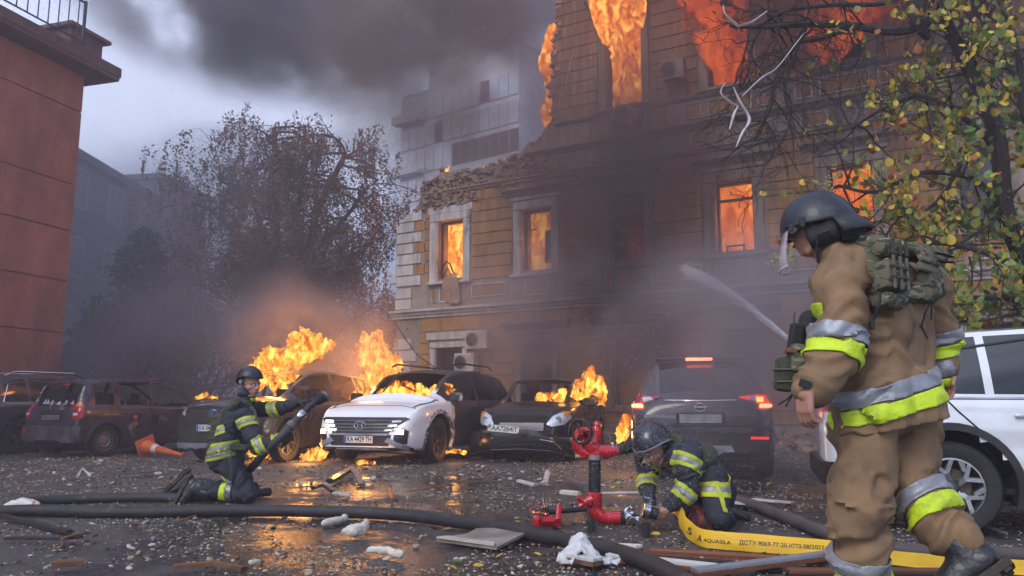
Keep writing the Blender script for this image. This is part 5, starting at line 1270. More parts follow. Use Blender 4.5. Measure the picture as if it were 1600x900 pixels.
def face_head(parent, c, R3, r, mat, voxel=.006, extra=()):
    mb = MB(); C_ = Vector(c); X = lambda x, y, z: C_+R3 @ Vector((x, y, z))
    ell(mb, X(-.012, 0, .03), (.096*r, .076*r, .108*r), R3); ell(mb, X(.028, 0, -.045), (.062*r, .056*r, .072*r), R3)
    cap(mb, X(.055, 0, -.098), .024*r, X(.03, 0, -.098), .036*r)                      # chin
    for s_ in (-1, 1):
        cap(mb, X(.045, s_*.036, -.025), .028*r, X(.02, s_*.055, -.03), .028*r)      # cheek bones
        cap(mb, X(.076, s_*.012, .022), .014*r, X(.060, s_*.05, .020), .015*r)       # brow
        cap(mb, X(-.005, s_*.074, .012), .010*r, X(-.012, s_*.079, -.028), .012*r)   # ear
        cap(mb, X(0, s_*.046, -.085), .022*r, X(.04, s_*.028, -.108), .018*r)        # jaw line
    cap(mb, X(.083, 0, .012), .0105*r, X(.104, 0, -.026), .0135*r)                   # nose
    for s_ in (-1, 1): cap(mb, X(.092, s_*.009, -.030), .0095*r, X(.084, s_*.014, -.031), .008*r)
    cap(mb, X(.083, -.018, -.062), .0085*r, X(.083, .018, -.062), .0085*r); cap(mb, X(.079, -.015, -.078), .009*r, X(.079, .015, -.078), .009*r)
    cap(mb, X(-.02, 0, -.06), .055*r, X(-.045, 0, -.16), .060*r)                      # neck
    h = part_me('head', organic(mb, voxel, 2), mat, parent)
    for s_ in (-1, 1):
        e = MB(); ell(e, X(.072, s_*.031, .001), (.0125*r,)*3, None, 12, 8); obj('eye', e, M('eye_white', (.62, .58, .55), .2), h, world=True, smooth=True)
        e = MB(); ell(e, X(.0815, s_*.031, .001), (.0055*r,)*3, None, 10, 6); obj('iris', e, M('iris', (.03, .03, .03), .1), h, world=True, smooth=True)
        e = MB(); e.tube([X(.083, s_*.014, .012), X(.084, s_*.03, .019), X(.070, s_*.048, .014)], .0035*r, 5); obj('eyebrow', e, M('hair_dark', (.04, .028, .02), .8), h, world=True)
    e = MB(); e.tube([X(.0925, -.020, -.0705), X(.0955, 0, -.0715), X(.0925, .020, -.0705)], .0045*r, 6, flat=.8); obj('mouth_opening', e, M('mouth', (.06, .015, .015), .6), h, world=True)
    return h

# ---------------------------------------------------------------- FIREFIGHTER A: khaki suit, walking, near right
A_ = at
def J(px, py, Y): return at(px, py, Y)
def fighter_khaki():
    pel = J(1388, 625, 3.42); ch = J(1380, 455, 3.40); nk = J(1330, 388, 3.36); hd = J(1278, 352, 3.33)
    base = Vector((pel.x, pel.y, 0)); P = thing('person', 'firefighter in khaki suit and dark blue helmet walking past, seen from behind', 'person', base)
    F = Vector((-.62, .78, 0)).normalized(); Rt = Vector((F.y, -F.x, 0)); Lf = -Rt; U = Vector((0, 0, 1))
    Ls, Le, Lw = J(1312, 432, 3.24), J(1308, 545, 3.16), J(1266, 612, 3.10)
    Rs, Re, Rw = J(1447, 440, 3.54), J(1468, 535, 3.58), J(1472, 580, 3.55)
    lh, lk, la = J(1352, 645, 3.36), J(1340, 800, 3.30), J(1342, 985, 3.42)
    rh, rk, ra = J(1420, 645, 3.50), J(1425, 752, 3.42), J(1512, 868, 3.22)
    lk = J(1345, 790, 3.28); rk = J(1418, 752, 3.42)
    b = MB()                                                         # body and trousers, one surface
    cap(b, nk, .065, hd, .06); cap(b, pel, .15, ch, .16); cap(b, lh, .142, lk, .116); cap(b, lk, .118, la, .108); cap(b, rh, .138, rk, .110); cap(b, rk, .114, ra+(rk-ra)*.22, .098)
    ell(b, pel, (.15, .19, .15), frame(F, U)); cap(b, Ls, .07, Le, .06); cap(b, Le, .06, Lw, .04); cap(b, Rs, .07, Re, .06); cap(b, Re, .06, Rw, .04)
    me = organic(b, .013, 5, [(lh, lk, .022, 9.), (lk, la, .026, 13.), (rh, rk, .020, 10.), (rk, ra, .022, 13.), (pel, ch, .004, 8.)], 3.)
    src = me.copy(); body = part_me('body', me, KH, P)
    ax = (la-lk).normalized(); p = J(1342, 868, 3.36)
    band(src, P, p, ax, .058, .17, SV); band(src, P, p+ax*.063, ax, .058, .17, YL)
    ax = (ra-rk).normalized(); p = rk+ax*.085; band(src, P, p, ax, .062, .17, SV); band(src, P, p+ax*.068, ax, .060, .17, YL)
    # jacket
    j = MB(); low = J(1386, 600, 3.42)
    cap(j, ch+Rt*.10, .145, low+Rt*.085, .150); cap(j, ch-Rt*.10, .150, low-Rt*.085, .152); cap(j, ch+U*.02-Rt*.11, .12, nk-U*.02, .085); cap(j, ch+U*.02+Rt*.10, .12, nk-U*.03, .085)
    cap(j, low-Rt*.12, .158, low-Rt*.15-U*.16, .160); cap(j, low+Rt*.08, .165, low+Rt*.085-U*.16, .170); cap(j, low-F*.05-U*.02, .16, low-F*.06-U*.16, .165)
    cap(j, Ls, .112, Le, .094); cap(j, Le, .096, Lw+(Le-Lw)*.10, .070); cap(j, Rs, .100, Re, .082); cap(j, Re, .088, Rw, .062); cap(j, J(1316, 408, 3.26), .105, J(1345, 400, 3.34), .11); cap(j, J(1330, 392, 3.32), .085, J(1303, 380, 3.32), .078); cap(j, nk+Vector((0, 0, -.01)), .095, nk+(hd-nk)*.50, .086)
    
    me = organic(j, .012, 5, [(Ls, Le, .026, 11.), (Le, Lw, .026, 15.), (Rs, Re, .017, 12.), (ch, low, .016, 6.)], 9.)
    # cut the hem and cuffs clean
    bm = bmesh.new(); bm.from_mesh(me)
    hz_ = J(1386, 664, 3.42)
    hn_ = Vector((.17, .0, -1)).normalized(); bmesh.ops.bisect_plane(bm, geom=list(bm.verts)+list(bm.edges)+list(bm.faces), plane_co=hz_, plane_no=hn_)
    dl = [f for f in bm.faces if (f.calc_center_median()-hz_).dot(hn_) > 0 and (f.calc_center_median()-Lw).length > .15 and (f.calc_center_median()-Rw).length > .10]
    bmesh.ops.delete(bm, geom=dl, context='FACES'); bm.to_mesh(me); bm.free()
    src = me.copy(); jk = part_me('jacket', me, KH, P); md = jk.modifiers.new('t', 'SOLIDIFY'); md.thickness = .012
    axl = (Le-Ls).normalized(); pe = J(1300, 528, 3.17); band(src, P, pe+Vector((0, 0, .004)), axl+Vector((-.05, 0, 0)), .060, .165, SV, name='sleeve_band'); band(src, P, pe+axl*.066, axl+Vector((-.10, 0, -.02)), .060, .16, YL, name='sleeve_band')
    axr = (Re-Rs).normalized(); pe = J(1466, 525, 3.58); band(src, P, pe, axr, .052, .115, SV, name='sleeve_band'); band(src, P, pe+axr*.06, axr, .056, .115, YL, name='sleeve_band')
    n_ = Vector((.27, 0, -1)).normalized(); pb = J(1388, 604, 3.42); band(src, P, pb, n_, .064, .34, SV, name='hem_band'); band(src, P, pb+n_*.07, n_, .062, .34, YL, name='hem_band')
    # the hem bands above also catch the forearm; shoulder slip of yellow under the vest
    band(src, P, J(1428, 434, 3.30), (Rt+U*-.25), .05, .11, YL, name='shoulder_strip', off=.006); band(src, P, J(1263, 487, 3.22), (U+Rt*.5), .05, .07, YL, name='chest_strip')
    # sleeve tab
    t_ = MB(); t_.bbox((0, 0, 0), (.045, .010, .030)); obj('cuff_tab', t_.xf(Matrix.Translation(J(1258, 600, 3.04)) @ Matrix.Rotation(.35, 4, 'Y')), BLKW, P, world=True)
    # collar
    c_ = MB(); pts = []
    for k in range(13):
        a = 2*PI*k/12; pts.append(nk+(hd-nk)*.42+Vector((math.cos(a)*.080, math.sin(a)*.080, 0.02*math.cos(a)+.012)))
    c_.tube(pts, .042, 8, caps=False); obj('collar', c_, KH, P, world=True, smooth=True)
    # hands
    hand(P, Lw+Vector((-.002, 0, .0)), J(1258, 628, 3.08), (-.05, 0, -1), (.75, .35, 0), (-.7, .8, 0), SK, curl=.55, size=1.02)
    hand(P, Rw, J(1479, 592, 3.54), (.05, 0, -1), (-.7, -.3, 0), (.7, -.3, 0), SK, curl=.5, size=.95)
    # head: face looks left and slightly down
    HF_ = Vector((-.93, .36, -.16)); R3 = frame(HF_, U); hc = J(1270, 353, 3.33)
    face_head(P, hc, R3, 1.05, SK)
    # helmet
    hR = frame(Vector((-.93, .36, -.30)), U); hcen = J(1279, 356, 3.33)
    lim = lambda a: 1.62+.10*math.cos(2*a)-.10*math.cos(a)
    hm, rim = dome(hcen, hR, (.158, .132, .160), lim)
    H_ = obj('helmet', hm, HLM, P, world=True, smooth=True, sharp=60); obj('helmet_rim', MB().tube(rim, .0055, 6, caps=False), BLKW, H_, world=True, smooth=True)
    X = lambda x, y, z: hcen+hR @ Vector((x, y, z))
    # quilted ear and neck guard
    g = MB()
    for a0, a1, z0, z1, ro in ((1.15, 2.0, -.10, -.005, 1.0), (2.0, 2.75, -.115, -.005, 1.03), (2.75, 3.5, -.105, -.005, 1.05)):
        K = 8; o = len(g.v)
        for k in range(K+1):
            a = a0+(a1-a0)*k/K; bulge = math.sin(PI*k/K)*.008
            for z, ex in ((z1, .0), ((z0+z1)/2, .010+bulge), (z0, -.004)):
                g.v.append(tuple(X((.150*ro+ex)*math.cos(a), (.124*ro+ex)*math.sin(a), z)))
        for k in range(K):
            for m_ in range(2): q = o+k*3+m_; g.f.append((q, q+1, q+4, q+3))
    go = obj('ear_guard', g, BLKW, H_, world=True, smooth=True); md = go.modifiers.new('t', 'SOLIDIFY'); md.thickness = .02
    fl = MB()                                                       # stiff neck flap flaring to the back
    K = 10
    for k in range(K+1):
        a = 1.95+2.3*k/K
        for r_, z in ((1.0, .012), (1.22, -.03), (1.38, -.075)): fl.v.append(tuple(X(.150*r_*math.cos(a), .126*r_*math.sin(a), z)))
    for k in range(K):
        for m_ in range(2): q = k*3+m_; fl.f.append((q, q+1, q+4, q+3))
    fo = obj('neck_flap', fl, M('quilted_flap', (.025, .028, .035), .55, var=.3, bump=.5, bscale=25), H_, world=True, smooth=True); md = fo.modifiers.new('t', 'SOLIDIFY'); md.thickness = .016
    obj('visor_pivot', MB().lathe([(.0, .152), (.016, .152), (.018, .142), (.018, .12)], 14, Matrix.Translation(hcen) @ hR.to_4x4() @ Matrix.Translation((.105, -.03, .005)), 'y'), PLAS, H_, world=True, smooth=True)
    rail = MB(); rail.tube([X(.12, .085, .03), X(.09, .118, .02), X(.04, .134, .01), X(-.02, .137, .0)], .010, 6, flat=.6); rail.bbox(X(.10, .112, .012), (.035, .02, .03)); rail.bbox(X(.06, .132, .02), (.02, .02, .045)); obj('helmet_rail', rail, PLAS, H_, world=True)
    # clear visor hanging in front of the face
    vs = MB(); K = 8
    for k in range(K+1):
        a = -1.0+2.0*k/K
        for x, z in ((.155, .01), (.20, -.075), (.215, -.13)): vs.v.append(tuple(X(x*math.cos(a*.62)+.0, .135*math.sin(a), z)))
    for k in range(K):
        for m_ in range(2): q = k*3+m_; vs.f.append((q, q+1, q+4, q+3))
    VIS = M('scratched_visor', (.75, .68, .74), .15, alpha=.32, bump=0, var=.1)
    vo = obj('visor', vs, VIS, H_, world=True, smooth=True); md = vo.modifiers.new('t', 'SOLIDIFY'); md.thickness = .004
    obj('visor_edge', MB().tube([vs.v[k*3+2] for k in range(K+1)], .004, 5), M('visor_edge', (.6, .5, .6), .3), H_, world=True)
    obj('chin_strap', MB().tube([X(.03, .125, -.06), X(.045, .115, -.10), X(.055, .09, -.15), X(.05, .05, -.19)], .013, 6, flat=.35), BLKW, P, world=True)
    # plate carrier on the back
    B3 = Matrix((Rt, Vector((.0, 0, 1)), (-F+U*.25).normalized())).transposed()         # right, up, out of the back
    def bx(name, px, py, Y, size, mat, rot=0., tiltx=0., bev=.2, par=None):
        m = Matrix.Translation(J(px, py, Y)) @ B3.to_4x4() @ Matrix.Rotation(rot, 4, 'Z') @ Matrix.Rotation(tiltx, 4, 'X')
        return obj(name, MB().bbox((0, 0, 0), size, bev=bev).xf(m), mat, par or P, world=True, smooth=True, label=None)
    yo = organic_box = MB(); cap(yo, J(1318, 382, 3.30), .030, J(1345, 378, 3.24), .038); cap(yo, J(1345, 378, 3.24), .042, J(1400, 392, 3.24), .05); cap(yo, J(1400, 392, 3.24), .045, J(1470, 400, 3.38), .035)
    cap(yo, J(1350, 385, 3.24), .045, J(1372, 470, 3.20), .045); cap(yo, J(1372, 470, 3.20), .045, J(1435, 455, 3.26), .045); cap(yo, J(1445, 395, 3.30), .04, J(1460, 455, 3.34), .045)
    V_ = part_me('plate_carrier', organic(yo, .011, 4, [(J(1350, 385, 3.24), J(1470, 400, 3.38), .003, 20.)], 5.), CAMO, P)
    bx('pouch', 1392, 392, 3.14, (.20, .065, .06), CAMO, -.03, 0, .35, V_)
    po = bx('pouch', 1393, 432, 3.13, (.17, .115, .07), CAMO, -.03, 0, .2, V_)
    bx('pouch', 1452, 448, 3.26, (.12, .14, .08), CAMO, .05, 0, .45, V_)
    bx('pouch_base', 1396, 470, 3.14, (.17, .055, .05), CAMO, -.05, 0, .4, V_)
    fp = bx('flap', 1447, 398, 3.22, (.16, .095, .02), CAMO, -.06, -.35, .3, V_); bx('flap_edge', 1449, 419, 3.20, (.155, .035, .014), TANW, -.03, -.2, .3, V_)
    for k in (-.055, .0, .055): obj('molle_strap', MB().bbox((k, 0, .04), (.018, .13, .006)).xf(Matrix.Translation(J(1393, 432, 3.13)) @ B3.to_4x4()), TANW, V_, world=True)
    for k in (-.02, .02): obj('molle_strap', MB().bbox((0, k, .042), (.175, .010, .006)).xf(Matrix.Translation(J(1393, 432, 3.13)) @ B3.to_4x4()), OLV, V_, world=True)
    for k in (-.05, .01, .06): obj('molle_strap', MB().bbox((k, 0, .034), (.022, .06, .006)).xf(Matrix.Translation(J(1392, 392, 3.14)) @ B3.to_4x4()), OLV, V_, world=True)
    obj('strap_end', MB().tube([J(1462, 395, 3.2), J(1476, 398, 3.2), J(1488, 402, 3.22)], .012, 6, flat=.4).tube([J(1465, 408, 3.2), J(1490, 410, 3.2)], .012, 6, flat=.4), BLKW, V_, world=True)
    obj('drawcord', MB().tube([J(1376, 458, 3.10), J(1372, 480, 3.09), J(1365, 500, 3.12), J(1362, 508, 3.12)], .005, 6), BLKW, V_, world=True); obj('cord_lock', MB().bbox(J(1363, 509, 3.115), (.014, .014, .03)), BLKW, V_, world=True)
    obj('drawcord', MB().tube([J(1455, 470, 3.24), J(1445, 490, 3.25), J(1440, 510, 3.28), J(1450, 530, 3.3)], .0035, 5).tube([J(1456, 470, 3.22), J(1455, 500, 3.24)], .004, 5), BLKW, V_, world=True)
    # front pouches and radio at the chest/left hip side
    fv = MB(); cap(fv, J(1265, 500, 3.36), .045, J(1252, 600, 3.34), .05); cap(fv, J(1258, 530, 3.36), .04, J(1240, 570, 3.34), .045)
    V2 = part_me('front_carrier', organic(fv, .011, 3), M('dark_carrier', (.022, .022, .018), .8, var=.4, bump=.4), P)
    o_ = MB().bbox((0, 0, 0), (.075, .075, .14), bev=.25).xf(Matrix.Translation(J(1226, 585, 3.30)) @ Matrix.Rotation(.12, 4, 'Y')); po = obj('pouch', o_, OLV, V2, world=True, smooth=True)
    for dz in (-.03, .02): obj('elastic_loop', MB().tube([J(1226, 585, 3.30)+Vector((x, y, dz)) for x, y in ((-.042, -.042), (.042, -.042), (.042, .042), (-.042, .042), (-.042, -.042))], .004, 5), TANW, V2, world=True)
    obj('pouch', MB().bbox((0, 0, 0), (.06, .07, .12), bev=.25).xf(Matrix.Translation(J(1246, 560, 3.28)) @ Matrix.Rotation(.15, 4, 'Y')), CAMO, V2, world=True, smooth=True)
    rd = obj('radio', MB().bbox((0, 0, 0), (.055, .045, .13), bev=.2).xf(Matrix.Translation(J(1243, 530, 3.32)) @ Matrix.Rotation(.2, 4, 'Y')), BLKW, V2, world=True); obj('antenna', MB().tube([J(1240, 515, 3.32), J(1241, 488, 3.32)], .004, 6), M('blue_antenna', (.03, .04, .09), .5), rd, world=True)
    obj('strap', MB().bbox((0, 0, 0), (.07, .05, .022), bev=.3).xf(Matrix.Translation(J(1241, 549, 3.27)) @ Matrix.Rotation(.1, 4, 'Y')), M('brown_strap', (.16, .075, .05), .7), V2, world=True)
    obj('strap_tail', MB().tube([J(1240, 615, 3.30), J(1228, 625, 3.28), J(1216, 632, 3.28)], .004, 5).tube([J(1240, 615, 3.30), J(1232, 628, 3.28), J(1228, 636, 3.28)], .004, 5), BLKW, V2, world=True)
    # boots
    d = (ra-rk).normalized()
    boot(P, ra+d*.02, ra+d*.02+Vector((-.15, .05, -.12)), rk-ra, 1.12, shaft=ra-d*.12)
    z = Vector((la.x, la.y, .095)); boot(P, z, z+Vector((-.62, .78, 0))*.2, (0, 0, 1), 1.12)
    return P
fighter_khaki()

# ---------------------------------------------------------------- FIREFIGHTER B: kneeling with hose, left
def tri_band(src, P, p, ax, rl, sc=1., mats=(YL2, SV, YL2)):
    ax = Vector(ax).normalized(); p = Vector(p)
    for k, m in enumerate(mats): band(src, P, p+ax*(k-1)*.0265*sc, ax, .026*sc, rl, m, off=.004)
def fighter_kneeling():
    Y = 8.25; J2 = lambda px, py, dy=0.: at(px, py, Y+dy)
    pel = J2(356, 718); ch = J2(374, 655); nk = J2(386, 624); hd = J2(392, 600)
    P = thing('person', 'firefighter in navy suit kneeling on both knees, aiming a hose nozzle', 'person', Vector((pel.x, pel.y, 0)))
    U = Vector((0, 0, 1)); F = Vector((.95, -.25, 0)).normalized(); Rt = Vector((F.y, -F.x, 0))
    kn, kf = J2(388, 772, -.08), J2(392, 766, .22); an, af = J2(306, 762, -.05), J2(300, 757, .22)
    hn, hf = J2(356, 722, -.07), J2(358, 722, .14)
    sn, en, wn = J2(381, 650, -.22), J2(404, 700, -.30), J2(434, 688, -.30)
    sf, ef, wf = J2(392, 640, .18), J2(432, 640, .14), J2(466, 630, .02)
    b = MB()
    ell(b, pel, (.17, .17, .15), frame(F, U)); cap(b, pel, .14, ch, .15); cap(b, nk, .06, hd, .058)
    cap(b, hn, .118, kn, .085); cap(b, hf, .118, kf, .085); cap(b, kn, .085, an, .068); cap(b, kf, .085, af, .068)
    cap(b, sn, .07, en, .058); cap(b, en, .058, wn, .045); cap(b, sf, .07, ef, .058); cap(b, ef, .058, wf, .045)
    me = organic(b, .014, 4, [(hn, kn, 0.014, 11.), (hf, kf, 0.013, 11.), (kn, an, 0.013, 13.), (kf, af, 0.013, 13.)], 2.)
    src = me.copy(); part_me('body', me, NV, P)
    ax = (kn-an).normalized(); p = J2(350, 768, -.07); band(src, P, p, ax, .062, .16, YL, name='shin_band'); band(src, P, p+ax*.066, ax, .06, .16, SV, name='shin_band')
    j = MB()
    cap(j, ch+Rt*.11+U*.02, .115, J2(350, 706, -.06), .135); cap(j, ch-Rt*.11+U*.02, .115, J2(350, 706, .10), .13); cap(j, J2(350, 706), .16, J2(349, 715), .165); cap(j, ch+U*.03, .13, nk, .075); cap(j, nk-U*.01, .078, nk+U*.055+F*.01, .072)
    cap(j, sn, .095, en, .078); cap(j, en, .078, wn, .058); cap(j, sf, .09, ef, .075); cap(j, ef, .075, wf, .056)
    me = organic(j, .012, 4, [(sn, en, 0.014, 13.), (en, wn, 0.013, 16.), (sf, ef, 0.014, 13.), (ef, wf, 0.013, 15.), (ch, J2(350, 706), 0.011, 8.)], 6.)
    src = me.copy(); part_me('jacket', me, NV, P)
    a1 = (en-sn).normalized(); tri_band(src, P, J2(392, 657, -.24)+a1*.02, a1+Vector((-.25, 0, .1)), .14, 1.15)
    a2 = (wn-en).normalized(); tri_band(src, P, en+a2*.03, a2+U*.2, .12, 1.15); tri_band(src, P, wn-a2*.005, a2, .09, .9)
    a3 = (wf-ef).normalized(); tri_band(src, P, J2(432, 638, .14), a3, .12, 1.3)
    band(src, P, J2(399, 634, -.05), Vector((1, -.2, .35)), .045, .085, YL2, name='chest_band'); tri_band(src, P, J2(350, 699), Vector((-.18, 0, 1)), .30, 1.25); tri_band(src, P, J2(348, 710), Vector((-.22, 0, 1)), .30, 1.1, (YL2, SV, NV))
    tri_band(src, P, J2(352, 672), Vector((-.35, 0, 1)), .21, 1.1)
    # olive vest on the back
    v = MB(); cap(v, J2(346, 660, -.04), .095, J2(336, 700, -.03), .085); cap(v, J2(347, 660, .08), .095, J2(337, 700, .08), .085); cap(v, J2(358, 640, -.05), .06, J2(350, 655, 0), .08); cap(v, J2(352, 695, -.14), .04, J2(384, 700, -.16), .04)
    cap(v, J2(362, 636, -.16), .045, J2(372, 628, -.14), .035)
    V = part_me('vest', organic(v, .012, 3, [(J2(346, 650), J2(336, 700), .006, 30.)], 4.), OLV, P)
    for k in range(5): pz = J2(333-k*.6, 652+k*11, -.12); obj('webbing_row', MB().bbox(pz, (.09, .012, .018)), M('olive_strap', (.07, .075, .045), .8), V, world=True)
    sv = BVHTree.FromPolygons([v_.co for v_ in src.vertices], [tuple(p_.vertices) for p_ in src.polygons])
    pts = []
    for px, py in ((358, 640), (365, 631), (376, 626), (386, 629), (392, 636), (397, 645), (399, 656)):
        d = ray(px, py).normalized(); h = sv.ray_cast(Vector((0, 0, EYE)), d); pts.append((h[0]-d*.012) if h[0] is not None else J2(px, py, -.28))
    obj('shoulder_strap', MB().tube(pts, .024, 6, flat=.4), OLV, V, world=True)
    # head + helmet
    HFv = Vector((.82, -.52, -.12)); R3 = frame(HFv, U); hc = J2(393, 601, -.02); face_head(P, hc, R3, 1.0, SK, .006)
    hR = frame(Vector((.82, -.52, -.02)), U); hcen = J2(390, 592, -.02)
    hm, rim = dome(hcen, hR, (.145, .122, .135), lambda a: 1.60+.16*math.cos(2*a)-.22*math.cos(a))
    H_ = obj('helmet', hm, HLM, P, world=True, smooth=True, sharp=60); obj('helmet_rim', MB().tube(rim, .007, 6, caps=False), BLKW, H_, world=True)
    X = lambda x, y, z: hcen+hR @ Vector((x, y, z))
    for s_ in (-1, 1): obj('chin_strap', MB().tube([X(.02, s_*.105, -.03), X(.03, s_*.085, -.09), X(.05, s_*.04, -.15), X(.06, 0, -.155)], .009, 6, flat=.4), BLKW, P, world=True)
    for s_ in (-1, 1): obj('ear_flap', MB().bbox(X(-.01, s_*.095, -.035), (.05, .05, .05), bev=.4), M('grey_lining', (.2, .19, .18), .8), H_, world=True, smooth=True)
    obj('collar', MB().tube([nk+U*.06+Vector((math.cos(a)*.075, math.sin(a)*.07, .012*math.cos(a))) for a in [2*PI*k/14 for k in range(15)]], .026, 8, caps=False), NV, P, world=True, smooth=True)
    # gloves closed round hose and nozzle
    hand(P, wn, J2(444, 688, -.30), Vector((.7, -.1, .55)), Vector((.2, .9, .1)), Vector((0, 0, 1)), GLV, 1.0, 1.25, .006, 'glove')
    hand(P, wf, J2(475, 628, -.06), Vector((.95, -.25, .15)), Vector((.1, .1, -1)), Vector((0, -1, 0)), GLV, .75, 1.25, .006, 'glove')
    # boots, soles facing left/back
    boot(P, an+Vector((-.03, 0, .0)), an+Vector((-.12, -.02, -.20)), Vector((1, 0, .05)), 1.1, shaft=an+Vector((.05, 0, 0))); boot(P, af+Vector((-.05, 0, .03)), af+Vector((-.22, 0, -.14)), Vector((.8, 0, .55)), 1.1, shaft=af+Vector((.05, 0, 0)))
    # hose in hands with nozzle
    hs = [J2(376, 748, .55), J2(394, 730, .15), J2(415, 706, -.25), J2(435, 686, -.40), J2(452, 668, -.34), J2(468, 652, -.26)]
    hz_ = thing('hose_nozzle', 'black branch nozzle with chrome coupling held up by the kneeling firefighter', 'nozzle', J2(468, 652, -.26))
    obj('collar', MB().tube([J2(452, 668, -.34), J2(458, 661, -.31)], [.05, .048], 12), M('grey_sleeve', (.12, .11, .11), .7), hz_, world=True, smooth=True)
    obj('coupling', MB().tube([J2(466, 653, -.27), J2(467.5, 651.5, -.265), J2(474, 645, -.235), J2(476, 643, -.23)], [.036, .045, .045, .034], 14), CHR, hz_, world=True, smooth=True)
    obj('barrel', MB().tube([J2(476, 643, -.23), J2(484, 635, -.20), J2(493, 628, -.18)], [.032, .038, .03], 12), PLAS, hz_, world=True, smooth=True)
    obj('tip', MB().tube([J2(491, 629, -.18), J2(496, 626, -.17), J2(506, 620, -.14), J2(510, 618, -.13)], [.03, .05, .053, .045], 14), BLKW, hz_, world=True, smooth=True)
    obj('tip_ring', MB().tube([J2(506, 620.5, -.145), J2(509, 618.5, -.13)], .055, 14), M('grey_ring', (.15, .15, .16), .4), hz_, world=True, smooth=True)
    obj('pistol_grip', MB().tube([J2(487, 636, -.2), J2(489, 648, -.22), J2(486, 656, -.23)], [.02, .024, .018], 8), PLAS, hz_, world=True, smooth=True)
    obj('bale_handle', MB().tube([J2(484, 634, -.14), J2(482, 622, -.16), J2(494, 614, -.2), J2(502, 620, -.22)], .011, 7), PLAS, hz_, world=True, smooth=True)
    return hs
HS = fighter_kneeling()

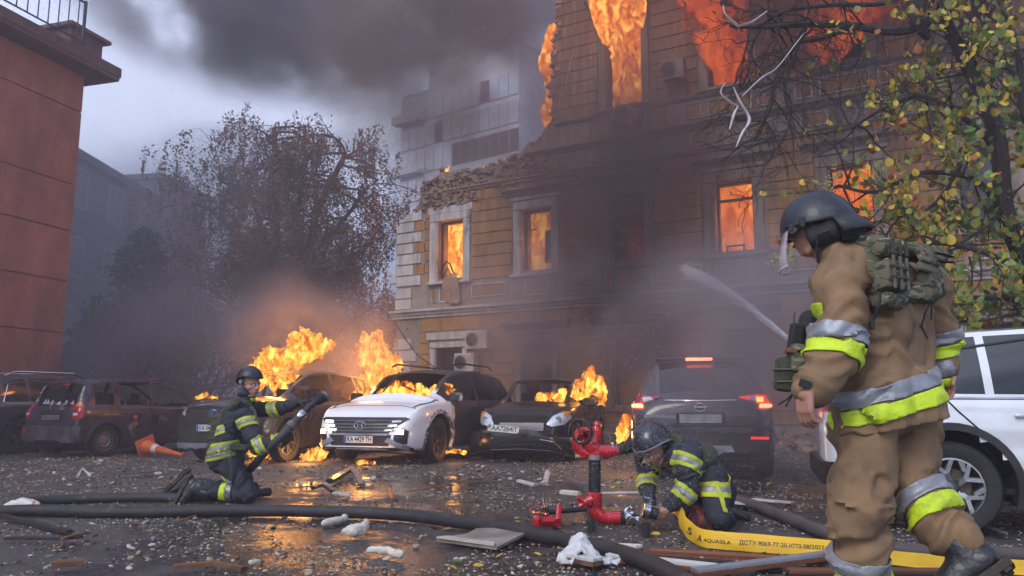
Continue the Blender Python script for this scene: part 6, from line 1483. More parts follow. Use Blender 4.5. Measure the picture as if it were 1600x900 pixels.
# ---------------------------------------------------------------- FIREFIGHTER C: crouching over the couplings
def fighter_crouching():
    Y = 6.7; J3 = lambda px, py, dy=0.: at(px, py, Y+dy)
    pel = J3(1106, 752, .05); ch = J3(1065, 712, .0); nk = J3(1042, 700, -.02); hd = J3(1022, 705, -.06)
    P = thing('person', 'firefighter in navy suit and paint-chipped black helmet crouching over the yellow hose coupling', 'person', Vector((pel.x, pel.y, 0)))
    U = Vector((0, 0, 1)); F = Vector((-.85, -.5, -.3)).normalized()
    sn, en, wn = J3(1078, 705, -.22), J3(1072, 770, -.30), J3(1040, 797, -.30)
    sf, ef, wf = J3(1030, 712, .16), J3(1008, 752, .08), J3(1017, 788, -.12)
    hn, kn, an = J3(1112, 748, -.10), J3(1122, 808, -.34), J3(1136, 812, .10)
    hf, kf, af = J3(1098, 752, .14), J3(1070, 800, .10), J3(1100, 812, .35)
    b = MB(); ell(b, pel, (.17, .17, .15)); cap(b, pel, .15, ch, .15); cap(b, nk, .06, hd, .06); cap(b, sn, .07, en, .058); cap(b, en, .06, wn, .042); cap(b, sf, .07, ef, .058); cap(b, ef, .058, wf, .042)
    cap(b, hn, .13, kn, .095); cap(b, hf, .125, kf, .095); cap(b, kn, .095, an, .075); cap(b, kf, .09, af, .07)
    me = organic(b, .014, 4, [(hn, kn, 0.016, 12.), (hf, kf, 0.013, 12.), (kn, an, .006, 12.)], 1.); src = me.copy()
    part_me('body', me, NV, P); tri_band(src, P, hn+(kn-hn)*.30, Vector((.05, .1, 1)), .20, 1.5)
    band(src, P, J3(1128, 785, -.30), Vector((1, -.2, .25)), .03, .13, YL2, name='trouser_piping')
    j = MB(); S = Vector((-.35, -.9, 0)).normalized()
    cap(j, ch+S*.12, .125, pel+S*.09-Vector((0, 0, -.01)), .145); cap(j, ch-S*.12, .12, pel-S*.09, .14); cap(j, ch, .145, nk, .08); cap(j, sn, .098, en, .082); cap(j, en, .082, en.lerp(wn, .7), .060); cap(j, sf, .09, ef, .076); cap(j, ef, .076, ef.lerp(wf, .75), .056); cap(j, pel, .16, J3(1120, 770, .05), .16)
    me = organic(j, .012, 4, [(sn, en, 0.016, 13.), (en, wn, 0.016, 15.), (sf, ef, 0.013, 13.), (ef, wf, 0.014, 15.), (ch, pel, 0.013, 8.)], 8.); src = me.copy()
    part_me('jacket', me, NV, P)
    a = (en-sn).normalized(); tri_band(src, P, sn+a*.10, a+Vector((-.3, 0, 0)), .14, 1.3); a = (wn-en).normalized(); tri_band(src, P, en+a*.03+Vector((0, 0, .02)), a+Vector((0, 0, -.4)), .12, 1.35)
    a = (ef-sf).normalized(); tri_band(src, P, sf+a*.10, a, .12, 1.2); a = (wf-ef).normalized(); tri_band(src, P, ef+a*.04, a, .11, 1.2); tri_band(src, P, J3(1132, 742, .0), Vector((.8, 0, -.55)), .22, 1.3)
    band(src, P, J3(1095, 700, -.1), Vector((.25, .9, .3)), .018, .17, YL2, name='back_piping')
    v = MB(); cap(v, J3(1056, 692, -.05), .07, J3(1100, 716, -.03), .105); cap(v, J3(1058, 690, .1), .07, J3(1102, 712, .12), .105); cap(v, J3(1062, 688, -.12), .045, J3(1056, 740, -.2), .035); cap(v, J3(1100, 722, -.16), .05, J3(1075, 745, -.24), .03)
    V = part_me('vest', organic(v, .012, 3, [(J3(1056, 692), J3(1100, 716), .005, 26.)], 5.), OLV, P)
    HFv = Vector((-.62, -.45, -.72)); R3 = frame(HFv, U); hc = J3(1020, 704, -.10); face_head(P, hc, R3, 1., SKD, .007)
    hcen = J3(1019, 690, -.10); hR = frame(Vector((-.72, -.50, -.42)), U)
    hm, rim = dome(hcen, hR, (.172, .150, .168), lambda a: 1.66+.12*math.cos(2*a)-.16*math.cos(a))
    H_ = obj('helmet', hm, HLS, P, world=True, smooth=True, sharp=60); obj('helmet_rim', MB().tube(rim, .007, 6, caps=False), M('grey_rim', (.16, .16, .17), .4), H_, world=True)
    HL = M('bare_hand', (.36, .17, .12), .45, var=.25, scale=16)
    hand(P, wn, J3(1024, 803, -.30), Vector((-.85, -.1, -.15)), Vector((.1, .8, -.5)), Vector((0, 0, 1)), HL, .9, 1.35, .0055)
    hand(P, wf, J3(1013, 797, -.16), Vector((-.3, -.5, -.8)), Vector((.3, -.9, .0)), Vector((-1, 0, 0)), HL, .8, 1.1, .0055)
    tr = M('red_stained_cloth', (.06, .02, .02), .7, var=.6, scale=10, bump=.6, bscale=30, col2=(.28, .03, .03), c2t=(.48, .54), c2scale=14)
    m_ = MB(); 
    for px, py, dy in ((1090, 812, -.2), (1108, 815, -.25), (1128, 812, -.22)): cap(m_, J3(px, py-10, dy), .06, J3(px, py+3, dy), .075)
    part_me('knee_cloth', organic(m_, .011, 3, [(J3(1090, 812), J3(1128, 812), .012, 40.)], 2.), tr, P)
    boot(P, Vector((an.x, an.y+.05, .11)), Vector((an.x+.2, an.y+.05, .06)), (0, .1, 1), 1.05)
    boot(P, Vector((af.x, af.y, .11)), Vector((af.x+.2, af.y, .06)), (0, .1, 1), 1.05)
    cpl = thing('hose_coupling', 'chrome hose coupling gripped by the crouching firefighter', 'coupling', J3(1012, 796, -.32))
    A, Bq = J3(1008, 797, -.36), J3(1035, 806, -.36); d = (Bq-A).normalized()
    obj('coupling_ring', MB().tube([A-d*.02, A-d*.015, A+d*.03, A+d*.035], [.05, .064, .064, .05], 18), CHR, cpl, world=True, smooth=True)
    obj('coupling_lug', MB().tube([A+Vector((0, -.01, .06)), A+Vector((-.01, -.02, .10)), A+d*.04+Vector((0, 0, .10)), A+d*.05+Vector((0, 0, .055))], .012, 6), CHR, cpl, world=True, smooth=True)
    obj('tail_piece', MB().tube([A+d*.035, A+d*.10], .045, 14), BLKW, cpl, world=True, smooth=True)
fighter_crouching()
# ================================================================ HOSES
HOSE = M('black_hose_rubber', (.030, .027, .029), .5, var=.35, scale=5, bump=.35, bscale=90, col2=(.17, .155, .15), c2t=(.62, .70), c2scale=7, spec=.4)
def smooth_path(pts, n=8):
    P_ = [Vector(p) for p in pts]; out = []
    for i in range(len(P_)-1):
        p0, p1, p2, p3 = P_[max(i-1, 0)], P_[i], P_[i+1], P_[min(i+2, len(P_)-1)]
        for k in range(n):
            t = k/n; out.append(.5*((2*p1)+(p2-p0)*t+(2*p0-5*p1+4*p2-p3)*t*t+(3*p1-p0-3*p2+p3)*t**3))
    out.append(P_[-1]); return out
def ground_hose(px, r, z=None): return smooth_path([Vector((*gp(x, y, r).xy, r*.96)) for x, y in px], 10)
R_ = .052
solo('fire_hose', MB().tube(ground_hose([(-40, 801), (60, 797), (200, 800), (400, 797), (600, 802), (720, 815), (850, 838), (950, 858), (1010, 877), (1060, 902), (1100, 935)], R_), R_, 14), HOSE,
     'thick black charged hose snaking across the whole foreground from the white foam lump', 'hose', smooth=True)
solo('fire_hose', MB().tube(ground_hose([(22, 788), (60, 783), (130, 779), (230, 777), (310, 777), (384, 772), (420, 768)], .048), .048, 14), HOSE,
     'black hose lying behind the first one, beneath the kneeling firefighter\'s boots', 'hose', smooth=True)
hs = [HS[0]+Vector((-.9, .35, 0)), HS[0]+Vector((-.45, .25, 0))]+HS
hs[0].z = .05; hs[1].z = .08
solo('fire_hose', MB().tube(smooth_path(hs, 8), .039, 12), M('grey_black_hose', (.055, .052, .052), .6, var=.3, bump=.3, bscale=90), 'grey-black hose rising from the ground to the kneeling firefighter\'s nozzle', 'hose', smooth=True)
solo('fire_hose', MB().tube(ground_hose([(1130, 776), (1170, 786), (1230, 808), (1290, 832), (1360, 852), (1440, 862), (1600, 867), (1700, 868)], .05), .05, 12), M('muddy_hose', (.085, .068, .066), .6, var=.3, bump=.3, bscale=60),
     'muddy grey hose running from the dark crossover behind the walking firefighter', 'hose', smooth=True)
# yellow lay-flat hose standing on its edge, with its print
bot = smooth_path([Vector((*gp(x, y).xy, .004+dz)) for x, y, dz in ((1042, 822, .10), (1056, 824, .09), (1066, 838, .03), (1084, 850, 0), (1110, 858, 0), (1180, 864, 0), (1240, 868, 0), (1300, 871, 0), (1380, 882, 0), (1480, 892, 0), (1600, 900, 0), (1700, 905, 0))], 12)
lean = []; hgt = .118
mb = MB(); cum = [0.]
for a, b in zip(bot, bot[1:]): cum.append(cum[-1]+(b-a).length)
def hose_pt(s_, v):                                     # arc length, height fraction -> surface point, outward normal
    s_ = max(0, min(cum[-1]-1e-4, s_)); i = max(0, min(len(bot)-2, next((k for k in range(len(cum)-1) if cum[k+1] >= s_), len(bot)-2)))
    t = (s_-cum[i])/(cum[i+1]-cum[i]); p = bot[i].lerp(bot[i+1], t); d = (bot[i+1]-bot[i]); d.z = 0; d.normalize(); n = Vector((d.y, -d.x, 0))
    far_ = max(0, min(1, (s_-1.35)/.8)); tilt = math.radians(14+42*far_); tilt0 = math.radians(14) if s_ > .25 else math.radians(14+(.25-s_)*120)
    tilt = tilt0+math.radians(40)*far_; h = hgt*(1 if s_ > .15 else .62+.38*s_/.15)
    q = p+(-n*math.sin(tilt)+Vector((0, 0, 1))*math.cos(tilt))*h*v+n*.012*math.sin(v*PI)+n*.004*math.sin(s_*19+v*3)
    return q, (n*math.cos(tilt)+Vector((0, 0, 1))*math.sin(tilt))
NSEG = 150; rows_ = [0, .04, .12, .25, .4, .55, .7, .85, .95, 1.0]
for i in range(NSEG+1):
    for v in rows_: mb.v.append(tuple(hose_pt(cum[-1]*i/NSEG, v)[0]))
m_ = len(rows_)
for i in range(NSEG):
    for j in range(m_-1): a = i*m_+j; mb.f.append((a, a+m_, a+m_+1, a+1))
YH = M('yellow_hose_jacket', (.78, .46, .012), .5, var=.10, scale=6, bump=.25, bscale=140, col2=(.42, .24, .02), c2t=(.62, .78), c2scale=4)
yh = thing('flat_hose', 'yellow lay-flat hose on edge with black print, curling from the crouching firefighter', 'hose', Vector((bot[30].x, bot[30].y, 0)))
o_ = obj('hose_jacket', mb, YH, yh, world=True, smooth=True); md = o_.modifiers.new('t', 'SOLIDIFY'); md.thickness = .006; md.offset = -1
for v_ in (.22, .36, .64, .78): 
    w = MB()
    for i in range(NSEG+1):
        for e in (-.006, .006): q, n = hose_pt(cum[-1]*i/NSEG, v_+e); w.v.append(tuple(q+n*.0012))
    for i in range(NSEG): w.f.append((2*i, 2*i+2, 2*i+3, 2*i+1))
    obj('weave_rib', w, M('yellow_hose_rib', (.62, .36, .01), .5), yh, world=True)
def hose_text(txt, s0, s1, v0, v1, name='print_lettering'):
    t = text_mesh(txt, 1., 0., .012); xs_ = [v[0] for v in t.v]; ys_ = [v[1] for v in t.v]; a, b, c, d = min(xs_), max(xs_), min(ys_), max(ys_)
    out = []
    for x, y, z in t.v:
        q, n = hose_pt(s0+(s1-s0)*(x-a)/(b-a), v0+(v1-v0)*(y-c)/(d-c)); out.append(tuple(q+n*.003))
    t.v = out; obj(name, t, INK, yh, world=True)
def s_at(px):                                           # arc length whose ground point shows at this column
    best = min(range(len(bot)), key=lambda k: abs((bot[k].x/(bot[k].y*math.cos(PITCH)-EYE*math.sin(PITCH)))*FPX+800-px)); return cum[best]
hose_text('5', s_at(1074), s_at(1081), .35, .72)
hose_text('A', s_at(1090), s_at(1097), .30, .66); hose_text('AQUASILA', s_at(1100), s_at(1143), .30, .54); hose_text('ДСТУ-9069-77-20-КПЗ-08/2025', s_at(1157), s_at(1290), .34, .64)

# ================================================================ STANDPIPE
RED = M('red_enamel', (.50, .008, .016), .25, var=.18, scale=8, bump=.08, bscale=60, coat=.9, col2=(.2, .006, .01), c2t=(.62, .75), c2scale=8)
YS = 6.7
def K(px, py, dy=0.): return at(px, py, YS+dy)
sp = thing('standpipe', 'red monitor standpipe with black handwheel on a black pipe, feet on the debris', 'standpipe', Vector((K(930, 800).x, YS, 0)))
def pt(name, pts, r, mat, n=16, parent=sp, **kw):
    r = [x*.88 for x in r] if hasattr(r, '__len__') else r*.88
    return obj(name, MB().tube(pts, r, n, **kw), mat, parent, world=True, smooth=True, label=None)
pt('riser_pipe', [K(929, 778), K(929, 714)], .058, M('wet_black_pipe', (.02, .02, .022), .25, var=.4, bump=.1, coat=.6, col2=(.2, .2, .22), c2t=(.66, .69), c2scale=22))
pt('base_elbow', smooth_path([K(929, 772), K(929, 785), K(930, 797), K(938, 806), K(950, 809), K(972, 809)], 5), [.062]*6+[.066]*10+[.060]*10, RED)
pt('base_collar', [K(929, 769), K(929, 771), K(929, 792), K(929, 794)], [.058, .072, .072, .064], RED)
pt('collar_lug', [K(925, 780, -.06), K(912, 786, -.07), K(904, 776, -.08)], [.045, .036, .030], RED)
pt('collar_lug', [K(915, 784, -.07), K(905, 792, -.08)], [.034, .02], RED)
pt('rubber_sleeve', [K(968, 809), K(978, 810)], .062, BLKW)
pt('outlet_coupling', [K(975, 810), K(977, 810), K(990, 812), K(992, 812)], [.062, .075, .075, .058], CHR)
pt('outlet_rim', [K(991, 812), K(996, 813)], [.060, .064], CHR, caps=False)
for a in (.3, 2.4, 4.4): obj('coupling_lug', MB().bbox((0, 0, 0), (.05, .03, .035), bev=.3).xf(Matrix.Translation(K(988, 811)+Vector((0, .075*math.cos(a), .075*math.sin(a))))), CHR, sp, world=True, smooth=True)
pt('coupling_claw', [K(975, 806), K(978, 796), K(984, 792), K(990, 797)], [.016, .02, .02, .012], CHR, 8)
pt('clamp_band', [K(929, 718), K(929, 711)], .078, M('clamp_metal', (.3, .29, .28), .35, .8))
for px in (904, 949): pt('brass_cap', [K(px-5, 713), K(px+5, 713)], .026, M('brass_cap_metal', (.42, .33, .20), .35, .7), 12)
pt('clamp_arm', [K(906, 713), K(950, 713)], .030, RED, 12)
pt('monitor_body', smooth_path([K(929, 712), K(928, 704), K(923, 694), K(930, 684), K(932, 672)], 5), [.072]*6+[.080]*8+[.066]*7, RED)
pt('side_elbow', smooth_path([K(903, 702), K(900, 690), K(905, 680), K(916, 676), K(926, 680)], 4), [.040]*4+[.050]*4+[.055]*9, RED)
pt('side_elbow', [K(903, 676), K(901, 690), K(906, 704), K(918, 710)], [.048, .052, .05, .05], RED)
pt('side_outlet', [K(930, 704), K(948, 706), K(966, 703)], [.066, .062, .052], RED)
pt('top_stem', [K(932, 676), K(932, 664), K(933, 660)], [.045, .036, .022], RED)
ob = MB(); ell(ob, K(933, 664), (.036, .036, .036)); obj('top_knob', ob, RED, sp, world=True, smooth=True)
pt('lock_lever', [K(918, 661), K(926, 663), K(933, 663)], [.020, .018, .014], BLKW, 8)
pt('nozzle_barrel', [K(965, 703), K(972, 701), K(984, 697), K(990, 695)], [.052, .056, .058, .060], M('ribbed_black', (.02, .02, .02), .4, bump=.6, bscale=90))
pt('nozzle_ring', [K(974, 700.3), K(977, 699.5)], .064, BLKW); pt('nozzle_ring', [K(982, 697.8), K(985, 697)], .066, BLKW); pt('nozzle_tip', [K(989, 695.3), K(993, 694)], [.064, .066], CHR, caps=False)
pt('pressure_cap', [K(958, 699, -.02), K(958, 692, -.02)], .024, CHR, 12)
# handwheel facing the camera and left
wc = K(908, 674, -.10); wn_ = Vector((-.45, -.72, -.25)).normalized(); wu = wn_.orthogonal().normalized(); wv = wn_.cross(wu)
wh = obj('handwheel', MB().tube([wc+wu*.098*math.cos(a)+wv*.098*math.sin(a) for a in [2*PI*k/28 for k in range(29)]], .0125, 8, caps=False), M('handwheel_black', (.02, .02, .02), .35, coat=.4), sp, world=True, smooth=True)
for k in range(3): a = 2*PI*k/3+.4; obj('spoke', MB().tube([wc, wc+wu*.095*math.cos(a)+wv*.095*math.sin(a)], .010, 6), BLKW, wh, world=True)
pt('wheel_spindle', [wc, K(922, 684)], [.018, .024], BLKW, 10); obj('wheel_hub', MB().tube([wc+wn_*.02, wc-wn_*.03], .025, 12), RED, wh, world=True)
pt('wheel_grip', [K(893, 676, -.15), K(889, 673, -.2)], .014, BLKW, 8)
for a, b in (((925, 806), (852, 812)), ((918, 794), (924, 832)), ((945, 818), (985, 822)), ((985, 819), (1010, 838))):
    pa, pb = gp(*a), gp(*b); pa.z = pb.z = .06 if a[0] != 985 else .05
    obj('foot_bar', MB().tube([pa, pb], .020, 4), BLKW, sp, world=True)
for q in ((852, 812), (924, 832), (1010, 838)): p_ = gp(*q); obj('foot_pad', MB().tube([Vector((p_.x, p_.y, .0)), Vector((p_.x, p_.y, .10))], .03, 8), BLKW, sp, world=True)
# red spanner-like hose clamp with carabiner
kc = thing('hose_clamp', 'red hose clamp with a wire carabiner lying left of the standpipe', 'clamp', gp(858, 824))
g_ = lambda x, y, z=.03: Vector((*gp(x, y).xy, z))
obj('clamp_frame', MB().tube([g_(850, 826, .12), g_(838, 822, .10), g_(828, 812, .08), g_(834, 805, .08), g_(848, 806, .08), g_(855, 816, .06)], .017, 6, flat=.5), RED, kc, world=True, smooth=True)
obj('clamp_jaw', MB().bbox(g_(860, 824, .045), (.19, .08, .075), bev=.3).bbox(g_(838, 826, .06), (.05, .05, .09), bev=.3).tube([g_(872, 826, .06), g_(874, 822, .16)], .022, 8).tube([g_(845, 826, .06), g_(876, 824, .05)], .03, 8), RED, kc, world=True, smooth=True)
obj('carabiner', MB().tube([g_(853, 812, .05), g_(849, 806, .15), g_(851, 800, .19), g_(854, 804, .16), g_(857, 814, .05), g_(853, 812, .05)], .006, 6), CHR, kc, world=True, smooth=True)

# ================================================================ TRAFFIC CONE lying down
cn = thing('traffic_cone', 'orange traffic cone with a white band knocked over by the purple hatchback', 'cone', Vector((*gp(232, 716).xy, .0)))
b0 = gp(229, 712); b0.z = .17; b1 = gp(286, 716); b1.z = .05; b1 = b0+(b1-b0)*1.0
dv = (b1-b0).normalized(); OR = M('faded_orange', (.50, .10, .03), .6, var=.25, bump=.2, col2=(.25, .08, .05), c2t=(.55, .75))
obj('cone_body', MB().tube([b0, b0+dv*.30], [.135, .095], 20), OR, cn, world=True, smooth=True); obj('cone_tip', MB().tube([b0+dv*.43, b1], [.078, .03], 20), OR, cn, world=True, smooth=True)
obj('white_band', MB().tube([b0+dv*.301, b0+dv*.429], [.0955, .0785], 20), M('grubby_white', (.5, .47, .46), .6, var=.3, col2=(.25, .2, .2), c2t=(.5, .7), c2scale=9), cn, world=True, smooth=True)
rt_ = frame(dv, (0, 0, 1)).to_4x4(); obj('cone_base', MB().bbox((-.02, 0, 0), (.035, .38, .38), bev=.3).xf(Matrix.Translation(b0) @ rt_ @ Matrix.Rotation(.4, 4, 'X')), OR, cn, world=True, smooth=True)

# ================================================================ DEBRIS
FOAM = M('mounting_foam', (.62, .58, .50), .8, var=.15, scale=8, bump=.6, bscale=30, col2=(.40, .22, .06), c2t=(.58, .68), c2scale=6)
FOAMR = M('scorched_foam', (.66, .64, .60), .8, var=.1, scale=8, bump=.6, bscale=30, col2=(.30, .09, .015), c2t=(.50, .60), c2scale=7)
def lump(pts, rs, voxel=.012, amp=.012, seed=0.):
    mb = MB()
    for (a, b), (r0, r1) in zip(zip(pts, pts[1:]), zip(rs, rs[1:])): cap(mb, a, r0, b, r1, 10)
    me = organic(mb, voxel, 1); 
    for v in me.vertices: v.co += v.normal*(amp*mn.fractal(v.co*14+Vector((seed, 0, 0)), 1., 2., 3))
    return me
def solo_me(name, me, mat, label, cat, group=None):
    a = np.empty(len(me.vertices)*3); me.vertices.foreach_get('co', a); a = a.reshape(-1, 3); c = Vector(((a[:, 0].min()+a[:, 0].max())/2, (a[:, 1].min()+a[:, 1].max())/2, a[:, 2].min()))
    me.transform(Matrix.Translation(-c)); me.materials.clear(); o = obj(name, me, mat, smooth=True, sharp=50); o.location = c; return tag(o, label, cat, group)
def gz(x, y, z): return Vector((*gp(x, y, 0).xy, z))
solo_me('foam_lump', lump([gz(12, 800, .05), gz(28, 800, .06), gz(48, 800, .05), gz(56, 801, .045)], [.04, .065, .07, .05], seed=1), FOAMR, 'white foam lump with rust-brown top wedged at the end of the black hose', 'foam lump')
solo_me('foam_strip', lump([gz(508, 824, .03), gz(522, 822, .035), gz(540, 817, .04)], [.03, .032, .03], .008, seed=2), FOAM, 'white foam strip with a rusty underside just below the black hose', 'foam strip')
solo_me('foam_lump', lump([gz(540, 838, .04), gz(552, 840, .05), gz(566, 838, .05), gz(573, 828, .07)], [.03, .05, .04, .02], .008, seed=3), FOAM, 'cream foam chunk with torn pointed corners reflected in the puddle', 'foam lump')
solo_me('foam_strip', lump([gz(576, 866, .03), gz(592, 866, .03), gz(608, 869, .035), gz(624, 874, .03)], [.02, .027, .030, .026], .008, seed=4), FOAM, 'long bumpy cream foam strip lying in the puddle, nearest the camera', 'foam strip')
solo_me('foam_strip', lump([gz(522, 776, .03), gz(544, 779, .03)], [.024, .026], .01, seed=5), FOAM, 'short cream foam strip above the hose beside black rubber', 'foam strip')
solo_me('foam_lump', lump([gz(392, 884, .02), gz(404, 882, .02)], [.02, .018], .008, seed=6), FOAM, 'flat white foam flake on the wet ground left of the orange reflection', 'foam lump')
WPN = M('dusty_panel', (.22, .18, .15), .6, var=.3, bump=.2, col2=(.35, .31, .28), c2t=(.5, .7), c2scale=3)
def flat_poly(name, px, z, th, mat, label, cat, zs=None):
    P_ = [Vector((*gp(x, y).xy, (zs[i] if zs else z))) for i, (x, y) in enumerate(px)]; n = len(P_); mb = MB(); mb.v = [tuple(p) for p in P_]+[tuple(p+Vector((0, 0, th))) for p in P_]
    mb.f = [tuple(range(n)), tuple(range(2*n-1, n-1, -1))]+[(i, (i+1) % n, n+(i+1) % n, n+i) for i in range(n)]
    return solo(name, mb, mat, label, cat)
flat_poly('fallen_board', [(682, 848), (776, 862), (830, 843), (822, 838), (745, 836), (730, 842)], .01, .02, WPN, 'thin beige broken panel lying flat in front of the black hose', 'panel', [.01, .01, .05, .05, .03, .02])
flat_poly('edging_strip', [(682, 849), (772, 862), (774, 858), (700, 847)], .035, .012, M('pale_edge', (.45, .38, .33), .6), 'pale edging strip along the broken beige panel', 'strip')
DKP = M('dark_plastic', (.02, .02, .025), .35, var=.5, coat=.3, bump=.3); GYM = M('grey_metal_scrap', (.16, .16, .18), .4, .5, var=.4); WDB = M('splintered_wood', (.17, .075, .035), .75, var=.4, scale=3, bump=.5, stretch=(1, 6, 6), col2=(.03, .02, .015), c2t=(.5, .65))
WHP = M('white_plastic_scrap', (.55, .55, .56), .45, var=.2, col2=(.2, .17, .15), c2t=(.55, .7))
def stick(px, r, mat, name, label, cat, z=.03, n=5, flat=.6): return solo(name, MB().tube([gz(x, y, z+dz) for x, y, dz in px], r, n, flat=flat), mat, label, cat)
stick([(515, 758, .02), (535, 750, .05), (550, 746, .09)], .06, DKP, 'car_part', 'bent black wheel-arch liner scrap lying above the hose', 'car part')
stick([(548, 745, .10), (556, 752, .06), (566, 762, .0)], .045, GYM, 'car_part', 'crumpled grey metal bracket beside the black liner scrap', 'car part')
stick([(488, 770, .02), (505, 768, .04), (520, 774, .01)], .035, DKP, 'rubber_strip', 'short curled black rubber strip beside the cream foam', 'strip')
stick([(5, 812, 0), (100, 836, 0), (108, 838, 0)], .035, DKP, 'board', 'blackened board lying at the left edge below the hose', 'board')
stick([(8, 848, 0), (90, 851, .01), (128, 850, .02)], .022, CHAR, 'burnt_stick', 'long thin charred stick in the lower left', 'stick')
stick([(95, 854, .02), (120, 849, .03), (140, 846, .03)], .02, WDB, 'wood_splinter', 'brown wood splinter crossing the charred stick, lower left', 'splinter')
stick([(80, 896, .02), (130, 892, .02)], .04, WDB, 'wood_block', 'burnt wood block at the bottom edge, lower left', 'block')
stick([(270, 897, .01), (335, 894, .02), (380, 898, .0)], .03, WDB, 'wood_splinter', 'long brown splinter at the bottom edge left of centre', 'splinter')
stick([(275, 822, .0), (305, 815, .02)], .012, WDB, 'wood_splinter', 'small reddish splinter below the kneeling firefighter', 'splinter')
stick([(608, 770, .02), (612, 786, .02)], .022, M('orange_plastic', (.45, .10, .03), .5), 'plastic_tube', 'short orange tube lying across from the hose, centre', 'tube')
stick([(640, 772, 0), (690, 766, .01)], .012, WDB, 'wood_splinter', 'thin reddish stick above the hose right of the orange tube', 'splinter')
stick([(180, 748, .02), (250, 742, .03)], .07, M('grey_sheet', (.09, .08, .08), .6, var=.3), 'roof_sheet', 'flat grey sheet scrap left of the kneeling firefighter\'s boots', 'sheet', flat=.15)
stick([(120, 752, .02), (127, 747, .10), (141, 751, .03)], .02, WHP, 'lamp_cover', 'curved white-silver lamp cover scrap on the ground behind the hose, left', 'lamp cover')
stick([(810, 762, .05), (835, 766, .03), (852, 764, .05), (856, 755, .12)], .035, WHP, 'bumper_scrap', 'silver bumper trim scrap with dark back lying before the black sedan', 'car part')
stick([(884, 756, .04), (905, 768, .05), (918, 771, .06)], .05, GYM, 'bent_metal', 'bent grey metal scrap leaning behind the standpipe', 'scrap')
stick([(878, 778, .03), (905, 781, .03)], .045, FOAM, 'foam_board', 'cream foam board piece behind the standpipe base', 'board')
stick([(940, 778, .02), (998, 777, .02)], .02, WHP, 'white_strip', 'white plastic strip lying between standpipe and crouching firefighter', 'strip')
stick([(1130, 790, .01), (1180, 795, .01)], .10, WHP, 'white_board', 'flat white board in the spray beside the crouching firefighter', 'board', flat=.1)
stick([(1175, 786, .01), (1240, 792, .01)], .09, WHP, 'white_board', 'second flat white board further right in the spray', 'board', flat=.1)
stick([(1515, 823, .02), (1570, 843, .02)], .035, GYM, 'perforated_strip', 'perforated metal strip lying under the silver SUV\'s wheel', 'strip', flat=.2)
# window-frame profiles in the bottom right corner
ALF = M('aluminium_profile', (.40, .41, .45), .4, .6, var=.2, scale=6, bump=.15, col2=(.2, .15, .12), c2t=(.6, .75)); BRP = M('brown_pvc', (.16, .055, .02), .45, var=.3, bump=.15); WPV = M('white_pvc', (.55, .55, .54), .4, var=.15, col2=(.25, .2, .17), c2t=(.58, .7))
def profile(px0, px1, z0, z1, w, h, label, mats=(ALF, BRP), ribs=2, wall=True):
    a, b = gz(*px0, z0), gz(*px1, z1); t = thing('window_profile', label, 'profile', a, group='window frame profiles in the lower right corner'); d = (b-a); L = d.length; R3 = frame(d, (0, 0, 1)).to_4x4(); m = Matrix.Translation(a) @ R3
    obj('profile_core', MB().bbox((L/2, 0, h*.25), (L, w, h*.5), bev=.1).xf(m), mats[1], t, world=True)
    for k in range(ribs+1): y = -w/2+w*(k+.5)/(ribs+1); obj('profile_rib', MB().bbox((L/2, y, h*.5+.012), (L*.995, w/(ribs+1)*.8, .024), bev=.2).xf(m), mats[0], t, world=True)
    return t
profile((1085, 908), (1315, 882), .02, .04, .07, .05, 'silver aluminium profile rising to the walking firefighter\'s leg')
profile((950, 876), (1120, 898), .0, .01, .08, .05, 'white-and-brown profile lying under the black hose', (WPV, BRP))
profile((1015, 866), (1300, 884), .0, .0, .09, .03, 'long brown profile directly below the yellow hose', (BRP, BRP), 1)
profile((1000, 877), (1220, 893), .0, .0, .07, .03, 'black rubber-lined profile between the brown one and the silver one', (BLKW, DKP), 3)
profile((940, 858), (1000, 866), .0, .02, .10, .03, 'short white profile end beside the crumpled white sheet', (WPV, BRP), 1)
profile((1230, 901), (1480, 901), .0, .0, .08, .04, 'brown profile passing behind the walking firefighter\'s foot', (BRP, DKP), 1)
profile((880, 882), (935, 893), .03, .03, .10, .05, 'stubby white-faced brown profile left of the crumpled sheet', (WPV, WDB), 1)
# crumpled white sheet
mb = MB(); n = 16; rs = random.Random(8); c0 = gz(918, 884, 0)
for j in range(n+1):
    for i in range(n+1):
        u, v = i/n-.5, j/n-.5; x = u*.34+.05*mn.noise(Vector((u*5, v*5, 1))); y = v*.20+.05*mn.noise(Vector((u*5, v*5, 7)))
        z = .02+.17*max(0, 1-abs(u+.12)*2.3-abs(v)*1.2)+.07*abs(mn.noise(Vector((u*7, v*7, 3))))
        mb.v.append((c0.x+x, c0.y+y, z))
for j in range(n):
    for i in range(n): a = j*(n+1)+i; mb.f.append((a, a+1, a+n+2, a+n+1))
o_ = solo('crumpled_sheet', mb, M('white_sheet', (.62, .62, .64), .6, var=.1, bump=.2, col2=(.1, .1, .12), c2t=(.66, .7), c2scale=9), 'crumpled white plastic sheet beside the black hose, bottom right of centre', 'sheet', smooth=True); md = o_.modifiers.new('t', 'SOLIDIFY'); md.thickness = .004
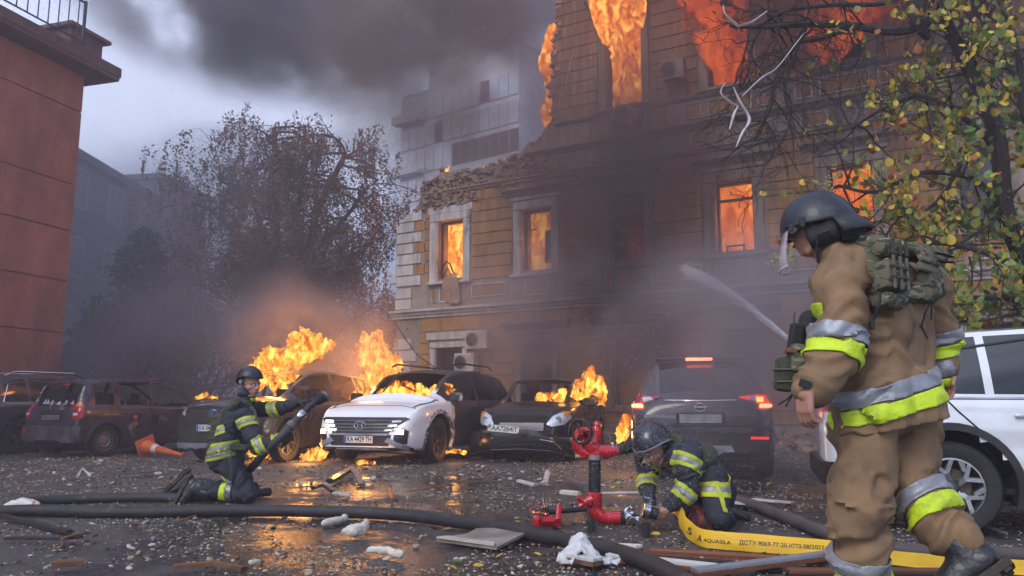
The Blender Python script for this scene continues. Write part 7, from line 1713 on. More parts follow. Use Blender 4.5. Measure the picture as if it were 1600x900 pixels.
# ---- stones and grit
STM = [M('limestone_chip', (.34, .27, .17), .85, var=.3, bump=.4), M('plaster_chip', (.50, .46, .42), .8, var=.2, bump=.4), M('brick_chip', (.16, .07, .045), .85, var=.4, bump=.4), M('dark_chip', (.05, .045, .045), .6, var=.4, bump=.4)]
def stone_mesh(r, seed, flat=.6):
    bm = bmesh.new(); bmesh.ops.create_icosphere(bm, subdivisions=1, radius=1.)
    rr_ = random.Random(seed); ax = (rr_.uniform(.7, 1.3), rr_.uniform(.6, 1.1), rr_.uniform(.4, .8)*flat/.6)
    for v in bm.verts: v.co = Vector((v.co.x*ax[0], v.co.y*ax[1], v.co.z*ax[2]))*rr_.uniform(.75, 1.15)
    vs = np.array([v.co for v in bm.verts])*r; fs = [[v.index for v in f.verts] for f in bm.faces]; bm.free(); return vs, fs
protos = [stone_mesh(1., k) for k in range(10)]
rs = random.Random(21)
names_ = [('stone', 'small tan limestone chunk among the grit on the wet ground', 'stone', 'tan stone chunks scattered over the yard'), ('plaster_chunk', 'small white plaster chunk lying on the wet asphalt', 'plaster chunk', 'white plaster chunks scattered over the yard'),
          ('brick_fragment', 'small reddish-brown brick fragment lying on the wet asphalt', 'brick fragment', 'brick fragments scattered over the yard'), ('charred_fragment', 'small charred black fragment lying on the wet asphalt', 'fragment', 'charred fragments scattered over the yard')]
sm_meshes = {}
for kd in range(4):
    for pr in range(10):
        vs, fs = protos[pr]; me = bpy.data.meshes.new(names_[kd][0]); me.from_pydata([tuple(v) for v in vs], [], fs); me.materials.append(STM[kd]); sm_meshes[kd, pr] = me
cnt = 0
while cnt < 300:
    if cnt < 120: px, py = rs.uniform(0, 1250), rs.uniform(770, 898)
    else: px, py = rs.uniform(0, 1250), rs.uniform(712, 760)
    if px < 400 and py < 715: continue
    kd = rs.choices((0, 1, 2, 3), (5, 3, 1.5, 2))[0]; pr = rs.randrange(10); p = gp(px, py)
    r = rs.uniform(.016, .030) if cnt < 120 else (rs.uniform(.022, .055))
    if p.y > 17: continue
    o_ = empty_obj(names_[kd][0], sm_meshes[kd, pr]); s_ = r; o_.scale = (s_*rs.uniform(.8, 1.5), s_, s_*rs.uniform(.6, 1)); o_.location = (p.x, p.y, r*.25); o_.rotation_euler = (rs.uniform(-.4, .4), rs.uniform(-.4, .4), rs.uniform(0, 6.3))
    tag(o_, names_[kd][1], names_[kd][2], names_[kd][3]); cnt += 1
def scatter(name, n, mat, rng, ylo, yhi, seed, label):
    R = np.random.default_rng(seed); V = []; Fc = []; off = 0
    Y = ylo+(yhi-ylo)*R.random(n)**1.25; X = (R.random(n)*2-1)*(Y*.66+.4)
    for i in range(n):
        vs, fs = protos[R.integers(10)]; s = (rng[0]+(rng[1]-rng[0])*R.random()**3)*(.7+.045*Y[i]); a = R.random()*6.28
        if fbm((X[i], Y[i], 2.), 1.3, 3) < R.random()*.7-.38: continue
        c, sn = math.cos(a), math.sin(a); w = vs*s*np.array([R.uniform(.7, 1.6), 1, .75]); q = np.stack([w[:, 0]*c-w[:, 1]*sn+X[i], w[:, 0]*sn+w[:, 1]*c+Y[i], w[:, 2]+s*.2], 1)
        V.append(q); Fc.append(np.array(fs)+off); off += len(q)
    V = np.concatenate(V); Fc = np.concatenate(Fc); me = bpy.data.meshes.new(name); me.vertices.add(len(V)); me.vertices.foreach_set('co', V.ravel()); me.loops.add(Fc.size); me.loops.foreach_set('vertex_index', Fc.ravel()); me.polygons.add(len(Fc)); me.polygons.foreach_set('loop_start', np.arange(0, Fc.size, 3)); me.update(); me.validate(); me.materials.append(mat)
    o = empty_obj(name, me); return tag(o, label, kind='stuff')
scatter('tan_grit', 30000, STM[0], (.004, .018), 3.8, 18, 1, 'tan stone grit strewn over the asphalt')
scatter('plaster_grit', 16000, STM[1], (.004, .015), 3.8, 18, 2, 'white plaster grit strewn over the asphalt')
scatter('dark_grit', 14000, STM[3], (.005, .022), 3.8, 18, 3, 'dark crumbs strewn over the asphalt')
scatter('brick_grit', 6000, STM[2], (.005, .022), 3.8, 18, 4, 'brick crumbs strewn over the asphalt')
# heap of rubble along the foot of the facade
hp = MB(); rs = random.Random(5)
for k in range(900):
    x = rs.uniform(-.5, 20); y = -abs(rs.gauss(0, .9)); s = rs.uniform(.08, .35); brick_at(hp, BLM @ Vector((x, y, max(0, .35+y*.25)*rs.random())), (s, s*.7, s*.5), rs)
hp_o = obj('rubble', hp, P_RAW); tag(hp_o, 'fallen brick rubble along the foot of the ochre facade', kind='stuff')
# fallen leaves
LFM = [M('leaf_yellow', (.50, .34, .03), .55, var=.3, bump=0), M('leaf_olive', (.20, .20, .03), .55, var=.35, bump=0), M('leaf_green', (.09, .17, .022), .5, var=.35, bump=0), M('leaf_rust', (.30, .10, .025), .6, var=.3, bump=0)]
def leaf_mesh(k):
    pts = [(0, 0), (.28, .12), (.42, .38), (.34, .68), (0, 1.0), (-.34, .68), (-.42, .38), (-.28, .12)]
    me = bpy.data.meshes.new('leaf'); vs = [(x, y, .14*abs(x)+.10*math.sin(y*3+k)*(.4+.3*k)) for x, y in pts]+[(0, .5, -.02)]
    me.from_pydata(vs, [], [(i, (i+1) % 8, 8) for i in range(8)]); return me
leafs = {}
for m_i, m in enumerate(LFM):
    for k in range(3): me = leaf_mesh(k); me.materials.append(m); leafs[m_i, k] = me
for i in range(46):
    px, py = rs.uniform(640, 1240), rs.uniform(750, 895); m_i = rs.choice((0, 0, 1, 2)); p = gp(px, py); o_ = empty_obj('fallen_leaf', leafs[m_i, rs.randrange(3)]); o_.location = (p.x, p.y, .016); s_ = rs.uniform(.05, .08); o_.scale = (s_,)*3; o_.rotation_euler = (rs.uniform(-.3, .3), rs.uniform(-.3, .3), rs.uniform(0, 6))
    tag(o_, ['yellow fallen leaf', 'olive fallen leaf', 'green fallen leaf'][m_i]+' lying on the grit between hoses and standpipe', 'leaf', 'fallen leaves on the ground')

# ================================================================ TREES
BARK = M('dark_bark', (.035, .026, .022), .9, var=.4, scale=8, bump=.8, bscale=25, stretch=(3, 3, .6)); BARKH = M('birch_bark', (.085, .05, .045), .9, var=.4, scale=4, bump=.4)
LEAFH = M('birch_leaf', (.27, .115, .07), .7, var=.4, scale=.5, bump=0, col2=(.05, .06, .03), c2t=(.4, .6), c2scale=.35)
def limb(rs, p, d, L, r, lvl, out, spread=.5, droop=0., segs=5, tips=None, wob=.18, maxl=3, nchild=(3, 5)):
    pts = [p.copy()]; q = p.copy(); dd = d.normalized()
    for k in range(segs):
        dd = (dd+Vector((rs.uniform(-wob, wob), rs.uniform(-wob, wob), rs.uniform(-wob, wob)-droop))).normalized(); q = q+dd*L/segs; pts.append(q.copy())
    out.append((pts, r, lvl))
    if lvl >= maxl:
        if tips is not None: tips.append((pts[-1], dd)); tips.append((pts[len(pts)//2], dd))
        return
    for c in range(rs.randint(*nchild)):
        t = rs.uniform(.3, 1.); i = min(segs-1, int(t*segs)); b = pts[i].lerp(pts[i+1], t*segs-i) if i < segs else pts[-1]
        ax = Vector((rs.gauss(0, 1), rs.gauss(0, 1), rs.gauss(0, .7))); nd = (dd+ax.normalized()*spread*1.4).normalized()
        limb(rs, b, nd, L*rs.uniform(.5, .75), r*(1-.55*t)*.62, lvl+1, out, spread, droop*1.3, segs, tips, wob, maxl, nchild)
def mesh_limbs(out, sides=(7, 6, 5, 4, 3, 3)):
    mb = MB()
    for pts, r, lvl in out: n = len(pts); mb.tube(pts, [max(.003, r*(1-.62*i/(n-1))) for i in range(n)], sides[min(lvl, 5)], caps=False)
    return mb
# hanging birch behind the cars
bt = at(450, 636, 31.); bt.z = 0; tr = thing('birch_tree', 'large weeping birch with russet thinning leaves standing in the smoke', 'tree', bt)
rs = random.Random(12); out = []; SCt = 31/FPX
def bp_(px, py, dy=0.): return at(px, py, 31.+dy)
trunks = [([bp_(437, 640), bp_(436, 560), bp_(434, 480), bp_(430, 420), bp_(432, 330), bp_(430, 250), bp_(428, 200)], .26), ([bp_(478, 640), bp_(478, 560), bp_(482, 480), bp_(486, 400), bp_(492, 340), bp_(520, 280), bp_(540, 240)], .26),
          ([bp_(460, 640, 1), bp_(458, 540, 1), bp_(462, 460, 1), bp_(455, 380, 1), bp_(470, 300, 1), bp_(480, 230, 1)], .2), ([bp_(434, 470), bp_(410, 420), bp_(370, 370), bp_(330, 330), bp_(300, 318)], .16), ([bp_(480, 520), bp_(520, 440), bp_(560, 400), bp_(590, 360)], .14),
          ([bp_(436, 560), bp_(390, 500), bp_(340, 460), bp_(300, 440)], .13), ([bp_(482, 580), bp_(530, 520), bp_(580, 480)], .12), ([bp_(486, 400), bp_(540, 340), bp_(575, 290)], .13), ([bp_(430, 420), bp_(400, 330), bp_(385, 270)], .12), ([bp_(430, 330), bp_(350, 285), bp_(345, 260)], .09)]
strands = []
for pts, r in trunks:
    sp_ = smooth_path(pts, 4); out.append((sp_, r, 0))
    for k in range(int(len(sp_)*1.3)):
        i = rs.randrange(len(sp_)//4, len(sp_)); d = Vector((rs.gauss(0, 1), rs.gauss(0, .8), rs.uniform(-.1, .9))).normalized(); o2 = []
        limb(rs, sp_[i], d, rs.uniform(1.1, 2.4), r*.22, 1, o2, .7, .07, 5, None, .2, 2, (3, 5)); out += o2
        for pp, r2, lv in o2:
            if lv == 2: strands += [(pp[-1], pp), (pp[2], pp)]
obj('trunk', mesh_limbs([o_ for o_ in out]), BARKH, tr, world=True, smooth=True)
def quads_mesh(name, C_, D_, S_, mat, seed, ar=.6):       # many small leaf faces
    R = np.random.default_rng(seed); n = len(C_); C_ = np.array(C_); S_ = np.array(S_)[:, None]
    a = R.normal(size=(n, 3)); a /= np.linalg.norm(a, axis=1)[:, None]; b = R.normal(size=(n, 3)); b -= (a*b).sum(1)[:, None]*a; b /= np.linalg.norm(b, axis=1)[:, None]
    v = np.stack([C_-a*S_, C_+b*S_*ar, C_+a*S_, C_-b*S_*ar], 1).reshape(-1, 3); me = bpy.data.meshes.new(name); me.vertices.add(4*n); me.vertices.foreach_set('co', v.ravel()); me.loops.add(4*n); me.loops.foreach_set('vertex_index', np.arange(4*n)); me.polygons.add(n); me.polygons.foreach_set('loop_start', np.arange(0, 4*n, 4)); me.update(); me.materials.append(mat); return me
C_, S_ = [], []; tw = []
for tip, pp in strands:
    for s_ in range(3):
        q = Vector(tip)+Vector((rs.uniform(-.3, .3), rs.uniform(-.3, .3), rs.uniform(-.1, .25))); L = rs.uniform(.4, 1.6)*rs.uniform(.5, 1.2); sway = Vector((rs.uniform(-.25, .25), rs.uniform(-.2, .2), 0)); k = int(L/.055); line = [q.copy()]
        for j in range(k):
            t = j/k; q = q+Vector((sway.x*.08*(1-t), sway.y*.08*(1-t), -.062*(.35+.65*min(1, t*2.5)))); C_.append(tuple(q+Vector((rs.gauss(0, .06), rs.gauss(0, .08), rs.gauss(0, .03))))); S_.append(rs.uniform(.035, .085))
            if j % 6 == 5: line.append(q.copy())
        if len(line) > 2 and rs.random() < .5: tw.append((line, .009, 3))
me = quads_mesh('crown', C_, None, S_, LEAFH, 3); mesh_in(tr, me); co = obj('crown', me, None, tr); obj('hanging_twigs', mesh_limbs(tw, (3,)*6), BARKH, tr, world=True)['kind'] = 'stuff'
co['kind'] = 'stuff'
# conifer
CON = M('conifer_needles', (.035, .045, .035), .8, var=.4, scale=1., bump=0)
def conifer(px, ptop, D, w, label):
    p = at(px, 636, D); p.z = 0; H = at(px, ptop, D).z; t = thing('conifer', label, 'tree', p); obj('trunk', MB().tube([p, p+Vector((0, 0, H*.97))], [.28, .04], 8), BARKH, t, world=True)
    C_, S_ = [], []; rs = random.Random(px); n = 26
    for k in range(n):
        f = k/n; z = 1.2+(H-1.2)*f
        for b in range(9):
            a = rs.uniform(0, 6.3); L = w*(1-f)**.85*rs.uniform(.65, 1.1)+.25
            for j in range(int(16+40*(1-f))):
                s = rs.random()**.7; q = p+Vector((math.cos(a)*L*s, math.sin(a)*L*s, z-.35*L*s+.18*L*s*s)); C_.append(tuple(q+Vector((rs.gauss(0, .12), rs.gauss(0, .12), rs.gauss(0, .08))))); S_.append(rs.uniform(.09, .2))
    me = quads_mesh('crown', C_, None, S_, CON, px, .35); mesh_in(t, me); obj('crown', me, None, t)['kind'] = 'stuff'
conifer(205, 352, 30., 3.3, 'hazy dark conifer standing between the red building and the birch')
conifer(140, 480, 31., 2.2, 'lower smudged conifer hidden in smoke behind the purple hatchback')
def bush(px, py, D, w, h, label, seed, mat):
    p = at(px, 636, D); p.z = 0; t = thing('bush', label, 'bush', p); rs = random.Random(seed); C_, S_, out = [], [], []
    for k in range(9):
        d = Vector((rs.gauss(0, .5), rs.gauss(0, .5), 1)); limb(rs, p, d, h*.6, .05, 1, out, .6, 0, 5, None, .15, 3, (2, 4))
    for pts, r, l in out:
        for q in pts[2:]:
            for j in range(5): C_.append(tuple(q+Vector((rs.gauss(0, .22)*w/3, rs.gauss(0, .22), rs.gauss(0, .2))))); S_.append(rs.uniform(.04, .09))
    me = quads_mesh('crown', C_, None, S_, mat, seed); mesh_in(t, me); obj('crown', me, None, t)['kind'] = 'stuff'; obj('trunk', mesh_limbs(out), BARKH, t, world=True)
bush(300, 560, 27., 4, 5.5, 'dark leafy bush rising in smoke behind the charcoal SUV', 5, LEAFH); bush(575, 560, 29., 4, 5.5, 'thin russet bush in smoke left of the quoined corner', 6, LEAFH); bush(380, 560, 33., 5, 6., 'dense shrub at the foot of the birch', 7, LEAFH)
# ---- near tree, right: bare limbs over the facade and a leafy crown
nb = at(1650, 500, 8.2); nb.z = 0; nt_ = thing('linden_tree', 'tree at the right edge with yellowing leaves and bare limbs reaching over the facade', 'tree', nb)
rs = random.Random(31); out = []; YN = 7.6
def np_(px, py, dy=0.): return at(px, py, YN+dy)
mains = [([nb+Vector((0, 0, -.05)), at(1640, 560, 8.1), at(1610, 430, 8.), at(1570, 330, 7.8), at(1555, 200, 7.7), at(1490, 60, 7.6), at(1440, -60, 7.5)], .13), ([at(1475, 20, 7.6), np_(1425, 45), np_(1380, 48), np_(1330, 40), np_(1260, 38), np_(1200, 42), np_(1140, 40)], .055),
         ([at(1446, -30, 7.5), at(1432, 30, 7.5), at(1450, 60, 7.6)], .09), ([np_(1440, -20), np_(1380, 5), np_(1300, 8), np_(1220, 20), np_(1180, 60), np_(1170, 110)], .03), ([np_(1330, 42), np_(1285, 60), np_(1240, 70), np_(1215, 110), np_(1205, 165), np_(1180, 220)], .028),
         ([np_(1260, 40), np_(1240, 90), np_(1225, 140), np_(1235, 190), np_(1205, 245)], .02), ([np_(1330, 38), np_(1345, 80), np_(1330, 110), np_(1320, 130)], .014), ([at(1610, 430, 8.), np_(1540, 395), np_(1470, 380, .2), np_(1400, 385, .2), np_(1340, 400)], .035),
         ([at(1570, 330, 7.8), np_(1520, 280), np_(1440, 270), np_(1370, 300), np_(1310, 290)], .035), ([at(1610, 470, 8.), np_(1540, 465), np_(1470, 470), np_(1420, 490), np_(1380, 500)], .028), ([at(1555, 230, 7.7), np_(1500, 180), np_(1440, 150), np_(1390, 165), np_(1330, 200)], .032), ([at(1540, 160, 7.7), np_(1520, 90), np_(1480, 50), np_(1450, 20)], .025),
         ([at(1600, 400, 8.), np_(1640, 300), np_(1600, 180), np_(1590, 80), np_(1560, 0)], .05), ([np_(1500, 260), np_(1460, 320), np_(1400, 340), np_(1350, 350)], .02), ([at(1610, 500, 8.), np_(1590, 490), np_(1540, 500), np_(1480, 505)], .02)]
ltips = []
for mi_, (pts, r) in enumerate(mains):
    sp_ = smooth_path(pts, 5); out.append((sp_, r, 0)); bare = mi_ in (1, 3, 4, 5, 6)
    if mi_ == 2: continue
    for k in range(int(len(sp_)*(.58 if bare else .60))):
        i = rs.randrange(len(sp_)//4, len(sp_)); d = Vector((rs.gauss(-.2, 1), rs.gauss(0, .6), rs.gauss(-.25 if bare else .15, .8))).normalized(); o2 = []; tp = []
        limb(rs, sp_[i], d, rs.uniform(.35, .75), min(r*.35, .014), 2, o2, .75, .04 if bare else 0, 6, tp, .33, 4, (2, 3)); out += o2
        if not bare: ltips += tp
        elif rs.random() < .04: ltips += tp[:2]
obj('trunk', mesh_limbs(out[:1]+[o_ for o_ in out if o_[2] == 0][1:]), BARK, nt_, world=True, smooth=True)
obj('twigs', mesh_limbs([o_ for o_ in out if o_[2] > 0], (5, 5, 5, 4, 3, 3)), BARK, nt_, world=True)['kind'] = 'stuff'
def pxof(p): z = p.y*math.cos(PITCH)+(p.z-EYE)*math.sin(PITCH); return 800+FPX*p.x/z, 450-FPX*((p.z-EYE)*math.cos(PITCH)-p.y*math.sin(PITCH))/z
nleaf = 0; C4 = [[] for _ in range(4)]
rs.shuffle(ltips)
for tip, d in ltips:
    cl_ = tip+Vector((rs.gauss(0, .03), rs.gauss(0, .05), 0))
    for k in range(rs.choice((1, 3, 5))):
        q = cl_+Vector((rs.gauss(0, .045), rs.gauss(0, .07), rs.gauss(-.03, .045))); px, py = pxof(q)
        if px < 1390 and rs.random() < .6: continue
        gr_ = min(1, max(0, (px-1400)/200))*min(1, max(0, (py-60)/300)); kd = rs.choices((0, 1, 2, 3), (1.6-gr_, 2.2, .5+2.2*gr_, .9 if px < 1450 else .2))[0]
        if nleaf < 300 and px > 1300:
            o_ = empty_obj('leaf', leafs[kd, rs.randrange(3)]); o_.parent = nt_; o_.location = MW[nt_.name].inverted() @ q; s_ = rs.uniform(.06, .115); o_.scale = (s_, s_, s_); o_.rotation_euler = (rs.uniform(.6, 2.2), rs.uniform(-.5, .5), rs.uniform(0, 6.3)); nleaf += 1
        else: C4[kd].append((q, rs.uniform(.05, .10)))
for kd in range(4):
    mb = MB(); base = leaf_mesh(kd % 3); bv = [v.co.copy() for v in base.vertices]; bf = [tuple(p.vertices) for p in base.polygons]
    for q, s_ in C4[kd]: m = Matrix.Translation(q) @ Euler((rs.uniform(.6, 2.2), rs.uniform(-.5, .5), rs.uniform(0, 6.3))).to_matrix().to_4x4() @ Matrix.Scale(s_, 4); mb.add([m @ v for v in bv], bf)
    if mb.v: obj('foliage', mb, LFM[kd], nt_, world=True, label=['yellow leaves', 'olive leaves', 'green leaves', 'rust leaves'][kd])['kind'] = 'stuff'
# seed clusters
sd_ = MB()
for px, py in ((1308, 275), (1298, 290), (1372, 150), (1232, 400), (1215, 405)):
    for k in range(26): q = np_(px+rs.gauss(0, 7), py+rs.gauss(0, 7), rs.gauss(0, .04)); ell(sd_, q, (.012, .012, .010), None, 5, 3)
obj('seed_cluster', sd_, M('seed_yellow', (.36, .33, .12), .7), nt_, world=True)['kind'] = 'stuff'
# white strips caught in the bare twigs
WS = M('torn_white_strip', (.62, .58, .58), .6, var=.15, bump=.2)
def ribbon(pts, ws, label):
    P_ = smooth_path([np_(x, y, -.25) for x, y in pts], 4); W_ = []
    for i in range(len(P_)): t = i/(len(P_)-1)*(len(ws)-1); k = min(int(t), len(ws)-2); W_.append(ws[k]+(ws[k+1]-ws[k])*(t-k))
    solo('torn_strip', MB().tube(P_, W_, 6, flat=.3), WS, label, 'strip', 'torn white strips caught in the bare branches')
ribbon([(1130, 8), (1133, 22), (1150, 38), (1156, 42)], [.008, .02, .03, .02], 'white strip caught in the topmost bare twigs')
ribbon([(1156, 40), (1175, 35), (1198, 18)], [.02, .035, .02], 'white strip running up to the right across the red flames')
ribbon([(1256, 52), (1236, 78), (1212, 108), (1190, 122), (1160, 150)], [.02, .02, .02, .03, .02], 'long thin white strip slanting down through the bare branches')
ribbon([(1134, 128), (1126, 145), (1142, 160), (1152, 166), (1147, 178), (1140, 202)], [.012, .02, .03, .02, .045, .02], 'folded white strip hanging lowest on the left of the branches')
ribbon([(1146, 136), (1156, 158), (1168, 178), (1170, 192), (1160, 208), (1150, 230)], [.012, .025, .03, .05, .05, .01], 'white strip with a broad twisted tail hanging right of the folded one')
# ================================================================ FIRE
def fire_mat(name, hot=1., scale=3., dens=14., lo=.40, hi=.62, red=0., zs=.6, step=.3):
    m = bpy.data.materials.new(name); m.use_nodes = True; t = m.node_tree; t.nodes.clear(); L = t.links.new
    tc = nn(t, 'ShaderNodeTexCoord'); mp = nn(t, 'ShaderNodeMapping'); mp.inputs['Scale'].default_value = (1, 1, zs); L(tc.outputs['Object'], mp.inputs[0])
    n = nn(t, 'ShaderNodeTexNoise', Scale=scale, Detail=5., Roughness=.6, Distortion=.7); L(mp.outputs[0], n.inputs['Vector'])
    r = nn(t, 'ShaderNodeMapRange', interpolation_type='SMOOTHSTEP'); r.inputs[1].default_value = lo; r.inputs[2].default_value = hi; L(n.outputs[0], r.inputs[0])
    c = nn(t, 'ShaderNodeValToRGB'); e = c.color_ramp.elements
    e[0].position = 0.; e[0].color = (.5, .035, .004, 1); e[1].position = 1.; e[1].color = (1.0, .62-.45*red, .12-.10*red, 1)
    q = e.new(.35); q.color = (.95, .14-.06*red, .01, 1); q = e.new(.65); q.color = (1.0, .34-.2*red, .025, 1); L(r.outputs[0], c.inputs[0])
    st = nn(t, 'ShaderNodeMapRange'); st.inputs[3].default_value = .35*hot*dens; st.inputs[4].default_value = 2.1*hot*dens; L(r.outputs[0], st.inputs[0])
    dn = nn(t, 'ShaderNodeMath', operation='MULTIPLY'); L(r.outputs[0], dn.inputs[0]); dn.inputs[1].default_value = dens
    es = nn(t, 'ShaderNodeMath', operation='MULTIPLY'); L(st.outputs[0], es.inputs[0]); L(r.outputs[0], es.inputs[1])
    em = nn(t, 'ShaderNodeEmission'); L(c.outputs[0], em.inputs[0]); L(es.outputs[0], em.inputs[1])
    ab = nn(t, 'ShaderNodeVolumeAbsorption'); ab.inputs[0].default_value = (.0, .0, .0, 1); L(dn.outputs[0], ab.inputs[1])
    ad = nn(t, 'ShaderNodeAddShader'); L(em.outputs[0], ad.inputs[0]); L(ab.outputs[0], ad.inputs[1]); o = nn(t, 'ShaderNodeOutputMaterial'); L(ad.outputs[0], o.inputs['Volume'])
    m.cycles.volume_step_rate = step; return m
F_CAR = fire_mat('flame_bright', 1.0, 6.5, 34., .36, .64, step=.22); F_WIN = fire_mat('flame_window', .85, 5.0, 26., .28, .66, .22, step=.25); F_RED = fire_mat('flame_smoky_red', .40, 2.2, 6., .42, .66, 1.0, step=.4); F_ORG = fire_mat('flame_orange', .62, 3., 16., .2, .66, .72, step=.35)
F_LOW = fire_mat('flame_low', .9, 10., 40., .36, .62)
def flame(label, pts, Y, mat, light=0., lr=.35, voxel=.035, amp=.17, fq=4., lightoff=(0, 0, 0), chains=None, group=None, lcol=(1, .42, .10)):
    mb = MB(); allp = []
    for ch in (chains or [pts]):
        P_ = [(at(q[0], q[1], Y+(q[3] if len(q) > 3 else 0)), q[2]*Y/FPX) for q in ch]; allp += P_
        for (a, ra), (b, rb) in zip(P_, P_[1:]): cap(mb, a, ra, b, rb, 12)
    me = organic(mb, voxel, 2)
    for v in me.vertices:
        p = v.co; d = mn.fractal(Vector((p.x*fq, p.y*fq, p.z*fq*.6)), .9, 2.1, 4); v.co = p+v.normal*amp*d*1.3+Vector((0, 0, max(0, d)*amp*.8))
    c = sum((p for p, r in allp), Vector())/len(allp); me.transform(Matrix.Translation(-c)); me.materials.clear(); o = obj('flame', me, mat); o.location = c; tag(o, label, 'flame', group)
    if light:
        l = bpy.data.lights.new('flame_light', 'POINT'); l.energy = light*.38; l.color = lcol; l.shadow_soft_size = lr; lo_ = bpy.data.objects.new('flame_light', l); COL.objects.link(lo_); lo_.parent = o; lo_.location = lightoff
    return o
flame('bright billowing flames streaming right above the charcoal SUV', None, 16.2, F_CAR, 260, chains=[[(400, 604, 9), (410, 585, 17), (425, 566, 18), (440, 582, 20)], [(425, 580, 20), (452, 565, 17), (470, 548, 21), (495, 544, 15), (512, 541, 8)], [(462, 540, 15), (476, 527, 10)], [(436, 600, 9), (432, 616, 5)]], lightoff=(0, -.5, .2))
flame('tall yellow flames rising behind the white SUV\'s windscreen pillar', None, 17.6, F_CAR, 420, chains=[[(586, 622, 20), (590, 600, 24), (596, 575, 22), (588, 556, 24), (582, 540, 18), (590, 526, 7)], [(596, 560, 20), (610, 566, 12)], [(570, 548, 10), (556, 548, 5)], [(570, 625, 18), (600, 625, 22), (628, 625, 14)]], lightoff=(0, -.6, 0))
TU = CARS['tucson'][0]; RV = CARS['rav'][0]; AC = CARS['accent'][0]
def in_car(t, x, y, z): return MW[t.name] @ Vector((x, y, z))
def flame3(label, pts, mat, light=0., **kw):
    P_ = []
    for p, r in pts:
        d = p.y; P_.append((*pxof(p), r*FPX/d, 0., d))
    mb = MB()
    for (a, ra), (b, rb) in zip(pts, pts[1:]): cap(mb, a, ra, b, rb, 12)
    me = organic(mb, kw.get('voxel', .04), 2); fq = kw.get('fq', 5.); amp = kw.get('amp', .13)
    for v in me.vertices: p = v.co; d = mn.fractal(Vector((p.x*fq, p.y*fq, p.z*fq*.6)), .9, 2.1, 4); v.co = p+v.normal*amp*d*1.3+Vector((0, 0, max(0, d)*amp))
    c = sum((p for p, r in pts), Vector())/len(pts); me.transform(Matrix.Translation(-c)); me.materials.clear(); o = obj('flame', me, mat); o.location = c; tag(o, label, 'flame')
    if light: l = bpy.data.lights.new('flame_light', 'POINT'); l.energy = light*.38; l.color = (1, .42, .10); l.shadow_soft_size = .2; lo_ = bpy.data.objects.new('flame_light', l); COL.objects.link(lo_); lo_.parent = o; lo_.location = kw.get('lo', (0, 0, .1))
flame3('flames filling the cabin of the white SUV behind its missing windscreen', [(in_car(TU, .72, -.55, 1.02), .12), (in_car(TU, .70, -.2, 1.14), .17), (in_car(TU, .68, .15, 1.10), .15), (in_car(TU, .70, .5, 1.08), .14), (in_car(TU, .75, .72, 1.02), .08)], F_CAR, 90)
flame3('flames licking over the black sedan\'s roof pillar and mirror', [(in_car(AC, .5, .35, 1.02), .08), (in_car(AC, .6, .62, 1.08), .13), (in_car(AC, .55, .82, 1.22), .18), (in_car(AC, .5, .92, 1.36), .20), (in_car(AC, .5, 1.08, 1.18), .14), (in_car(AC, .6, 1.1, .98), .08)], F_CAR, 110, lo=(.3, -.4, .1))
flame3('low flames crossing the black sedan\'s windscreen base', [(in_car(AC, .62, -.1, 1.0), .05), (in_car(AC, .6, .2, 1.03), .09), (in_car(AC, .6, .45, 1.06), .12)], F_CAR, 0)
flame('upright flame burning on the ground between the black sedan and the dark crossover', [(970, 690, 8), (972, 678, 11), (976, 664, 12), (978, 655, 8)], 12.2, F_CAR, 50, .15, voxel=.02, amp=.05, fq=6., lightoff=(0, -.3, 0))
flame('low ground fire between the charcoal SUV\'s wheel and the white SUV', [(474, 716, 7), (486, 711, 9), (500, 712, 8)], 14.6, F_LOW, 70, .2, voxel=.02, amp=.09, fq=7., lightoff=(0, -.5, .1))
flame('small ground fire glimpsed under the charcoal SUV beside the hose', [(389, 710, 5), (402, 707, 7), (418, 712, 5)], 14.9, F_LOW, 20, .1, voxel=.02, amp=.04, fq=6., lightoff=(0, -.3, .05))
flame('thin fire line beneath the white SUV\'s bumper', [(560, 724, 3), (572, 722, 4), (584, 723, 3)], 13.3, F_LOW, 15, .1, voxel=.015, amp=.03, fq=8., lightoff=(0, -.2, .05))
flame('tiny flames behind the white SUV\'s front wheel', [(696, 707, 3), (712, 705, 4), (726, 708, 3)], 14.4, F_LOW, 10, .1, voxel=.015, amp=.03, fq=8., lightoff=(0, -.2, .05))
flame('small flame at the bonnet edge of the charcoal SUV', [(308, 622, 3), (316, 618, 5), (338, 622, 3)], 15., F_LOW, 0, voxel=.02, amp=.04, fq=7.)
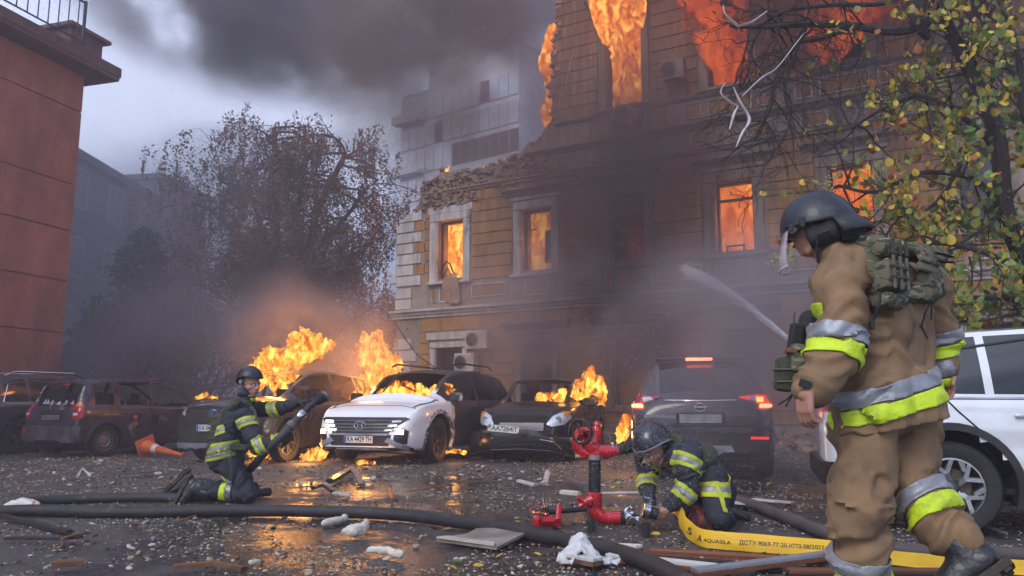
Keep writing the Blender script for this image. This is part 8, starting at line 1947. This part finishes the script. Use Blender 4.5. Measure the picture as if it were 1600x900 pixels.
# fires inside the building
def win_fire(label, w, d0, d1, mat, light, top=None, grow=0., zoff=0., lc=(1, .36, .08)):
    a, b, c, d = w; mb = MB(); nx_, nz_ = 10, 16; d = top or d
    me = bpy.data.meshes.new('flame'); bm = bmesh.new(); bmesh.ops.create_cube(bm, size=1.); bmesh.ops.subdivide_edges(bm, edges=bm.edges[:], cuts=9, use_grid_fill=True)
    for v in bm.verts: v.co = Vector(((a+b)/2+v.co.x*(b-a+.5+grow), (d0+d1)/2+v.co.y*(d1-d0), (c+d)/2+zoff+v.co.z*(d-c+.3)))
    for v in bm.verts: v.co += Vector((mn.noise(v.co*1.9)*.12, 0, mn.noise(v.co*1.7+Vector((9, 0, 0)))*.2))
    for v in bm.verts: v.co = BLM @ v.co
    bm.to_mesh(me); bm.free(); ce = BLM @ Vector(((a+b)/2, (d0+d1)/2, (c+d)/2)); me.transform(Matrix.Translation(-ce)); o = obj('flame', me, mat); o.location = ce; tag(o, label, 'flame', 'fires inside the ochre building')
    if light: l = bpy.data.lights.new('flame_light', 'POINT'); l.energy = light*.38; l.color = lc; l.shadow_soft_size = .35; lo_ = bpy.data.objects.new('flame_light', l); COL.objects.link(lo_); lo_.parent = o; lo_.location = (BLM.to_3x3() @ Vector((0, -(d1-d0)/2-.12, 0)))
win_fire('bright yellow fire filling the leftmost first-floor window', FW[0], .58, 1.5, F_WIN, 60); win_fire('bright orange fire in the second first-floor window, half behind a board', FW[1], .58, 1.5, F_WIN, 60)
win_fire('dull red fire glow deep in the smoke-veiled third first-floor window', FW[2], 1.6, 2.2, fire_mat('flame_ember_glow', .10, 1.5, 3., .3, .7, 1., step=.6), 0); win_fire('even orange fire behind the transom in the fourth first-floor window', FW[3], .58, 1.6, F_ORG, 70); win_fire('red-orange fire in the window behind the walking firefighter\'s helmet', FW[4], .58, 1.6, fire_mat('flame_deep_orange', .42, 3.0, 14., .15, .62, .9, step=.35), 50)
def up_flame(label, s0, chain, mat, light, amp=.22, ly=-1.3):
    mb = MB(); P_ = [(BLM @ Vector((x, y, z)), r) for x, y, z, r in chain]
    for (a, ra), (b, rb) in zip(P_, P_[1:]): cap(mb, a, ra, b, rb, 14)
    me = organic(mb, .08, 2)
    for v in me.vertices: p = v.co; d = mn.fractal(Vector((p.x*1.6, p.y*1.6, p.z*1.1)), .9, 2.1, 4); v.co = p+v.normal*amp*d+Vector((0, 0, max(0, d)*amp))
    c = sum((p for p, r in P_), Vector())/len(P_); me.transform(Matrix.Translation(-c)); me.materials.clear(); o = obj('flame', me, mat); o.location = c; tag(o, label, 'flame', 'fires inside the ochre building')
    if light: l = bpy.data.lights.new('flame_light', 'POINT'); l.energy = light*.38; l.color = (1, .34, .07); l.shadow_soft_size = .5; lo_ = bpy.data.objects.new('flame_light', l); COL.objects.link(lo_); lo_.parent = o; lo_.location = BLM.to_3x3() @ Vector((-.3 if ly > 0 else 0, ly, 0))
F_BIG = fire_mat('flame_tall', .82, 4.2, 26., .38, .66, .34, step=.2)
up_flame('tall orange flames pouring out of the upper window above the hanging air conditioner', 0, [(8.14, .9, 10.1, .5), (8.14, .5, 11.2, .55), (8.12, -.15, 12.2, .78), (8.15, -.5, 13.2, .95), (8.2, -.7, 15.0, 1.1)], F_BIG, 350)
win_fire('fire standing in the upper window opening above the hanging air conditioner', UW[0], .3, 1.2, F_BIG, 0)
up_flame('orange flames curling round the broken edge of the upper wall', 0, [(5.55, .45, 9.3, .22), (5.45, .5, 10.0, .30), (5.6, .5, 10.7, .20), (5.45, .5, 11.6, .30), (5.7, .5, 12.6, .26)], F_BIG, 420, .16, 1.2)
up_flame('short flame tongue at the very top of the broken wall edge', 0, [(5.95, .5, 13.2, .18), (6.1, .5, 14.2, .25)], F_BIG, 0, .14)
up_flame('smoky red fire behind the bare branches in the second upper window', 0, [(11.1, .3, 9.9, .55), (11.0, -.2, 11.2, .8), (10.9, -.5, 12.6, 1.1), (11.2, -.8, 14.4, 1.3)], F_RED, 140, .3)
up_flame('smoky red fire behind the branches in the third upper window', 0, [(13.6, .1, 10.2, .6), (14.1, -.2, 10.8, .9), (14.9, -.4, 11.5, 1.0), (15.6, -.5, 12.2, .9), (13.6, -.4, 12.0, .8)], F_RED, 140, .3)
# small red glows on top of the stump
for px, py, r_ in ((698, 262, 3), (742, 268, 4), (752, 262, 3)): flame('small flame on the rubble crest of the broken wall', [(px, py+4, r_), (px+3, py, r_*.8)], 25., F_LOW, 0, voxel=.03, amp=.05, group='small flames on the wall crest')
# ================================================================ SMOKE
def smoke(label, x0, x1, y0, y1, z0, z1, col, dens, scale, lo, hi, stretch=(1, 1, 1), step=.8, off=(0, 0, 0), name='smoke', detail=3., rz=0., fin=.15):
    c = Vector(((x0+x1)/2, (y0+y1)/2, (z0+z1)/2)); mb = MB().box(x0-c.x, x1-c.x, y0-c.y, y1-c.y, z0-c.z, z1-c.z)
    o = obj(name, mb, vol_mat('smoke_'+label.split()[0]+str(int(abs(x0*10+z1))), col, dens, scale, lo, hi, stretch, detail, step=step, off=off, fin=fin)); o.location = c; o.rotation_euler = (0, 0, rz); tag(o, label, kind='stuff'); return o
DKS = (.30, .24, .27); BRS = (.34, .23, .22); LTS = (.70, .62, .72)
smoke('dark smoke plume drifting over the collapsed corner', -27, 9, 30, 50, 15.7, 39.3, (.58, .49, .58), .8, .21, .45, .62, (1, 1, 1.2), off=(3.1, 0, 1.2), detail=5., step=.5, fin=.32)
smoke('brown smoke billowing at the broken wall edge', -9, 3.4, 24, 33, 6.5, 24, (.60, .42, .40), .7, .32, .36, .66, off=(1, 2, 0))
smoke('dark smoke rolling up the middle of the facade', -1.6, 6.4, 14.5, 24, -2, 12.5, (.27, .20, .205), .62, .38, .34, .66, (1, 1, .8), off=(4, 0, 0))
smoke('brown smoke hiding the upper windows on the right', 1.5, 12., 12.5, 19.5, 7.2, 17, (.24, .14, .13), .8, .3, .34, .64, off=(0, 5, 1))
smoke('lilac smoke bank around the birch and conifer', -26, -3.2, 21.5, 40, -2, 15, (.60, .58, .74), .13, .16, .28, .68, off=(0, 1, 3))
smoke('low dense smoke behind the parked cars', -15, -2.0, 17.8, 25, -.5, 5.2, (.62, .56, .68), .5, .42, .38, .66, off=(2, 0, 0))
smoke('orange-lit smoke over the burning cars', -6.2, -1.2, 13.8, 18.5, .2, 4.2, (.72, .58, .60), .7, .7, .40, .66, off=(2, 3, 0))
smoke('pale smoke blowing from the white SUV across to the black sedan', -1.9, 3.0, 14.6, 18.5, .6, 5.0, (.66, .58, .68), .95, .6, .38, .66, off=(2, 0, 5))
smoke('water mist around the dark crossover', .9, 5.0, 6.9, 12.6, -.3, 3.6, (.85, .76, .86), .62, .6, .32, .66, name='water_mist', off=(5, 0, 0))
# ================================================================ WATER
WM_ = bpy.data.materials.new('water_droplets'); WM_.use_nodes = True; p_ = WM_.node_tree.nodes['Principled BSDF']; p_.inputs['Base Color'].default_value = (.55, .52, .56, 1); p_.inputs['Roughness'].default_value = .2
R = np.random.default_rng(4); V = []; Fc = []
T4 = np.array([(1, 1, 1), (-1, -1, 1), (-1, 1, -1), (1, -1, -1)])*.8; TF = np.array([(0, 1, 2), (0, 3, 1), (0, 2, 3), (1, 3, 2)])
def drops(P_, S_):
    for p, s in zip(P_, S_): V.append(T4*s+np.array(p)); Fc.append(TF+4*(len(V)-1))
def flush(name, label, cat=None, kind='stuff'):
    global V, Fc
    mb = MB(); mb.v = [tuple(v) for v in np.concatenate(V)]; mb.f = [tuple(f) for f in np.concatenate(Fc)]; o = obj(name, mb, WM_); tag(o, label, cat, kind=kind); V = []; Fc = []; return o
ja, jb = at(1268, 560, 6.6), at(1068, 418, 12.5); J_ = []; Sx = []
for k in range(13000):
    t = R.random()**1.15; c = ja.lerp(jb, t)+Vector((0, 0, .25*math.sin(PI*t)*.4)); w = .006+.036*t**1.6*(1 if R.random() < .75 else 2.6); g3 = R.normal(size=3)*w; g3[2] -= abs(R.normal())*w*.7; J_.append((c.x+g3[0], c.y+g3[1], c.z+g3[2])); Sx.append((.0025+.006*R.random())*(1.1-.4*t))
drops(J_, Sx); o = flush('water_jet', 'white water jet rising leftward from behind the walking firefighter toward the smoky facade', 'water jet'); del o['kind']
P_ = []; Sx = []
for k in range(6500):
    px = R.normal(1090, 130); py = R.normal(610, 130); Y = R.uniform(5.2, 13)
    if not (820 < px < 1300 and 250 < py < 840): continue
    q = at(px, py, Y)
    if q.z < .02: continue
    P_.append(tuple(q)); Sx.append(R.uniform(.5, 1)*Y/FPX*.62)
for k in range(900):
    px = R.normal(1010, 40); py = R.normal(735, 50); q = at(px, py, R.uniform(6.0, 6.4)); P_.append(tuple(q)); Sx.append(R.uniform(.0015, .0032))
drops(P_, Sx); flush('water_spray', 'fine water droplets hanging in the air over the crossover and crouching firefighter')
# embers and ash flakes
em = MB(); rs = random.Random(77)
for k in range(150):
    px, py = rs.uniform(640, 1300), rs.uniform(40, 560); q = at(px, py, rs.uniform(9, 20)); s = q.y/FPX*rs.uniform(.35, .9); em.add([q+Vector((s, 0, 0)), q+Vector((-s, s*.3, s)), q+Vector((0, s, -s)), q+Vector((0, -s, s))], [(0, 1, 2), (0, 3, 1), (0, 2, 3), (1, 3, 2)])
e_ = obj('ash_flakes', em, M('pale_ash', (.55, .5, .5), .8)); tag(e_, 'pale ash flakes drifting in front of the burning facade', kind='stuff')
# ================================================================ AIR
hz = MB().box(-70, 70, -4, 130, -1, 66)
hz_o = obj('haze', hz, vol_mat('haze_air', (.82, .76, .86), .0075, homog=True)); tag(hz_o, 'thin purplish smoke haze filling the whole yard', kind='stuff')
